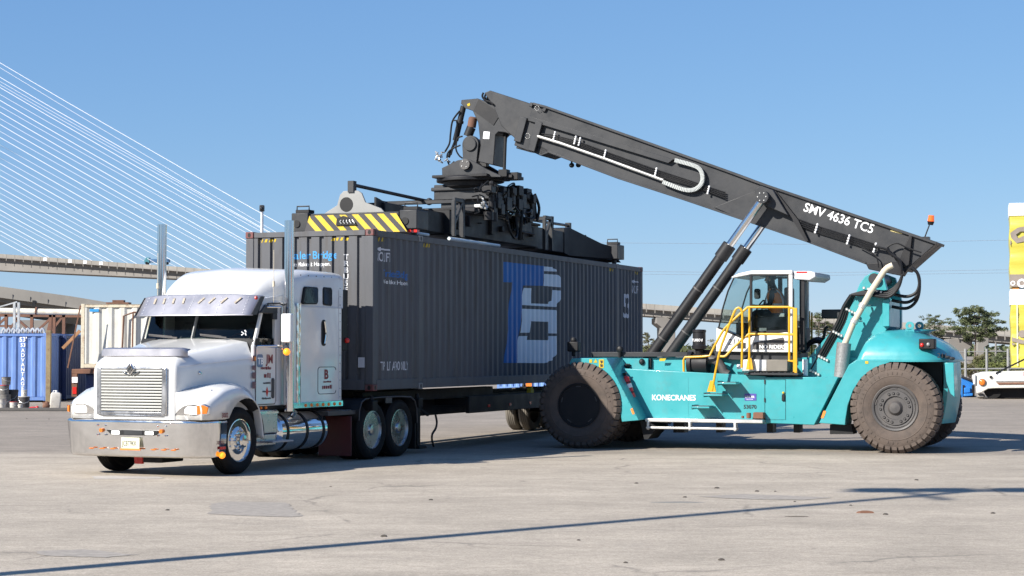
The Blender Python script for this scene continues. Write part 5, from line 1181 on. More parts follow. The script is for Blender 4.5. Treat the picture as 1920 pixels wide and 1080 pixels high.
for y in (CY0 - 0.005, CY1 - 0.05):
    mb.prism(cpx(CY0, (384, 108), (404, 108), (404, 640), (384, 640)), 'y', y, y + 0.055)
    mb.prism(cpx(CY0, (404, 110), (712, 110), (712, 122), (404, 122)), 'y', y, y + 0.055)
    q = cpx(CY0, (250, 128), (258, 132), (205, 250), (160, 400), (128, 556), (118, 556), (150, 400), (195, 250)); mb.prism(q, 'y', y, y + 0.05)
    mb.prism(cpx(CY0, (118, 548), (310, 632), (390, 625), (390, 640), (310, 648), (112, 562)), 'y', y - 0.004, y + 0.05)
mb.prism(cpx(CY0, (700, 110), (712, 110), (712, 600), (700, 600)), 'y', CY0 - 0.004, CY0 + 0.05); mb.prism(cpx(CY0, (404, 590), (700, 575), (700, 595), (404, 632)), 'y', CY0 - 0.003, CY0 + 0.05)
mb.prism(cpx(CY0, (480, 122), (515, 122), (515, 420), (480, 420)), 'y', CY1 - 0.1, CY1 - 0.04)
mb.build('cab_frame', M['char2'], cabs, bevel=0.006)
front = cpx(CY0, (252, 132), (200, 250), (155, 400), (122, 556))
mb = MB(); mb.loft([[(x, CY0 + 0.03, z), (x, CY1 - 0.03, z)] for x, z in front], cap=False, closed=False); mb.build('windscreen', M['glass_c'], cabs)
side = cpx(CY0, (256, 135), (384, 115), (384, 636), (310, 636), (126, 554), (158, 400), (204, 250))
mb = MB(); mb.prism(side, 'y', CY0 + 0.02, CY0 + 0.026); mb.prism(side, 'y', CY1 - 0.026, CY1 - 0.02); mb.build('side_glass', M['glass_c'], cabs)
dg = cpx(CY0, (404, 122), (700, 122), (700, 580), (404, 600)); mb = MB(); mb.prism(dg, 'y', CY0 + 0.02, CY0 + 0.026); mb.prism(dg, 'y', CY1 - 0.026, CY1 - 0.02); mb.build('door_glass', M['glass_c'], cabs)
mb = MB(); mb.prism(cpx(CY0 + 0.06, (746, 150), (805, 150), (805, 600), (746, 600)), 'y', CY0 + 0.06, CY0 + 0.066); mb.build('rear_glass', M['glass_c'], cabs)
mb = MB(); mb.prism(cpx(CY0, (415, 685), (665, 640), (675, 650), (675, 742), (415, 742)), 'y', CY0 - 0.008, CY0 + 0.01); dp = mb.build('door_panel', M['rim_dark'], st)
x_, z_ = FS.Y(*kc((465, 735))[0], CY0 - 0.01); lettering('NO RIDERS', 0.105, (x_, CY0 - 0.010, z_), (1, 0, 0), (0, 0, 1), M['wtext'], dp, bold=0.02)
x_, z_ = FS.Y(*kc((200, 702))[0], CY0 - 0.005); lettering('211', 0.165, (x_, CY0 - 0.004, z_), (1, 0, 0), (0, 0, 1), M['char'], cabs, shear=0.15)
mb = MB(); mb.prism(cpx(CY0, (282, 690), (352, 685), (352, 735), (280, 735)), 'y', CY0 - 0.004, CY0 + 0.01); mb.build('cab_vent', M['char'], cabs)
mb = MB(); q = cpx(CY0, (748, 80), (875, 80), (930, 90), (935, 130), (885, 160), (752, 150)); mb.prism(q, 'y', CY0 + 0.05, CY1 - 0.05); lb = mb.build('rear_lamp_housing', M['gtext'], st, bevel=0.02)
mb = MB(); mb.prism(cpx(CY0 + 0.04, (778, 86), (868, 86), (868, 98), (778, 98)), 'y', CY0 + 0.042, CY0 + 0.06); mb.build('red_strip', M['red'], lb)
mb = MB()
mb.prism(cpx(CY0 + 0.1, (803, 150), (848, 150), (848, 745), (803, 745)), 'y', CY0 + 0.1, CY0 + 0.3)
mb.prism(cpx(CY0 + 0.3, (745, 560), (800, 560), (800, 760), (745, 760)), 'y', CY0 + 0.3, CY1 - 0.2); mb.build('cab_rear_post', M['char2'], st, bevel=0.01)
mb = MB(); mb.prism(cpx(CY0 + 0.1, (90, 765), (745, 770), (745, 830), (240, 830), (90, 800)), 'y', CY0 + 0.1, CY1); mb.build('cab_base', M['char'], st, bevel=0.01)
mb = MB(); mb.prism(cpx(0.9, (328, 828), (530, 828), (530, 925), (322, 925)), 'y', 0.88, 1.3); mb.build('galvanised_box', M['alu'], st, bevel=0.008)
mb = MB(); mb.prism(cpx(0.9, (532, 828), (705, 828), (705, 925), (532, 925)), 'y', 0.87, 1.3); mb.build('grey_box', mat('warm_grey_paint', (0.17, 0.155, 0.13), 0.5), st, bevel=0.008)
mb = MB(); mb.prism(cpx(0.95, (258, 868), (300, 868), (300, 908), (258, 908)), 'y', 1.12, 1.128); mb.build('white_label', M['gtext'], chs)
mb = MB(); x_, z_ = FS.Y(*kc((852, 890))[0], 1.1); mb.cyl((x_, 1.1, z_ - 0.17), (x_, 1.1, z_ + 0.15), 0.055, n=14); mb.build('white_filter', M['wtext'], st)
# cab furniture: seat, console, wheel, mirror, wiper
def C3(y, px, py): x, z = FS.Y(*kc((px, py))[0], CY0); return Vector((x, y, z))
mb = MB(); a_ = C3(1.45, 575, 480); mb.box(a_.x - 0.28, a_.x + 0.25, 1.2, 1.7, a_.z - 0.12, a_.z + 0.02); mb.box(a_.x + 0.18, a_.x + 0.30, 1.22, 1.68, a_.z, a_.z + 0.62); mb.box(a_.x - 0.2, a_.x + 0.2, 1.3, 1.6, a_.z - 0.45, a_.z - 0.12); mb.build('operator_seat', M['seat'], st, bevel=0.04)
mb = MB(); c_ = C3(1.2, 560, 440); mb.box(c_.x - 0.35, c_.x + 0.3, 1.04, 1.16, c_.z - 0.28, c_.z - 0.06); mb.cyl((c_.x - 0.30, 1.10, c_.z - 0.08), (c_.x - 0.30, 1.10, c_.z + 0.08), 0.025); d_ = C3(1.75, 350, 470); mb.cyl((d_.x, 1.75, d_.z - 0.5), (d_.x + 0.1, 1.75, d_.z + 0.15), 0.05); mb.box(d_.x - 0.25, d_.x - 0.05, 1.2, 2.3, d_.z - 0.5, d_.z - 0.1); mb.build('control_console', M['seat'], st, bevel=0.02)
mb = MB(); pts = [d_ + Vector((0.1 + 0.09 * math.sin(t), 0.2 * math.cos(t), 0.18 + 0.17 * math.sin(t))) for t in np.linspace(0, 2 * math.pi, 21)]; mb.tube(pts, 0.016, 6); mb.build('steering_wheel', M['black'], st)
mb = MB(); m_ = C3(2.3, 352, 235); mb.prism(rrect(m_.x - 0.12, m_.x + 0.0, m_.z - 0.16, m_.z + 0.05, 0.04), 'y', 2.15, 2.25); mb.build('cab_mirror', M['char'], st, bevel=0.02)
# --- yellow rails and stair rails
def rail(name, y, r, *pts, sm=0):
    mb = MB()
    for q in pts: mb.tube([(x, y, z) for x, z in cpx(y, *q)], r, 8, smooth=sm)
    return mb.build(name, M['yellow'], st)
rail('handrail', 0.80, 0.024, [(382, 912), (382, 388), (372, 384), (320, 428), (240, 500), (180, 560), (150, 600), (95, 700), (48, 795), (-20, 803), (-160, 808), (-172, 830), (-170, 935)], [(375, 385), (715, 385), (745, 395), (775, 408)], [(718, 388), (718, 830)], [(385, 612), (778, 616)], [(382, 610), (330, 650), (240, 735), (185, 795), (165, 802), (125, 800)])
rail('stair_rail', 0.45, 0.024, [(68, 1090), (95, 940), (125, 790), (150, 700), (185, 610), (210, 540), (258, 420), (272, 398), (292, 390), (310, 400), (322, 430), (324, 600), (318, 895)])
mb = MB(); mb.prism(cpx(0.78, (750, 392), (784, 392), (784, 960), (750, 960)), 'y', 0.77, 0.82); mb.prism(cpx(0.78, (705, 830), (752, 830), (752, 850), (705, 842)), 'y', 0.77, 0.80); ysp = mb.build('rail_post', M['yellow'], st, bevel=0.006)
x_, z_ = FS.Y(*kc((385, 910))[0], 0.8); mb = MB(); mb.prism([(x_ - 0.07, z_), (x_ + 0.07, z_), (x_ + 0.035, z_ + 0.22), (x_ - 0.035, z_ + 0.22)], 'y', 0.79, 0.82)
x_, z_ = FS.Y(*kc((68, 1090))[0], 0.45); mb.prism([(x_ - 0.10, z_ - 0.02), (x_ + 0.08, z_ - 0.02), (x_ + 0.035, z_ + 0.2), (x_ - 0.035, z_ + 0.2)], 'y', 0.44, 0.47); mb.build('rail_foot', M['yellow'], st)
mb = MB(); mb.prism(cpx(2.6, (866, 418), (890, 418), (890, 720), (866, 720)), 'y', 2.6, 2.66); mb.tube([(x, 2.65, z) for x, z in cpx(2.65, (908, 430), (908, 800))], 0.02, 6); mb.build('far_rail_post', M['yellow'], st)
# hoses behind the cab
mb = MB()
for k in range(3): mb.tube([(x, 1.8 + 0.1 * k, z) for x, z in cpx(1.6, (800, 760), (860, 700 - 10 * k), (930, 670 - 8 * k), (985, 690), (1000, 730))], 0.05, 7, smooth=5)
mb.tube([(x, 1.7, z) for x, z in cpx(1.6, (975, 735), (1000, 640), (1012, 570), (1035, 550))], 0.03, 6, smooth=4); mb.build('engine_hose', M['black'], st)
x_, z_ = FS.Y(1553, 585, 2.0); mb = MB(); mb.box(x_ - 0.12, x_ + 0.28, 1.9, 2.5, z_ - 0.13, z_ + 0.05); mb.build('far_mirror', M['char'], st, bevel=0.02)
# air cleaner
x_, z_ = FS.Y(1311, 656, 1.0); x2, z2 = FS.Y(1311, 618, 1.0)
mb = MB(); mb.lathe([(0.07, z_ - 0.1), (0.08, z_), (0.145, z_ + 0.02), (0.15, z_ + 0.08), (0.13, z_ + 0.10), (0.13, z2 - 0.06), (0.14, z2 - 0.05), (0.14, z2 - 0.01), (0.12, z2), (0.001, z2 + 0.005)], (x_, 1.0, 0), 'z', 28); ac = mb.build('air_precleaner', M['char2'], st)
lettering('TURBO II', 0.075, (x_ - 0.115, 0.862, z_ + 0.17), (1, 0, 0), (0, 0, 1), M['wtext'], ac, bold=0.02, shear=0.2, sx=0.72)
x3, z3 = FS.Y(1310, 682, 1.0); mb = MB(); mb.cyl((x3 - 0.12, 1.0, z3), (x3 + 0.20, 1.0, z3), 0.2, n=28); mb.cyl((x3 - 0.20, 1.0, z3), (x3 - 0.12, 1.0, z3), 0.24, n=28); mb.box(x3 - 0.15, x3 - 0.08, 0.85, 1.1, z3 - 0.3, z3 - 0.15); mb.build('air_filter_canister', M['char2'], st)
p = [FS.Y(*q, 1.0) for q in ((1328, 674), (1342, 676), (1352, 686), (1358, 698), (1366, 703))]; mb = MB(); mb.tube([(x, 1.0, z) for x, z in p], 0.09, 14, smooth=4); mb.build('intake_pipe', M['rim_dark'], st)
# --- boom head, rotator and spreader
YH = 2.15
mb = MB(); mb.prism(SP(1.80, *k4((345, 185), (375, 112), (470, 150), (650, 235), (625, 348), (545, 322), (505, 318), (488, 335), (474, 522), (380, 500), (395, 400), (380, 260))), 'y', 1.80, 2.5); nk = mb.build('boom_head', M['char'], st, bevel=0.015)
mb = MB(); mb.prism(SP(1.79, *k4((415, 315), (452, 318), (448, 362), (410, 360))), 'y', 1.792, 1.80); mb.build('label_plate', M['wtext'], nk)
mb = MB(); mb.prism(SP(1.79, *k4((385, 118), (520, 205), (475, 278), (352, 188))), 'y', 1.785, 1.80); mb.build('head_shade_plate', M['char2'], nk)  # dark sheet in the shape of the shadow band on the boom head
mb = MB()
for y in (1.88, 2.32):
    mb.prism(SP(1.88, *k4((278, 122), (345, 116), (380, 112), (350, 190), (300, 172), (275, 145))), 'y', y, y + 0.08)
mb.build('head_lug', M['char'], st, bevel=0.01)
mb = MB(); mb.prism(SP(1.87, *k4((312, 148), (330, 140), (332, 155), (318, 162))), 'y', 1.872, 1.88); mb.build('lug_mark', M['stripe_y'], nk)
D = [Vector((x, 2.05, z)) for x, z in SP(2.05, *k4((292, 160), (242, 372), (200, 475)))]
mb = MB(); mb.cyl(D[0], D[1], 0.065, n=14); mb.cyl(D[1], D[2], 0.03, n=10); mb.cyl(D[0] + (D[1] - D[0]) * 0.42, D[0] + (D[1] - D[0]) * 0.5, 0.085, n=14); dmp = mb.build('tilt_damper', M['char2'], st)
mb = MB(); h = lambda *p: [(x, 1.95, z) for x, z in SP(1.95, *k4(*p))]
mb.tube(h((268, 190), (225, 250), (212, 330), (205, 390), (178, 440)), 0.02, 6, smooth=5); mb.tube(h((225, 250), (250, 255), (245, 330), (225, 420), (215, 460)), 0.016, 6, smooth=5)
mb.tube(h((285, 345), (255, 360), (245, 420), (262, 460), (285, 480)), 0.018, 6, smooth=5); mb.tube(h((272, 400), (210, 430), (190, 470), (205, 520), (235, 500)), 0.018, 6, smooth=5); mb.build('head_hose', M['black'], st)
mb = MB(); rr = random.Random(4)
for i in range(16): x_, z_ = FS.Y(*k4((rr.uniform(120, 205), rr.uniform(440, 505)))[0], 1.9); mb.cyl((x_, 1.85, z_), (x_ + rr.uniform(-.06, .06), 1.85 + rr.uniform(-.1, .1), z_ + rr.uniform(-.06, .06)), 0.018, n=6)
mb.build('hose_couplings', M['alu'], st)
p0, p1, p2 = [Vector((x, 1.95, z)) for x, z in SP(1.95, *k4((350, 235), (340, 290), (318, 345)))]
mb = MB(); mb.cyl(p1, p2, 0.10, n=16); acc = mb.build('accumulator', M['char2'], st)
mb = MB(); mb.cyl(p0, p1, 0.095, n=16); mb.cyl(p0 + (p0 - p1).normalized() * 0.03, p0, 0.06, 0.095, n=16); mb.build('red_cap', M['rust'], acc)
x_, z_ = FS.Y(*k4((335, 395))[0], 1.80); xb, zb_ = FS.Y(*k4((315, 520))[0], 1.80)
mb = MB(); q = [(x_ + 0.19 * math.cos(R(t)), z_ + 0.19 * math.sin(R(t))) for t in range(0, 181, 15)] + [(x_ - 0.17, zb_ + 0.05), (x_ + 0.14, zb_ + 0.0)]
mb.prism(q, 'y', 1.78, 1.90); mb.prism(q, 'y', 2.4, 2.52); mb.cyl((x_, 1.74, z_), (x_, 2.54, z_), 0.145, n=28); lk = mb.build('rotator_link', M['char'], st, bevel=0.008)
mb = MB(); mb.cyl((xb, 1.66, zb_), (xb, 2.6, zb_), 0.10, n=24); mb.cyl((xb, 1.64, zb_), (xb, 1.67, zb_), 0.115, n=24); rp = mb.build('rotator_pin', M['rim_dark'], st)
mb = MB()
for i in range(4): a_ = 2 * math.pi * i / 4 + 0.6; mb.ball((xb + 0.075 * math.cos(a_), 1.64, zb_ + 0.075 * math.sin(a_)), 0.018, 6)
mb.build('pin_bolts', M['alu'], rp)
bp_ = k4((160, 592), (158, 540), (190, 525), (215, 512), (255, 492), (285, 488), (330, 488), (380, 515), (425, 542), (470, 565), (520, 585), (520, 596))
mb = MB(); mb.prism(SP(1.72, *bp_), 'y', 1.72, 1.84); mb.prism(SP(1.72, *bp_), 'y', 2.5, 2.62); mb.build('rotator_cradle', M['char'], st, bevel=0.01)
RX, RY = -3.28, 2.25
zr = FS.Y(*k4((340, 605))[0], 1.9)[1]
mb = MB(); mb.lathe([(0.001, zr + 0.05), (0.70, zr + 0.05), (0.74, zr + 0.02), (0.74, zr - 0.05), (0.60, zr - 0.06), (0.58, zr - 0.16), (0.50, zr - 0.2), (0.001, zr - 0.2)], (RX, RY, 0), 'z', 48)
mb.box(RX - 0.1, RX + 1.15, RY - 0.45, RY + 0.25, zr - 0.02, zr + 0.05); mb.box(RX - 0.62, RX + 0.66, RY - 0.68, RY + 0.68, zr + 0.01, zr + 0.07); mb.build('slewing_ring', M['char2'], st, bevel=0.01)
mb = MB(); mb.box(RX + 0.85, RX + 1.05, RY - 0.5, RY - 0.3, zr + 0.0, zr + 0.16); mb.box(RX + 1.08, RX + 1.26, RY - 0.4, RY - 0.15, zr - 0.06, zr + 0.10); mb.cyl((RX + 0.95, RY - 0.4, zr + 0.1), (RX + 0.92, RY - 0.2, zr + 1.5), 0.035, n=10); mb.cyl((RX + 0.92, RY - 0.22, zr + 0.9), (RX + 0.92, RY - 0.2, zr + 1.5), 0.06, n=10); mb.build('slew_damper', M['black'], st, bevel=0.01)
# spreader: modelled along the container (s, w, z) and carried over to the stacker's axes
S0, W0 = FC.loc(FS.o[0], FS.o[1])
def c2s(s, w, z): return (-(w - W0), s - S0, z)
def spr(mb, name, m, bevel=0.0, parent=None, ang=35):
    return mb.xf(c2s).build(name, m, st if parent is None else parent, bevel=bevel, ang=ang)
TOPZ = CZ + CH
zt = TOPZ + 0.14
SM = 7.75                                            # middle of the main frame along the container
mb = MB()                                           # upper frame under the ring
mb.box(SM - 0.75, SM + 0.75, 0.55, 1.9, 5.22, 5.56); mb.box(SM - 0.80, SM + 0.80, 0.50, 1.95, 5.42, 5.5)
mb.box(SM - 0.6, SM + 0.6, 0.7, 1.8, 4.95, 5.25); spr(mb, 'side_shift_frame', M['char'], 0.02)
mb = MB()                                           # main box girder
mb.prism([(0.72, zt + 0.08), (1.86, zt + 0.08), (1.86, 4.86), (0.72, 4.86)], 'x', 5.15, 10.35); mb.box(5.15, 10.35, 0.66, 1.92, 4.84, 4.90)
mb.box(6.2, 9.6, 0.60, 1.98, 4.88, 4.99); spr(mb, 'main_girder', M['char2'], 0.02)
for s in (5.05, 10.35):                             # A-shaped end guards of the girder
    mb = MB()
    for w in (0.38, 2.1):
        mb.box(s, s + 0.08, w, w + 0.10, zt, 5.06); mb.box(s - 0.42, s + 0.02, w, w + 0.08, 4.98, 5.06); mb.box(s - 0.45, s - 0.37, w, w + 0.08, zt, 5.0)
        mb.bar((s - 0.38, w + 0.04, 4.55), (s, w + 0.04, 5.0), 0.07, 0.07)
    mb.box(s, s + 0.08, 0.38, 2.2, 4.98, 5.06)
    spr(mb, 'girder_guard', M['char'], 0.01)
mb = MB(); mb.prism([(0.85, zt + 0.10), (1.25, zt + 0.10), (1.25, 4.80), (0.85, 4.80)], 'x', 2.3, 5.15); mb.prism([(1.33, zt + 0.10), (1.73, zt + 0.10), (1.73, 4.80), (1.33, 4.80)], 'x', 2.3, 5.15)
spr(mb, 'telescopic_beam', M['char2'], 0.015)
mb = MB(); mb.prism([(0.80, zt + 0.06), (1.25, zt + 0.06), (1.25, 4.84), (0.80, 4.84)], 'x', 10.35, 13.6); mb.prism([(1.33, zt + 0.06), (1.78, zt + 0.06), (1.78, 4.84), (1.33, 4.84)], 'x', 10.35, 13.6)
spr(mb, 'telescopic_beam', M['char2'], 0.015)
E0, E1 = 1.86, 14.0                                   # end beams stand over the 40 ft castings
def end_beam(s, out):
    f = s if out < 0 else s + 0.46
    zb = TOPZ + 0.115
    mb = MB(); mb.box(s, s + 0.46, 0.36, 2.23, zb + 0.02, zb + 0.34)
    eb = spr(mb, 'end_beam', M['char'], 0.015)
    for w0, w1 in ((-0.03, 0.33), (2.26, 2.62)):
        mb = MB(); mb.box(s - 0.04, s + 0.5, w0, w1, zb, zb + 0.36); mb.cyl((s + 0.23, (w0 + w1) / 2, TOPZ - 0.02), (s + 0.23, (w0 + w1) / 2, zb), 0.06, n=12)
        tb = spr(mb, 'twistlock_box', M['char'], 0.015)
        fx = s - 0.05 if out < 0 else s + 0.51
        mb = MB(); mb.cyl((fx, (w0 + w1) / 2 + 0.06, zb + 0.15), (fx - 0.01 * out * -1, (w0 + w1) / 2 + 0.06, zb + 0.15), 0.07, n=16); spr(mb, 'lock_hole', M['black'], 0, tb)
        mb = MB(); mb.box(s + 0.06, s + 0.3, w0 + 0.04, w1 - 0.04, zb + 0.37, zb + 0.43); mb.tube([(s + 0.1, w0 + 0.05, zb + 0.40), (s + 0.1, w0 + 0.05, zb + 0.50), (s + 0.1, w1 - 0.05, zb + 0.50), (s + 0.1, w1 - 0.05, zb + 0.40)], 0.015, 5); spr(mb, 'sensor_guard', M['char2'], 0, tb)
    # sloped warning plate
    p = lambda w, t: (f + out * (0.06 + 0.12 * (1 - t)), w, zb - 0.06 + 0.36 * t)
    mb = MB(); w_lo, w_hi = (0.10, 2.28), (0.38, 2.22)
    mb.add([p(w_lo[0], 0), p(w_lo[1], 0), p(w_hi[1], 1), p(w_hi[0], 1)] + [(q[0] - out * 0.02, q[1], q[2]) for q in (p(w_lo[0], 0), p(w_lo[1], 0), p(w_hi[1], 1), p(w_hi[0], 1))], [(0, 1, 2, 3), (7, 6, 5, 4), (0, 4, 5, 1), (1, 5, 6, 2), (2, 6, 7, 3), (3, 7, 4, 0)])
    wp_ = spr(mb, 'warning_plate', M['stripe_k'])
    mb = MB()
    for i in range(9):
        # stripes slope down towards -w; each clipped to the trapezoid
        a = 2.30 - 0.06 - i * 0.265; q = []
        def lim(w, t): return max(w_lo[0] * (1 - t) + w_hi[0] * t + 0.004, min(w_lo[1] * (1 - t) + w_hi[1] * t - 0.004, w))
        for t in np.linspace(0, 1, 7):
            q.append((lim(a - 0.40 + 0.40 * t, t), lim(a - 0.40 + 0.40 * t + 0.135, t), t))
        sec = [[(p(u, t)[0] + out * 0.004, u, p(u, t)[2]), (p(v, t)[0] + out * 0.004, v, p(v, t)[2])] for u, v, t in q]
        if all(abs(v - u) < 0.02 for u, v, t in q): continue
        mb.loft(sec, cap=False, closed=False)
    spr(mb, 'yellow_stripes', M['stripe_y'], 0, wp_)
    mb = MB(); mb.prism([(1.16, zb + 0.09), (1.60, zb + 0.09), (1.58, zb + 0.22), (1.45, zb + 0.27), (1.34, zb + 0.24)][::-1], 'x', f + out * 0.135, f + out * 0.165); spr(mb, 'plate_opening', M['black'], 0, wp_)
    mb = MB()
    for i in range(5): mb.tube([(f + out * 0.17, 1.2 + i * 0.07, zb + 0.12), (f + out * 0.18, 1.23 + i * 0.07, zb + 0.16), (f + out * 0.17, 1.25 + i * 0.06, zb + 0.19)], 0.012, 5)
    spr(mb, 'opening_hoses', M['alu'], 0, wp_)
    # hump plate carrying the gather rod
    zh = zb + 0.34; xs = s + 0.12 if out < 0 else s + 0.34
    hp = [(0.72, zh), (0.80, zh + 0.08), (1.12, zh + 0.20), (1.20, zh + 0.38), (1.28, zh + 0.43), (1.58, zh + 0.43), (1.66, zh + 0.36), (1.72, zh + 0.16), (1.96, zh + 0.03), (2.0, zh)]
    mb = MB(); mb.prism(hp, 'x', xs, xs + 0.05); spr(mb, 'hump_plate', mat('sunlit_grey_plate', (0.27, 0.27, 0.26), 0.6, var=0.10, spec=0.3), 0.008)  # paler than the spreader paint: sunlight put into the plate colour
    mb = MB(); fx = xs - 0.002 if out < 0 else xs + 0.052
    mb.cyl((fx, 1.52, zh + 0.17), (fx + 0.004 * out, 1.52, zh + 0.17), 0.14, n=24); spr(mb, 'hump_hole', M['black'])
    mb = MB(); 
    for k in (-1, 1):
        a0 = 1.29 + k * 0.35
        mb.loft([[(xs + (0.06 if out < 0 else -0.01), a0 - 0.02, zh + 0.02), (xs + (0.06 if out < 0 else -0.01), a0 - 0.02, zh + (0.36 if k > 0 else 0.30)), (xs + (0.06 if out < 0 else -0.01), a0 + 0.02, zh + 0.36 if k > 0 else zh + 0.30), (xs + (0.06 if out < 0 else -0.01), a0 + 0.02, zh + 0.02)],
                 [(xs - out * 1.5, a0 - 0.02, zh - 0.1), (xs - out * 1.5, a0 - 0.02, zh + 0.06), (xs - out * 1.5, a0 + 0.02, zh + 0.06), (xs - out * 1.5, a0 + 0.02, zh - 0.1)]])
    spr(mb, 'gusset', M['char2'])
    a = (xs + 0.05, 1.42, zh + 0.55); b2 = (5.4 if out < 0 else 10.2, 1.30, 5.06)
    mb = MB(); mb.cyl(a, b2, 0.035, n=10); mb.box(a[0] - 0.08, a[0] + 0.06, 1.36, 1.48, zh + 0.40, zh + 0.62); mb.ball(a, 0.065, 10); mb.ball(b2, 0.08, 10); spr(mb, 'telescope_rod', M['char'])
end_beam(E0, -1); end_beam(E1, 1)
# red sensors over the near casting
mb = MB()
for w in (-0.02, 0.1): mb.box(E0 - 0.02, E0 + 0.1, w, w + 0.06, TOPZ + 0.05, TOPZ + 0.10)
spr(mb, 'red_indicator', M['red'])
# flared shrouds at the far end beam
mb = MB(); mb.loft([[(12.3, 0.78, zt + 0.05), (12.3, 0.78, 4.92), (12.3, 1.80, 4.92), (12.3, 1.80, zt + 0.05)], [(12.6, 0.76, zt), (12.6, 0.76, 4.96), (12.6, 1.82, 4.96), (12.6, 1.82, zt)], [(13.7, 0.3, zt - 0.02), (13.7, 0.3, 4.62), (13.7, 2.3, 4.62), (13.7, 2.3, zt - 0.02)], [(14.0, 0.1, zt - 0.02), (14.0, 0.1, 4.55), (14.0, 2.5, 4.55), (14.0, 2.5, zt - 0.02)]])
spr(mb, 'end_shroud', M['char2'], 0.01)
# pale tubes resting along the container roof, hydraulics and hanging hose bundle
mb = MB(); mb.tube([(2.35, 0.30, TOPZ + 0.08), (3.1, 0.30, TOPZ + 0.08)], 0.03, 6); mb.tube([(4.0, 0.25, TOPZ + 0.06), (6.7, 0.25, TOPZ + 0.06)], 0.035, 8); spr(mb, 'guide_tube', mat('pale_tube', (0.6, 0.68, 0.7), 0.35, var=0.05))
rr = random.Random(11)
mb = MB()
for i in range(75):
    s = rr.uniform(6.2, 9.0); a = Vector((s, rr.uniform(0.40, 0.66), rr.uniform(4.90, 5.5))); e = a + Vector((rr.uniform(-.5, .5), rr.uniform(-.08, .08), rr.uniform(-.12, .12))); m_ = (a + e) / 2 + Vector((0, -0.06, rr.uniform(-.14, .14)))
    mb.tube([a, m_, e], 0.016, 5, smooth=5)
spr(mb, 'hydraulic_lines', M['black'])
mb = MB()
for i in range(34):
    s = rr.uniform(6.2, 8.6); mb.cyl((s, 0.50, rr.uniform(4.92, 5.22)), (s + rr.uniform(-.1, .1), 0.42, rr.uniform(4.92, 5.22)), 0.022, n=6)
mb.box(6.3, 7.0, 0.52, 0.66, 4.99, 5.05); spr(mb, 'hydraulic_fitting', M['alu'])
mb = MB()
for s in (6.75, 8.25): mb.cyl((s, 0.44, 5.0), (s, 0.44, 5.5), 0.055, n=12); mb.cyl((s, 0.44, 4.8), (s, 0.44, 5.05), 0.03, n=8); mb.ball((s, 0.44, 5.52), 0.07, 8)
mb.cyl((6.5, 0.42, 4.72), (6.5, 0.42, 4.9), 0.11, n=16); mb.cyl((6.75, 0.42, 4.72), (6.75, 0.42, 4.9), 0.11, n=16); spr(mb, 'tilt_cylinder', M['char2'])
mb = MB()
mb.prism([(8.45, 5.5), (9.15, 5.55), (9.3, 5.0), (9.45, 4.62), (8.6, 4.62), (8.38, 4.9)], 'y', 0.52, 0.60); mb.prism([(9.0, 5.55), (9.35, 5.4), (9.45, 4.95), (9.2, 4.9)], 'y', 0.40, 0.52)
mb.prism([(8.75, 5.45), (9.1, 5.2), (8.95, 4.8), (8.65, 5.0)], 'y', 0.44, 0.53); spr(mb, 'hose_catcher', M['char2'], 0.02)
mb = MB(); mb.tube([(8.35, 0.4, 5.45), (8.36, 0.36, 5.1), (8.3, 0.36, 4.8), (8.32, 0.4, 4.4)], 0.04, 7, smooth=5); mb.tube([(7.6, 0.45, 5.0), (7.65, 0.38, 4.6), (7.9, 0.36, 4.42), (8.15, 0.4, 4.55), (8.2, 0.45, 4.9)], 0.03, 7, smooth=6); mb.tube([(9.3, 0.42, 5.5), (9.42, 0.36, 5.2), (9.35, 0.38, 4.9)], 0.035, 7, smooth=5); mb.tube([(8.2, 0.5, 4.62), (9.5, 0.5, 4.60)], 0.02, 6); spr(mb, 'hanging_hose', M['black'])
# valve blocks, boxes and brackets packed round the side-shift frame and hoses at the boom tip
rr = random.Random(23); mb = MB()
for i in range(26):
    s = rr.uniform(6.3, 9.1); z = rr.uniform(4.95, 5.5); a_, b_, c_ = rr.uniform(.05, .16), rr.uniform(.05, .12), rr.uniform(.05, .16); mb.box(s - a_, s + a_, 0.44 - b_, 0.56, z - c_, z + c_)
for i in range(8): s = 5.4 + i * 0.62; mb.box(s, s + 0.12, 0.64, 0.725, zt + 0.2 + 0.1 * (i % 3), zt + 0.42 + 0.1 * (i % 2))
spr(mb, 'valve_block', M['char2'], 0.012)
mb = MB()
for k in range(6):
    o = k * 9
    mb.tube([(x, 1.74 + 0.1 * k, z) for x, z in SP(1.75, *k4((415 + o * .6, 78 + o * .3), (408 + o * .5, 100 + o * .3), (425 + o * .6, 125 + o * .3), (455 + o * .6, 135 + o * .4), (475 + o, 150 + o * .4)))], 0.022, 6, smooth=4)
mb.build('tip_hose', M['black'], st)
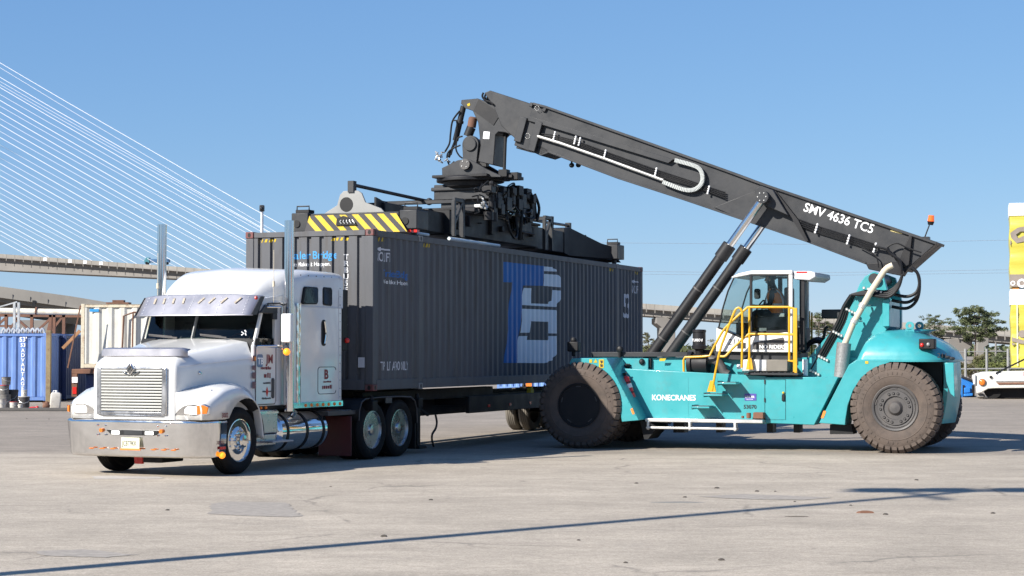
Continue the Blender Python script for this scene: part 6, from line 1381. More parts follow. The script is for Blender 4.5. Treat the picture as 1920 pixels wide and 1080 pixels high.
# ------------------------------------------------------------------ fire extinguisher strapped to the fender
e0, e1 = [Vector((x, 0.62, z)) for x, z in SP(0.62, (1172, 703), (1186, 746))]
fex = thing('fire_extinguisher', 'red fire extinguisher strapped slanting behind the front wheel of the reach stacker', 'fire extinguisher')
fex.location = Matrix.Rotation(FS.a, 4, 'Z') @ e1 + Vector((FS.o[0], FS.o[1], 0)); fex.rotation_euler = (0, 0, FS.a)
dv = e0 - e1; dn = dv.normalized()
mb = MB(); mb.cyl(Vector((0, 0, 0)), dv * 0.86, 0.07, n=18); mb.cyl(dv * 0.86, dv * 0.96, 0.07, 0.03, n=18); mb.build('cylinder', M['extred'], fex)
mb = MB(); mb.cyl(dv * 0.95, dv * 1.06, 0.028, n=10); mb.bar(dv * 1.04 + Vector((-0.06, 0, 0)), dv * 1.1 + Vector((0.06, 0, 0)), 0.025, 0.02); mb.tube([dv * 1.0, dv * 0.95 + Vector((-0.1, -0.02, 0)), dv * 0.6 + Vector((-0.1, -0.04, 0)), dv * 0.3 + Vector((-0.08, -0.05, 0))], 0.012, 6, smooth=4); mb.build('valve', M['black'], fex)
mb = MB(); mb.cyl(dv * 0.42, dv * 0.60, 0.0715, n=18); mb.build('label', M['wtext'], fex)
mb = MB(); mb.cyl(dv * 0.63, dv * 0.68, 0.074, n=18); mb.cyl(dv * 0.2, dv * 0.25, 0.074, n=18); mb.build('strap', M['black'], fex)
# ------------------------------------------------------------------ operator
def person():
    seat_p = C3(1.45, 575, 480)
    x0, y0, z0 = seat_p.x - 0.02, 1.45, seat_p.z + 0.03
    t = thing('person', 'operator in an orange hi-vis vest seated inside the reach stacker cab', 'person')
    t.location = Matrix.Rotation(FS.a, 4, 'Z') @ Vector((x0, y0, z0)) + Vector((FS.o[0], FS.o[1], 0)); t.rotation_euler = (0, 0, FS.a)
    V = [(0, 0, 0.10), (0.0, 0, 0.30), (-0.03, 0, 0.48), (-0.06, 0, 0.58), (-0.10, 0, 0.66), (-0.12, 0, 0.74), (-0.12, 0, 0.82)]
    Rr = [0.16, 0.155, 0.16, 0.075, 0.075, 0.10, 0.085]; E_ = [(i, i + 1) for i in range(6)]
    for s in (-1, 1):
        b = len(V); V += [(-0.02, s * 0.10, 0.06), (-0.42, s * 0.13, 0.10), (-0.50, s * 0.13, -0.30), (-0.60, s * 0.13, -0.36)]; Rr += [0.09, 0.075, 0.055, 0.045]
        E_ += [(0, b), (b, b + 1), (b + 1, b + 2), (b + 2, b + 3)]
        b = len(V); V += [(-0.03, s * 0.19, 0.48), (-0.08, s * 0.25, 0.24), (-0.33, s * 0.20, 0.20), (-0.42, s * 0.16, 0.23)]; Rr += [0.065, 0.05, 0.04, 0.035]
        E_ += [(2, b), (b, b + 1), (b + 1, b + 2), (b + 2, b + 3)]
        for k in range(4):
            f0 = len(V); V += [(-0.47, s * 0.16 + (k - 1.5) * 0.02, 0.235), (-0.51 + 0.006 * abs(k - 1.5), s * 0.16 + (k - 1.5) * 0.022, 0.21)]; Rr += [0.011, 0.009]; E_ += [(b + 3, f0), (f0, f0 + 1)]
        f0 = len(V); V += [(-0.44, s * 0.10, 0.25), (-0.47, s * 0.085, 0.24)]; Rr += [0.012, 0.01]; E_ += [(b + 3, f0), (f0, f0 + 1)]
    me = bpy.data.meshes.new('body'); me.from_pydata(V, E_, []); o = bpy.data.objects.new('body', me); COL.objects.link(o); o.parent = t
    sk = o.modifiers.new('skin', 'SKIN'); o.modifiers.new('sub', 'SUBSURF').render_levels = 2
    for i, r in enumerate(Rr): me.skin_vertices[0].data[i].radius = (r, r)
    me.skin_vertices[0].data[0].use_root = True
    me.materials.append(M['cloth'])
    mb = MB(); secs = []
    for z, rx, ry, cx in ((0.08, 0.165, 0.19, 0), (0.2, 0.17, 0.195, 0), (0.35, 0.175, 0.205, -0.01), (0.46, 0.16, 0.225, -0.03), (0.54, 0.11, 0.15, -0.045), (0.57, 0.09, 0.10, -0.05)):
        secs.append([(cx + rx * math.cos(a), ry * math.sin(a), z) for a in np.linspace(0, 2 * math.pi, 20, endpoint=False)])
    mb.loft(secs); mb.build('vest', M['vest'], t)
    mb = MB()
    for s in (-1, 1): mb.tube([(-0.19, s * 0.10, 0.10), (-0.195, s * 0.105, 0.36), (-0.14, s * 0.11, 0.51), (-0.04, s * 0.11, 0.565), (0.07, s * 0.11, 0.50), (0.155, s * 0.105, 0.36), (0.175, s * 0.10, 0.1)], 0.018, 6)
    secs = []
    for z in (0.22, 0.27): secs.append([(0.178 * math.cos(a), 0.202 * math.sin(a), z) for a in np.linspace(0, 2 * math.pi, 20, endpoint=False)])
    mb.loft(secs, cap=False); mb.build('reflective_bands', M['silver'], t)
    mb = MB(); mb.ball((-0.125, 0, 0.76), 0.10, 16, 1.0, 0.82, 1.2); mb.cyl((-0.10, 0, 0.55), (-0.115, 0, 0.68), 0.055, n=12); mb.ball((-0.225, 0, 0.745), 0.022, 8); mb.ball((-0.12, -0.085, 0.75), 0.025, 8, 1, .5, 1.3); mb.ball((-0.12, 0.085, 0.75), 0.025, 8, 1, .5, 1.3); mb.build('head', M['skin'], t)
    mb = MB(); mb.ball((-0.205, -0.035, 0.775), 0.012, 8); mb.ball((-0.205, 0.035, 0.775), 0.012, 8); mb.bar((-0.214, -0.03, 0.70), (-0.214, 0.03, 0.70), 0.012, 0.01); mb.build('face_features', M['btext'], t)
    mb = MB(); mb.ball((-0.105, 0, 0.79), 0.108, 16, 1.0, 0.86, 1.05); mb.xf(lambda x, y, z: (x, y, max(z, 0.755 if x > -0.12 else 0.82))); mb.box(-0.32, -0.18, -0.06, 0.06, 0.815, 0.825); mb.build('cap', M['cloth'], t)
person()
# ------------------------------------------------------------------ cable-stayed bridge and its long approach
def deckY(px): return np.interp(px, (-400, 0, 330, 1205, 1895, 2400), (760, 700, 655, 520, 430, 370))
def deckpx(px): return np.interp(px, (-400, 0, 330, 1205, 1895, 2400), (452, 476, 500, 569, 619, 656))
def deckpt(px, dy=0.0): return W(px, deckpx(px) + dy, deckY(px))
br = thing('cable_stayed_bridge', 'pale concrete cable-stayed bridge with fans of white cables running behind the yard', 'bridge', (-140, 690, 0))
def brl(o): o.location = (140, -690, 0); return o       # parts are modelled in yard coordinates
PX = [-400, -200, 0, 110, 220, 330, 480, 640, 800, 1000, 1205, 1380, 1550, 1720, 1895, 2150, 2400]
mb = MB(); secs = []
for px in PX:
    p = deckpt(px); h = 3.2 if px < 700 else 2.6
    secs.append([(p.x, p.y, p.z - 1.1), (p.x, p.y, p.z - 1.55), (p.x, p.y + 3.2, p.z - 1.76), (p.x, p.y + 23, p.z - 1.76), (p.x, p.y + 27, p.z - 1.55), (p.x, p.y + 27, p.z - 1.1)])
mb.loft(secs); brl(mb.build('deck', M['conc2'], br))
mb = MB(); secs = []
for px in PX:
    p = deckpt(px); h = float(np.interp(px, (-400, 0, 330, 1205, 1895), (5.2, 5.0, 3.0, 2.2, 1.75)))
    secs.append([(p.x, p.y + 3.2, p.z - 1.75), (p.x, p.y + 3.6, p.z - 1.1 - h), (p.x, p.y + 22, p.z - 1.1 - h), (p.x, p.y + 23, p.z - 1.75)])
mb.loft(secs); brl(mb.build('girder', M['conc2'], br))
mb = MB()
for off in (0, 26.5):
    secs = []
    for px in PX: p = deckpt(px); secs.append([(p.x, p.y + off, p.z - 1.1), (p.x, p.y + off, p.z), (p.x, p.y + off + 0.5, p.z), (p.x, p.y + off + 0.5, p.z - 1.1)])
    mb.loft(secs)
for px in np.arange(-100, 2300, 16.0):
    p = deckpt(px); mb.box(p.x - 0.15, p.x + 0.15, p.y - 0.12, p.y, p.z - 2.4, p.z)
brl(mb.build('parapet', M['conc'], br, whole=True))
for px in (85, 132, 160, 190, -60, 300):
    p = deckpt(px, 6); mb = MB(); mb.box(p.x - 0.7, p.x + 0.7, p.y - 0.4, p.y - 0.02, p.z - 0.2, p.z + 1.0); brl(mb.build('fascia_panel', M['wtext'], br))
def pier(px, wid, dY=0):
    p = deckpt(px); zt = p.z - 1.05 - float(np.interp(px, (-400, 0, 330, 1205, 1895), (5.2, 5.0, 3.0, 2.2, 1.75))); mb = MB(); y = p.y + 13 + dY
    mb.prism([(p.x - wid * 1.0, zt), (p.x + wid * 1.0, zt), (p.x + wid * 1.0, zt - 1.6), (p.x + wid * 0.55, zt - 2.8), (p.x + wid * 0.5, -1), (p.x - wid * 0.5, -1), (p.x - wid * 0.55, zt - 2.8), (p.x - wid * 1.0, zt - 1.6)], 'y', y - 9, y + 9)
    brl(mb.build('pier', M['conc2'], br, bevel=0.1))
for px, w_ in ((430, 3.4), (640, 3.4), (850, 3.3), (1050, 3.3), (1256, 3.4), (1450, 3.0), (1636, 3.0), (1808, 2.9), (1990, 2.9)): pier(px, w_)
for px in (1840,):
    p = W(px, 660, 400); mb = MB(); mb.prism([(p.x - 0.9, 4.6), (p.x + 1.7, 6.0), (p.x + 1.6, 3.6), (p.x + 0.7, 3.0), (p.x + 0.6, -1), (p.x - 0.9, -1)], 'y', 400, 402); brl(mb.build('pier', M['conc'], br, bevel=0.1))
# stay cables: parallel in each of two planes, from deck anchors up to the tower beyond the left edge
def stay(px0, py0, slope, plane):
    # sight line at x=0 with height py0, going down to the deck anchor
    a = W(px0, py0, deckY(px0) + plane)
    xs = px0; q = None
    for px in np.arange(px0, 1200, 2.0):
        if py0 + slope * (px - px0) >= deckpx(px) - 1: q = px; break
    q = q or 700
    e = W(q, deckpx(q) + 1, deckY(q) + plane); top = W(px0 - 350, py0 - slope * 350, deckY(px0 - 350) + plane)
    mid = (top + e) / 2; mid.z -= 1.2
    mb = MB(); mb.tube([top, (top * 3 + e) / 4 - Vector((0, 0, .9)), mid, (top + e * 3) / 4 - Vector((0, 0, .9)), e], 0.10 if plane < 5 else 0.075, 5)
    return brl(mb.build('stay_cable', M['cable'] if plane < 5 else M['cable_far'], br))
lefts = [112, 139, 158, 182, 204, 227, 251, 276, 300, 323, 345, 367, 388, 408, 428, 447]
for i, y in enumerate(lefts):
    stay(0, y, 0.578 - 0.0 * i, 1.0)
    stay(0, y - 11 if i > 1 else y + (14 if i else 9), 0.566 if i else 0.60, 26.0)
# little blue lorry on the deck
p = deckpt(292, -2.5); p.y += 4
lorry = thing('blue_lorry', 'tiny blue lorry crossing the bridge deck behind the far exhaust stack', 'lorry', p)
mb = MB(); mb.box(-2.6, 4.2, -1.2, 1.2, 0.7, 1.9); mb.build('load_bed', mat('blue_lorry_paint', (0.05, 0.13, 0.25), 0.5), lorry, bevel=0.1)
mb = MB(); mb.prism([(-4.6, 0.5), (-4.7, 1.3), (-4.2, 2.4), (-2.8, 2.4), (-2.8, 0.5)], 'y', -1.2, 1.2); mb.build('cab', mat('teal_lorry_cab', (0.06, 0.2, 0.24), 0.4), lorry, bevel=0.1)
for x in (-3.8, 1.8, 3.2):
    mb = MB(); mb.cyl((x, -1.25, 0.4), (x, 1.25, 0.4), 0.5, n=12); mb.build('wheel', M['tyre'], lorry)
# ------------------------------------------------------------------ nearer elevated ramp on the left
ramp = thing('elevated_ramp', 'brownish concrete elevated road ramp passing behind the blue and white containers', 'bridge', (-50, 170, 0))
def rpl(o): o.location = (50, -170, 0); return o
RP = [(-260, 512, 150), (0, 537, 150), (130, 555, 150.5), (262, 577, 151), (420, 604, 152), (700, 640, 154)]
mb = MB(); s1, s2, s3 = [], [], []
for px, py, Y_ in RP:
    p = W(px, py, Y_)
    s1.append([(p.x, p.y, p.z), (p.x, p.y + 0.4, p.z), (p.x, p.y + 0.5, p.z - 0.9), (p.x, p.y - 0.15, p.z - 0.9)])
    s2.append([(p.x, p.y + 0.5, p.z - 0.9), (p.x, p.y + 11, p.z - 0.9), (p.x, p.y + 11, p.z - 1.25), (p.x, p.y + 0.5, p.z - 1.25)])
    s3.append([(p.x, p.y + 3.5, p.z - 1.25), (p.x, p.y + 9.5, p.z - 1.25), (p.x, p.y + 9.5, p.z - 2.3), (p.x, p.y + 3.7, p.z - 2.3)])
mb.loft(s1); rpl(mb.build('barrier', M['conc'], ramp))
rpl(MB().loft(s2).build('deck_slab', M['conc'], ramp)); rpl(MB().loft(s3).build('girder', M['conc2'], ramp))
mb = MB()
for px in (-60, 65, 190, 215):
    Y_ = float(np.interp(px, [r[0] for r in RP], [r[2] for r in RP])); py = float(np.interp(px, [r[0] for r in RP], [r[1] for r in RP])); p = W(px, py, Y_); mb.box(p.x - 0.12, p.x + 0.12, p.y - 0.22, p.y - 0.16, p.z - 1.2, p.z - 0.75)
rpl(mb.build('drain_spout', M['black'], ramp))
mb = MB()
for px in range(-240, 680, 33):
    Y_ = float(np.interp(px, [r[0] for r in RP], [r[2] for r in RP])); py = float(np.interp(px, [r[0] for r in RP], [r[1] for r in RP])); p = W(px, py, Y_); mb.box(p.x - 0.03, p.x + 0.03, p.y - 0.165, p.y - 0.10, p.z - 0.9, p.z - 0.5)
rpl(mb.build('barrier_joint', M['conc2'], ramp))
for px in (-90, 60, 330):
    Y_ = float(np.interp(px, [r[0] for r in RP], [r[2] for r in RP])); py = float(np.interp(px, [r[0] for r in RP], [r[1] for r in RP])); p = W(px, py, Y_)
    mb = MB(); mb.box(p.x - 1.2, p.x + 1.2, p.y + 0.8, p.y + 10, p.z - 3.4, p.z - 2.35); mb.box(p.x - 0.8, p.x + 0.8, p.y + 3, p.y + 6, -1, p.z - 3.35); rpl(mb.build('pier', M['conc2'], ramp))
# ------------------------------------------------------------------ left yard
def container_box(name, label, loc, deg, Lg, Wd, Hg, m, pitch, cat='container', group=None, dark=None):
    t = thing(name, label, cat, loc, deg, group)
    cl = Corr(0.12, Lg - 0.12, pitch, pitch * 0.28, pitch * 0.2, 0.05); cw_ = Corr(0.12, Wd - 0.12, pitch, pitch * 0.3, pitch * 0.2, 0.05)
    mb = MB()
    for y, s in ((0.01, 1), (Wd - 0.01, -1)): mb.loft([[(u, y + s * d, 0.14), (u, y + s * d, Hg - 0.1)] for u, d in cl.b], cap=False, closed=False)
    for x, s in ((0.01, 1), (Lg - 0.01, -1)): mb.loft([[(x + s * d, u, 0.14), (x + s * d, u, Hg - 0.1)] for u, d in cw_.b], cap=False, closed=False)
    mb.build('corrugated_wall', m, t, ang=3, solid=0.004)
    mb = MB()
    for z0, z1 in ((0.02, 0.16), (Hg - 0.12, Hg - 0.01)):
        mb.box(0, Lg, 0, 0.08, z0, z1); mb.box(0, Lg, Wd - 0.08, Wd, z0, z1); mb.box(0, 0.08, 0.08, Wd - 0.08, z0, z1); mb.box(Lg - 0.08, Lg, 0.08, Wd - 0.08, z0, z1)
    for x in (0, Lg - 0.12):
        for y in (0, Wd - 0.12): mb.box(x - 0.004, x + 0.124, y - 0.004, y + 0.124, 0, Hg)
    mb.build('frame', dark or m, t, bevel=0.01)
    mb = MB(); mb.box(0.03, Lg - 0.03, 0.03, Wd - 0.03, Hg - 0.05, Hg - 0.02); mb.box(0.03, Lg - 0.03, 0.03, Wd - 0.03, 0.05, 0.1); mb.build('roof', m, t)
    return t, cw_, cl
M['cblue'] = mat('blue_container_paint', (0.11, 0.20, 0.46), 0.5, var=0.12, dirt=(0.25, 0.30, 0.40), dirt_amt=0.5, dirt_s=3, stretch=(3, 3, 0.5))
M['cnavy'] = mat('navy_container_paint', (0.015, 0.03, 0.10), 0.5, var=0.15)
M['cwhite'] = mat('cream_white_container_paint', (0.60, 0.585, 0.53), 0.5, var=0.06, dirt=(0.45, 0.37, 0.24), dirt_amt=0.45, dirt_s=2.2, stretch=(2, 2, 0.6))
M['cream_rust'] = mat('cream_paint_over_rust', (0.55, 0.49, 0.37), 0.6, var=0.12, dirt=(0.26, 0.12, 0.05), dirt_amt=0.9, dirt_s=6)
pb = W(0, 700, 72); bx0 = W(-34, 700, 72).x; bx1 = W(87, 700, 72).x
bw = bx1 - bx0
t, cwb, clb = container_box('blue_container', 'bright blue corrugated container with ADVANTAGE lettered down its end', (bx1, 72, 0.05), 90, 12.2, bw, 2.62, M['cblue'], 0.36, 'container', None, None)
ex_ = W(42, 650, 71.9).x
mb = MB()
for i, ch in enumerate('ADVANTAGE'):
    q = text_mb(ch, 0.20, 0.02, 0, 1.0, 'CENTER'); lx = bx1 - ex_
    q.xf(lambda a, b, c: (bw - (lx) + a if False else a, b, c)); place(q, (-0.012 - 0.0, lx, 1.88 - i * 0.183), (0, -1, 0), (0, 0, 1)); mb.add(q.v, q.f)
mb.build('lettering', M['wtext'], t)
mb = MB(); q = text_mb("53'", 0.25, 0.02, 0, 1.0, 'CENTER'); place(q, (-0.012, bx1 - ex_, 2.29), (0, -1, 0), (0, 0, 1)); mb.add(q.v, q.f); q = text_mb('53', 0.20, 0.02, 0, 1.0, 'CENTER'); place(q, (-0.012, bx1 - ex_, 2.09), (0, -1, 0), (0, 0, 1)); mb.add(q.v, q.f); mb.build('lettering', M['wtext'], t)
pn = W(96, 700, 73.5)
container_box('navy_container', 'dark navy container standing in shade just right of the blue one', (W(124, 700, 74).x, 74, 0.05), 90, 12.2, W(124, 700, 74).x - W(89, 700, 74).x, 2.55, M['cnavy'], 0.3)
po = thing('rusty_post', 'rusty yellow steel post between the blue and navy containers', 'post', W(91, 757, 70.5)); po.location.z = 0
mb = MB(); mb.box(-0.10, 0.08, -0.08, 0.08, 0, 2.75); mb.build('post', mat('rusty_yellow_steel', (0.22, 0.17, 0.09), 0.7, var=0.3, dirt=(0.12, 0.05, 0.03), dirt_amt=0.9, dirt_s=6), po, bevel=0.01); mb = MB(); mb.box(-0.2, 0.2, -0.15, 0.15, 0, 0.05); mb.build('foot_plate', M['rust'], po)
# white container on a trailer
wx0, wx1 = W(152, 630, 66).x, W(283, 630, 66).x
t, _, _ = container_box('white_container', 'cream white corrugated container with rusty edges set on a trailer behind the truck', (wx1, 66, 1.36), 90, 12.2, wx1 - wx0, 2.28, M['cwhite'], 0.42, 'container', None, M['cream_rust'])
mb = MB(); mb.box(-0.02, -0.005, wx1 - wx0 - 0.62, wx1 - wx0 - 0.30, 2.0, 2.1); mb.build('blue_tag', M['ltblue'], t)
mb = MB(); mb.tube([(-0.08, 0.15, 1.95), (-0.1, 0.6, 1.98), (-0.1, 0.95, 1.85), (-0.1, 1.0, 0.4)], 0.035, 6); mb.tube([(-0.1, 0.62, 1.95), (-0.1, 0.64, 0.4)], 0.03, 6); mb.box(-0.12, -0.04, 0.55, 1.1, 0.36, 0.44); mb.build('hook_pipe', M['rust'], t)  # hooked pipes standing in for the truck's far mirror bracket
mb = MB(); mb.box(0.0, 0.5, 0.8, 1.6, 2.28, 2.34); mb.box(0.1, 0.4, 1.0, 1.4, 2.34, 2.42); mb.build('roof_hatch', M['rust'], t)
tw_ = thing('white_container_trailer', 'rusty trailer frame with a blue tank beneath the cream white container', 'trailer', (wx1, 66, 0), 90)
wl = wx1 - wx0
mb = MB(); mb.box(-0.1, 12, 0.0, wl + 0.3, 1.18, 1.33); mb.box(-0.1, 12, 0.8, 1.0, 0.9, 1.18); mb.box(-0.1, 0.05, wl + 0.1, wl + 0.3, 0.35, 1.18); mb.build('frame', M['rust'], tw_, bevel=0.01)
mb = MB(); mb.box(0.3, 3, 0.1, wl - 0.1, 0.55, 1.15); tk = mb.build('blue_tank', mat('deep_blue_tank', (0.01, 0.03, 0.13), 0.35, var=0.1), tw_, bevel=0.05)
mb = MB(); mb.box(0.28, 0.3, 0.75, 1.75, 0.66, 1.05); mb.build('tank_panel', mat('pale_blue_panel', (0.06, 0.16, 0.35), 0.4, var=0.15), tk)
mb = MB(); mb.box(-0.14, -0.10, wl + 0.08, wl + 0.28, 0.85, 1.05); mb.build('label_plate', M['wtext'], tw_)
mb = MB(); mb.box(-0.12, -0.08, wl + 0.12, wl + 0.26, 0.45, 0.7); mb.build('tail_lamp', M['red'], tw_)
for x in (1.5, 9.5, 10.8):
    mb = MB(); mb.cyl((x, 0.2, 0.5), (x, wl, 0.5), 0.5, n=20); mb.build('wheel', M['tyre'], tw_)
# leaning chain-strut
ls = thing('leaning_strut', 'rusty wooden strut leaning against the cream white container', 'strut', W(128, 705, 65.5))
a, b = W(127, 690, 65.4), W(151, 573, 65.4); o = ls.location
mb = MB(); mb.bar(a - o, b - o, 0.045, 0.045); mb.build('strut', M['rust'], ls)
a, b = W(131, 640, 67), W(150, 620, 67); mb = MB(); mb.bar(a - o + Vector((-0.25, 0, -0.25)), b - o, 0.13, 0.10); mb.build('board', mat('brown_board', (0.30, 0.15, 0.07), 0.7, var=0.2), ls)
# pipe rack: cream header pipe on a rusty braced frame
rack = thing('pipe_rack', 'rusty braced steel pipe rack carrying a cream pipe above the blue container', 'pipe rack', (-20, 76, 0))
ro = Vector((-20, 76, 0))
def RK(px, py, dy=0): return W(px, py, 76 + dy) - ro
mb = MB(); mb.cyl(RK(-60, 582), RK(153, 586), 0.13, n=12); mb.build('header_pipe', mat('cream_pipe', (0.66, 0.62, 0.50), 0.5, var=0.08, dirt=(0.3, 0.12, 0.06), dirt_amt=0.6, dirt_s=1.5), rack)
mb = MB(); mb.cyl(RK(67, 583), RK(70, 583), 0.16, n=12); mb.build('pipe_flange', M['rust'], rack)
mb = MB(); mb.bar(RK(-60, 590), RK(155, 592), 0.12, 0.14)
for px in (-20, 12, 60, 95, 102, 120): mb.bar(RK(px, 590), RK(px - 2, 760), 0.12, 0.12)
for a_, b_ in (((-5, 610), (15, 592)), ((10, 626), (36, 595)), ((64, 626), (30, 596)), ((64, 626), (95, 597)), ((92, 626), (116, 596)), ((95, 600), (88, 628))): mb.bar(RK(*a_), RK(*b_), 0.09, 0.09)
mb.bar(RK(-60, 612), RK(20, 611), 0.08, 0.08); mb.build('steel_frame', M['rust'], rack)
mb = MB()
for px in (27, 35): mb.bar(RK(px, 567, -1.5), RK(px, 640, -1.5), 0.09, 0.09)
for k in range(4): mb.bar(RK(27, 575 + k * 15, -1.5), RK(35, 580 + k * 15, -1.5), 0.05, 0.05)
mb.bar(RK(-10, 578, -1.5), RK(32, 566, -1.5), 0.07, 0.05); mb.build('ladder', M['alu'], rack)
mb = MB()
for k in range(9): mb.tube([RK(2 + k * 9, 627, -2), RK(5 + k * 9, 618, -2), RK(9 + k * 9, 617, -2), RK(12 + k * 9, 627, -2)], 0.05, 5, smooth=3)
mb.build('pipe_bends', M['alu'], rack)
# cans, pails and jug on the kerb
ks = thing('kerb', 'low dark concrete kerb along the edge of the left yard', 'kerb', (-20, 61, 0))
mb = MB(); mb.box(-12, 8, -0.1, 0.12, 0, 0.11); mb.build('kerb_stone', mat('dark_kerb', (0.09, 0.085, 0.08), 0.9, var=0.2), ks, bevel=0.02)
def pail(px, py, Y_, r, h, m, lidm, label, name='pail', z=0.0, group=None):
    p = W(px, py, Y_); t = thing(name, label, 'pail' if name == 'pail' else 'can', (p.x, Y_, z), random.uniform(0, 90), group)
    mb = MB(); mb.lathe([(0.001, 0), (r * 0.92, 0), (r * 0.94, 0.02), (r, h * 0.9), (r * 1.05, h * 0.91), (r * 1.05, h * 0.95), (r, h * 0.96)], (0, 0, 0), 'z', 18); mb.build('body', m, t)
    mb = MB(); mb.lathe([(r * 1.02, h * 0.955), (r * 1.02, h), (r * 0.9, h * 1.01), (0.001, h * 1.01)], (0, 0, 0), 'z', 18); mb.build('lid', lidm, t)
    mb = MB(); mb.tube([(-r, 0, h * 0.88), (-r * 0.7, -r * 0.8, h * 0.55), (0, -r * 1.08, h * 0.45), (r * 0.7, -r * 0.8, h * 0.55), (r, 0, h * 0.88)], 0.008, 5); mb.build('bail', M['alu'], t); return t
M['pw'] = mat('dirty_white_plastic', (0.52, 0.49, 0.44), 0.5, var=0.15, dirt=(0.2, 0.16, 0.12), dirt_amt=0.7, dirt_s=5)
M['pg'] = mat('dirty_grey_metal', (0.16, 0.15, 0.14), 0.5, 0.2, var=0.3, vs=6); M['pd'] = mat('dark_drum_paint', (0.05, 0.045, 0.045), 0.6, var=0.3, vs=5)
pail(25, 765, 63.5, 0.13, 0.24, M['pw'], M['red'], 'squat dirty white pail with red rim, just right of the stacked drums')
pail(45, 765, 63.6, 0.19, 0.42, M['pd'], M['pw'], 'dark drum with a white lid beside the squat white pail')
pail(38, 768, 63.0, 0.075, 0.17, M['pw'], M['pw'], 'small white can in front of the dark drum')
pail(45, 755, 63.6, 0.095, 0.21, M['pw'], M['pw'], 'small white pail standing on top of the dark drum', z=0.43)
pail(3, 765, 63.4, 0.15, 0.34, M['pw'], M['pg'], 'dirty white pail in front of the stacked drums at the left edge')
pail(9, 770, 64.6, 0.20, 0.46, M['pg'], M['pg'], 'grey steel drum at the bottom of the stacked drums', 'steel_drum')
pail(7, 770, 64.6, 0.18, 0.32, M['pg'], M['red'], 'grey steel drum with a red lid in the middle of the stack', 'steel_drum', z=0.47)
pail(11, 770, 64.6, 0.16, 0.27, M['pg'], M['pd'], 'small dark grey can topping the stacked drums', 'steel_drum', z=0.80)
pail(22, 765, 65.0, 0.22, 0.62, M['pd'], M['pd'], 'black drum in the shade behind the squat white pail', 'steel_drum')
p = W(103, 760, 64); jug = thing('white_jug', 'tall white plastic jug leaning by the rusty post', 'jug', (p.x, 64, 0), 12); jug.rotation_euler[1] = R(4); jug.scale = (0.58, 0.58, 0.60)
mb = MB(); mb.loft([[(x, y, z) for x, y in rrect(-k * 0.31, k * 0.31, -k * 0.2, k * 0.2, 0.08 * k)] for z, k in ((0, 0.92), (0.06, 1.0), (0.80, 1.0), (0.88, 0.85), (0.92, 0.5))]); mb.build('body', M['pw'], jug)
mb = MB(); mb.cyl((0, 0, 0.9), (0, 0, 1.0), 0.07, n=12); mb.build('cap', M['wtext'], jug); mb = MB(); mb.tube([(-0.2, 0, 0.86), (-0.16, 0, 1.0), (0.0, 0, 1.02), (0.12, 0, 0.9)], 0.025, 6); mb.build('grip', M['wtext'], jug)
p = W(86, 762, 63.5); sk = thing('dark_sack', 'dark lumpy sack slumped at the foot of the rusty post', 'sack', (p.x, 63.5, 0)); sk.scale = (0.55, 0.55, 0.55); mb = MB(); mb.ball((0, 0, 0.18), 0.22, 14, 1.1, 0.9, 0.9); mb.ball((0.08, 0, 0.36), 0.12, 10); mb.xf(lambda x, y, z: (x + 0.03 * math.sin(9 * z), y + 0.02 * math.sin(13 * x), z)); mb.build('body', M['rust'], sk)
p = W(63, 765, 62.6); rg_ = thing('red_rag', 'small crumpled red rag lying on the ground near the kerb', 'rag', (p.x, 62.6, 0)); mb = MB(); mb.ball((0, 0, 0.04), 0.13, 12, 1.4, 1, 0.5); mb.ball((0.12, 0, 0.06), 0.07, 10); mb.build('cloth', M['red'], rg_)
# camera mast behind the container
p = W(490, 660, 90); mast = thing('camera_mast', 'slim grey mast with a camera head rising behind the container roof', 'mast', (p.x, 90, 0))
mb = MB(); mb.cyl((0, 0, 0), (0, 0, 8.75), 0.085, 0.07, 12); mb.build('pole', M['gtext'], mast); mb = MB(); mb.box(-0.11, 0.11, -0.15, 0.15, 8.75, 9.05); mb.box(-0.06, 0.06, -0.3, -0.1, 8.8, 8.95); mb.build('camera_head', M['char'], mast, bevel=0.03)
# blue container row seen through the gap below the lifted container
bl = W(932, 726, 96).x; t, _, _ = container_box('low_blue_container', 'pale blue container glimpsed through the gap beneath the lifted container', (bl, 96, 0.0), 0, 6.06, 2.44, 2.5, mat('pale_blue_container', (0.16, 0.28, 0.55), 0.5, var=0.1, dirt=(0.3, 0.35, 0.45), dirt_amt=0.5, stretch=(3, 3, .5)), 0.32)
mb = MB(); xo = W(986, 726, 96).x - bl; mb.box(xo, xo + 0.3, -0.02, 0.0, 0, 2.5); mb.build('orange_panel', M['orange'], t)
# ------------------------------------------------------------------ right yard
ft = thing('white_flatbed_trailer', 'white flatbed trailer with round amber lamp carrying yellow wrapped cargo', 'trailer', (W(1826, 700, 77).x, 77, 0), -14)
FTF = Frame(W(1826, 700, 77).x, 77, -14)
def FTl(px, py, dy=0): return FTF.Y(px, py, dy)
mb = MB(); mb.prism([FTl(1826, 702), FTl(1842, 698), FTl(1960, 695), (14, 1.2), (14, 0.62), FTl(1868, 728), FTl(1853, 729), FTl(1840, 736), FTl(1831, 738), FTl(1829, 722)], 'y', 0, 2.5); mb.build('bed', M['cwhite'], ft, bevel=0.03)
mb = MB(); mb.prism([FTl(1864, 700), (14, 1.18), (14, 0.95), FTl(1866, 715)], 'y', -0.05, 0.0); mb.build('side_beam', M['white2'], ft, bevel=0.01)
mb = MB(); mb.prism([FTl(1868, 717), (14, 0.88), (14, 0.80), FTl(1872, 721)], 'y', -0.04, 0.0); mb.build('side_slot', M['rust'], ft)
mb = MB(); mb.prism([FTl(1823, 703), FTl(1829, 702), FTl(1829, 720), FTl(1825, 721)], 'y', -0.1, 0.6); mb.build('corner_block', M['white2'], ft, bevel=0.02)
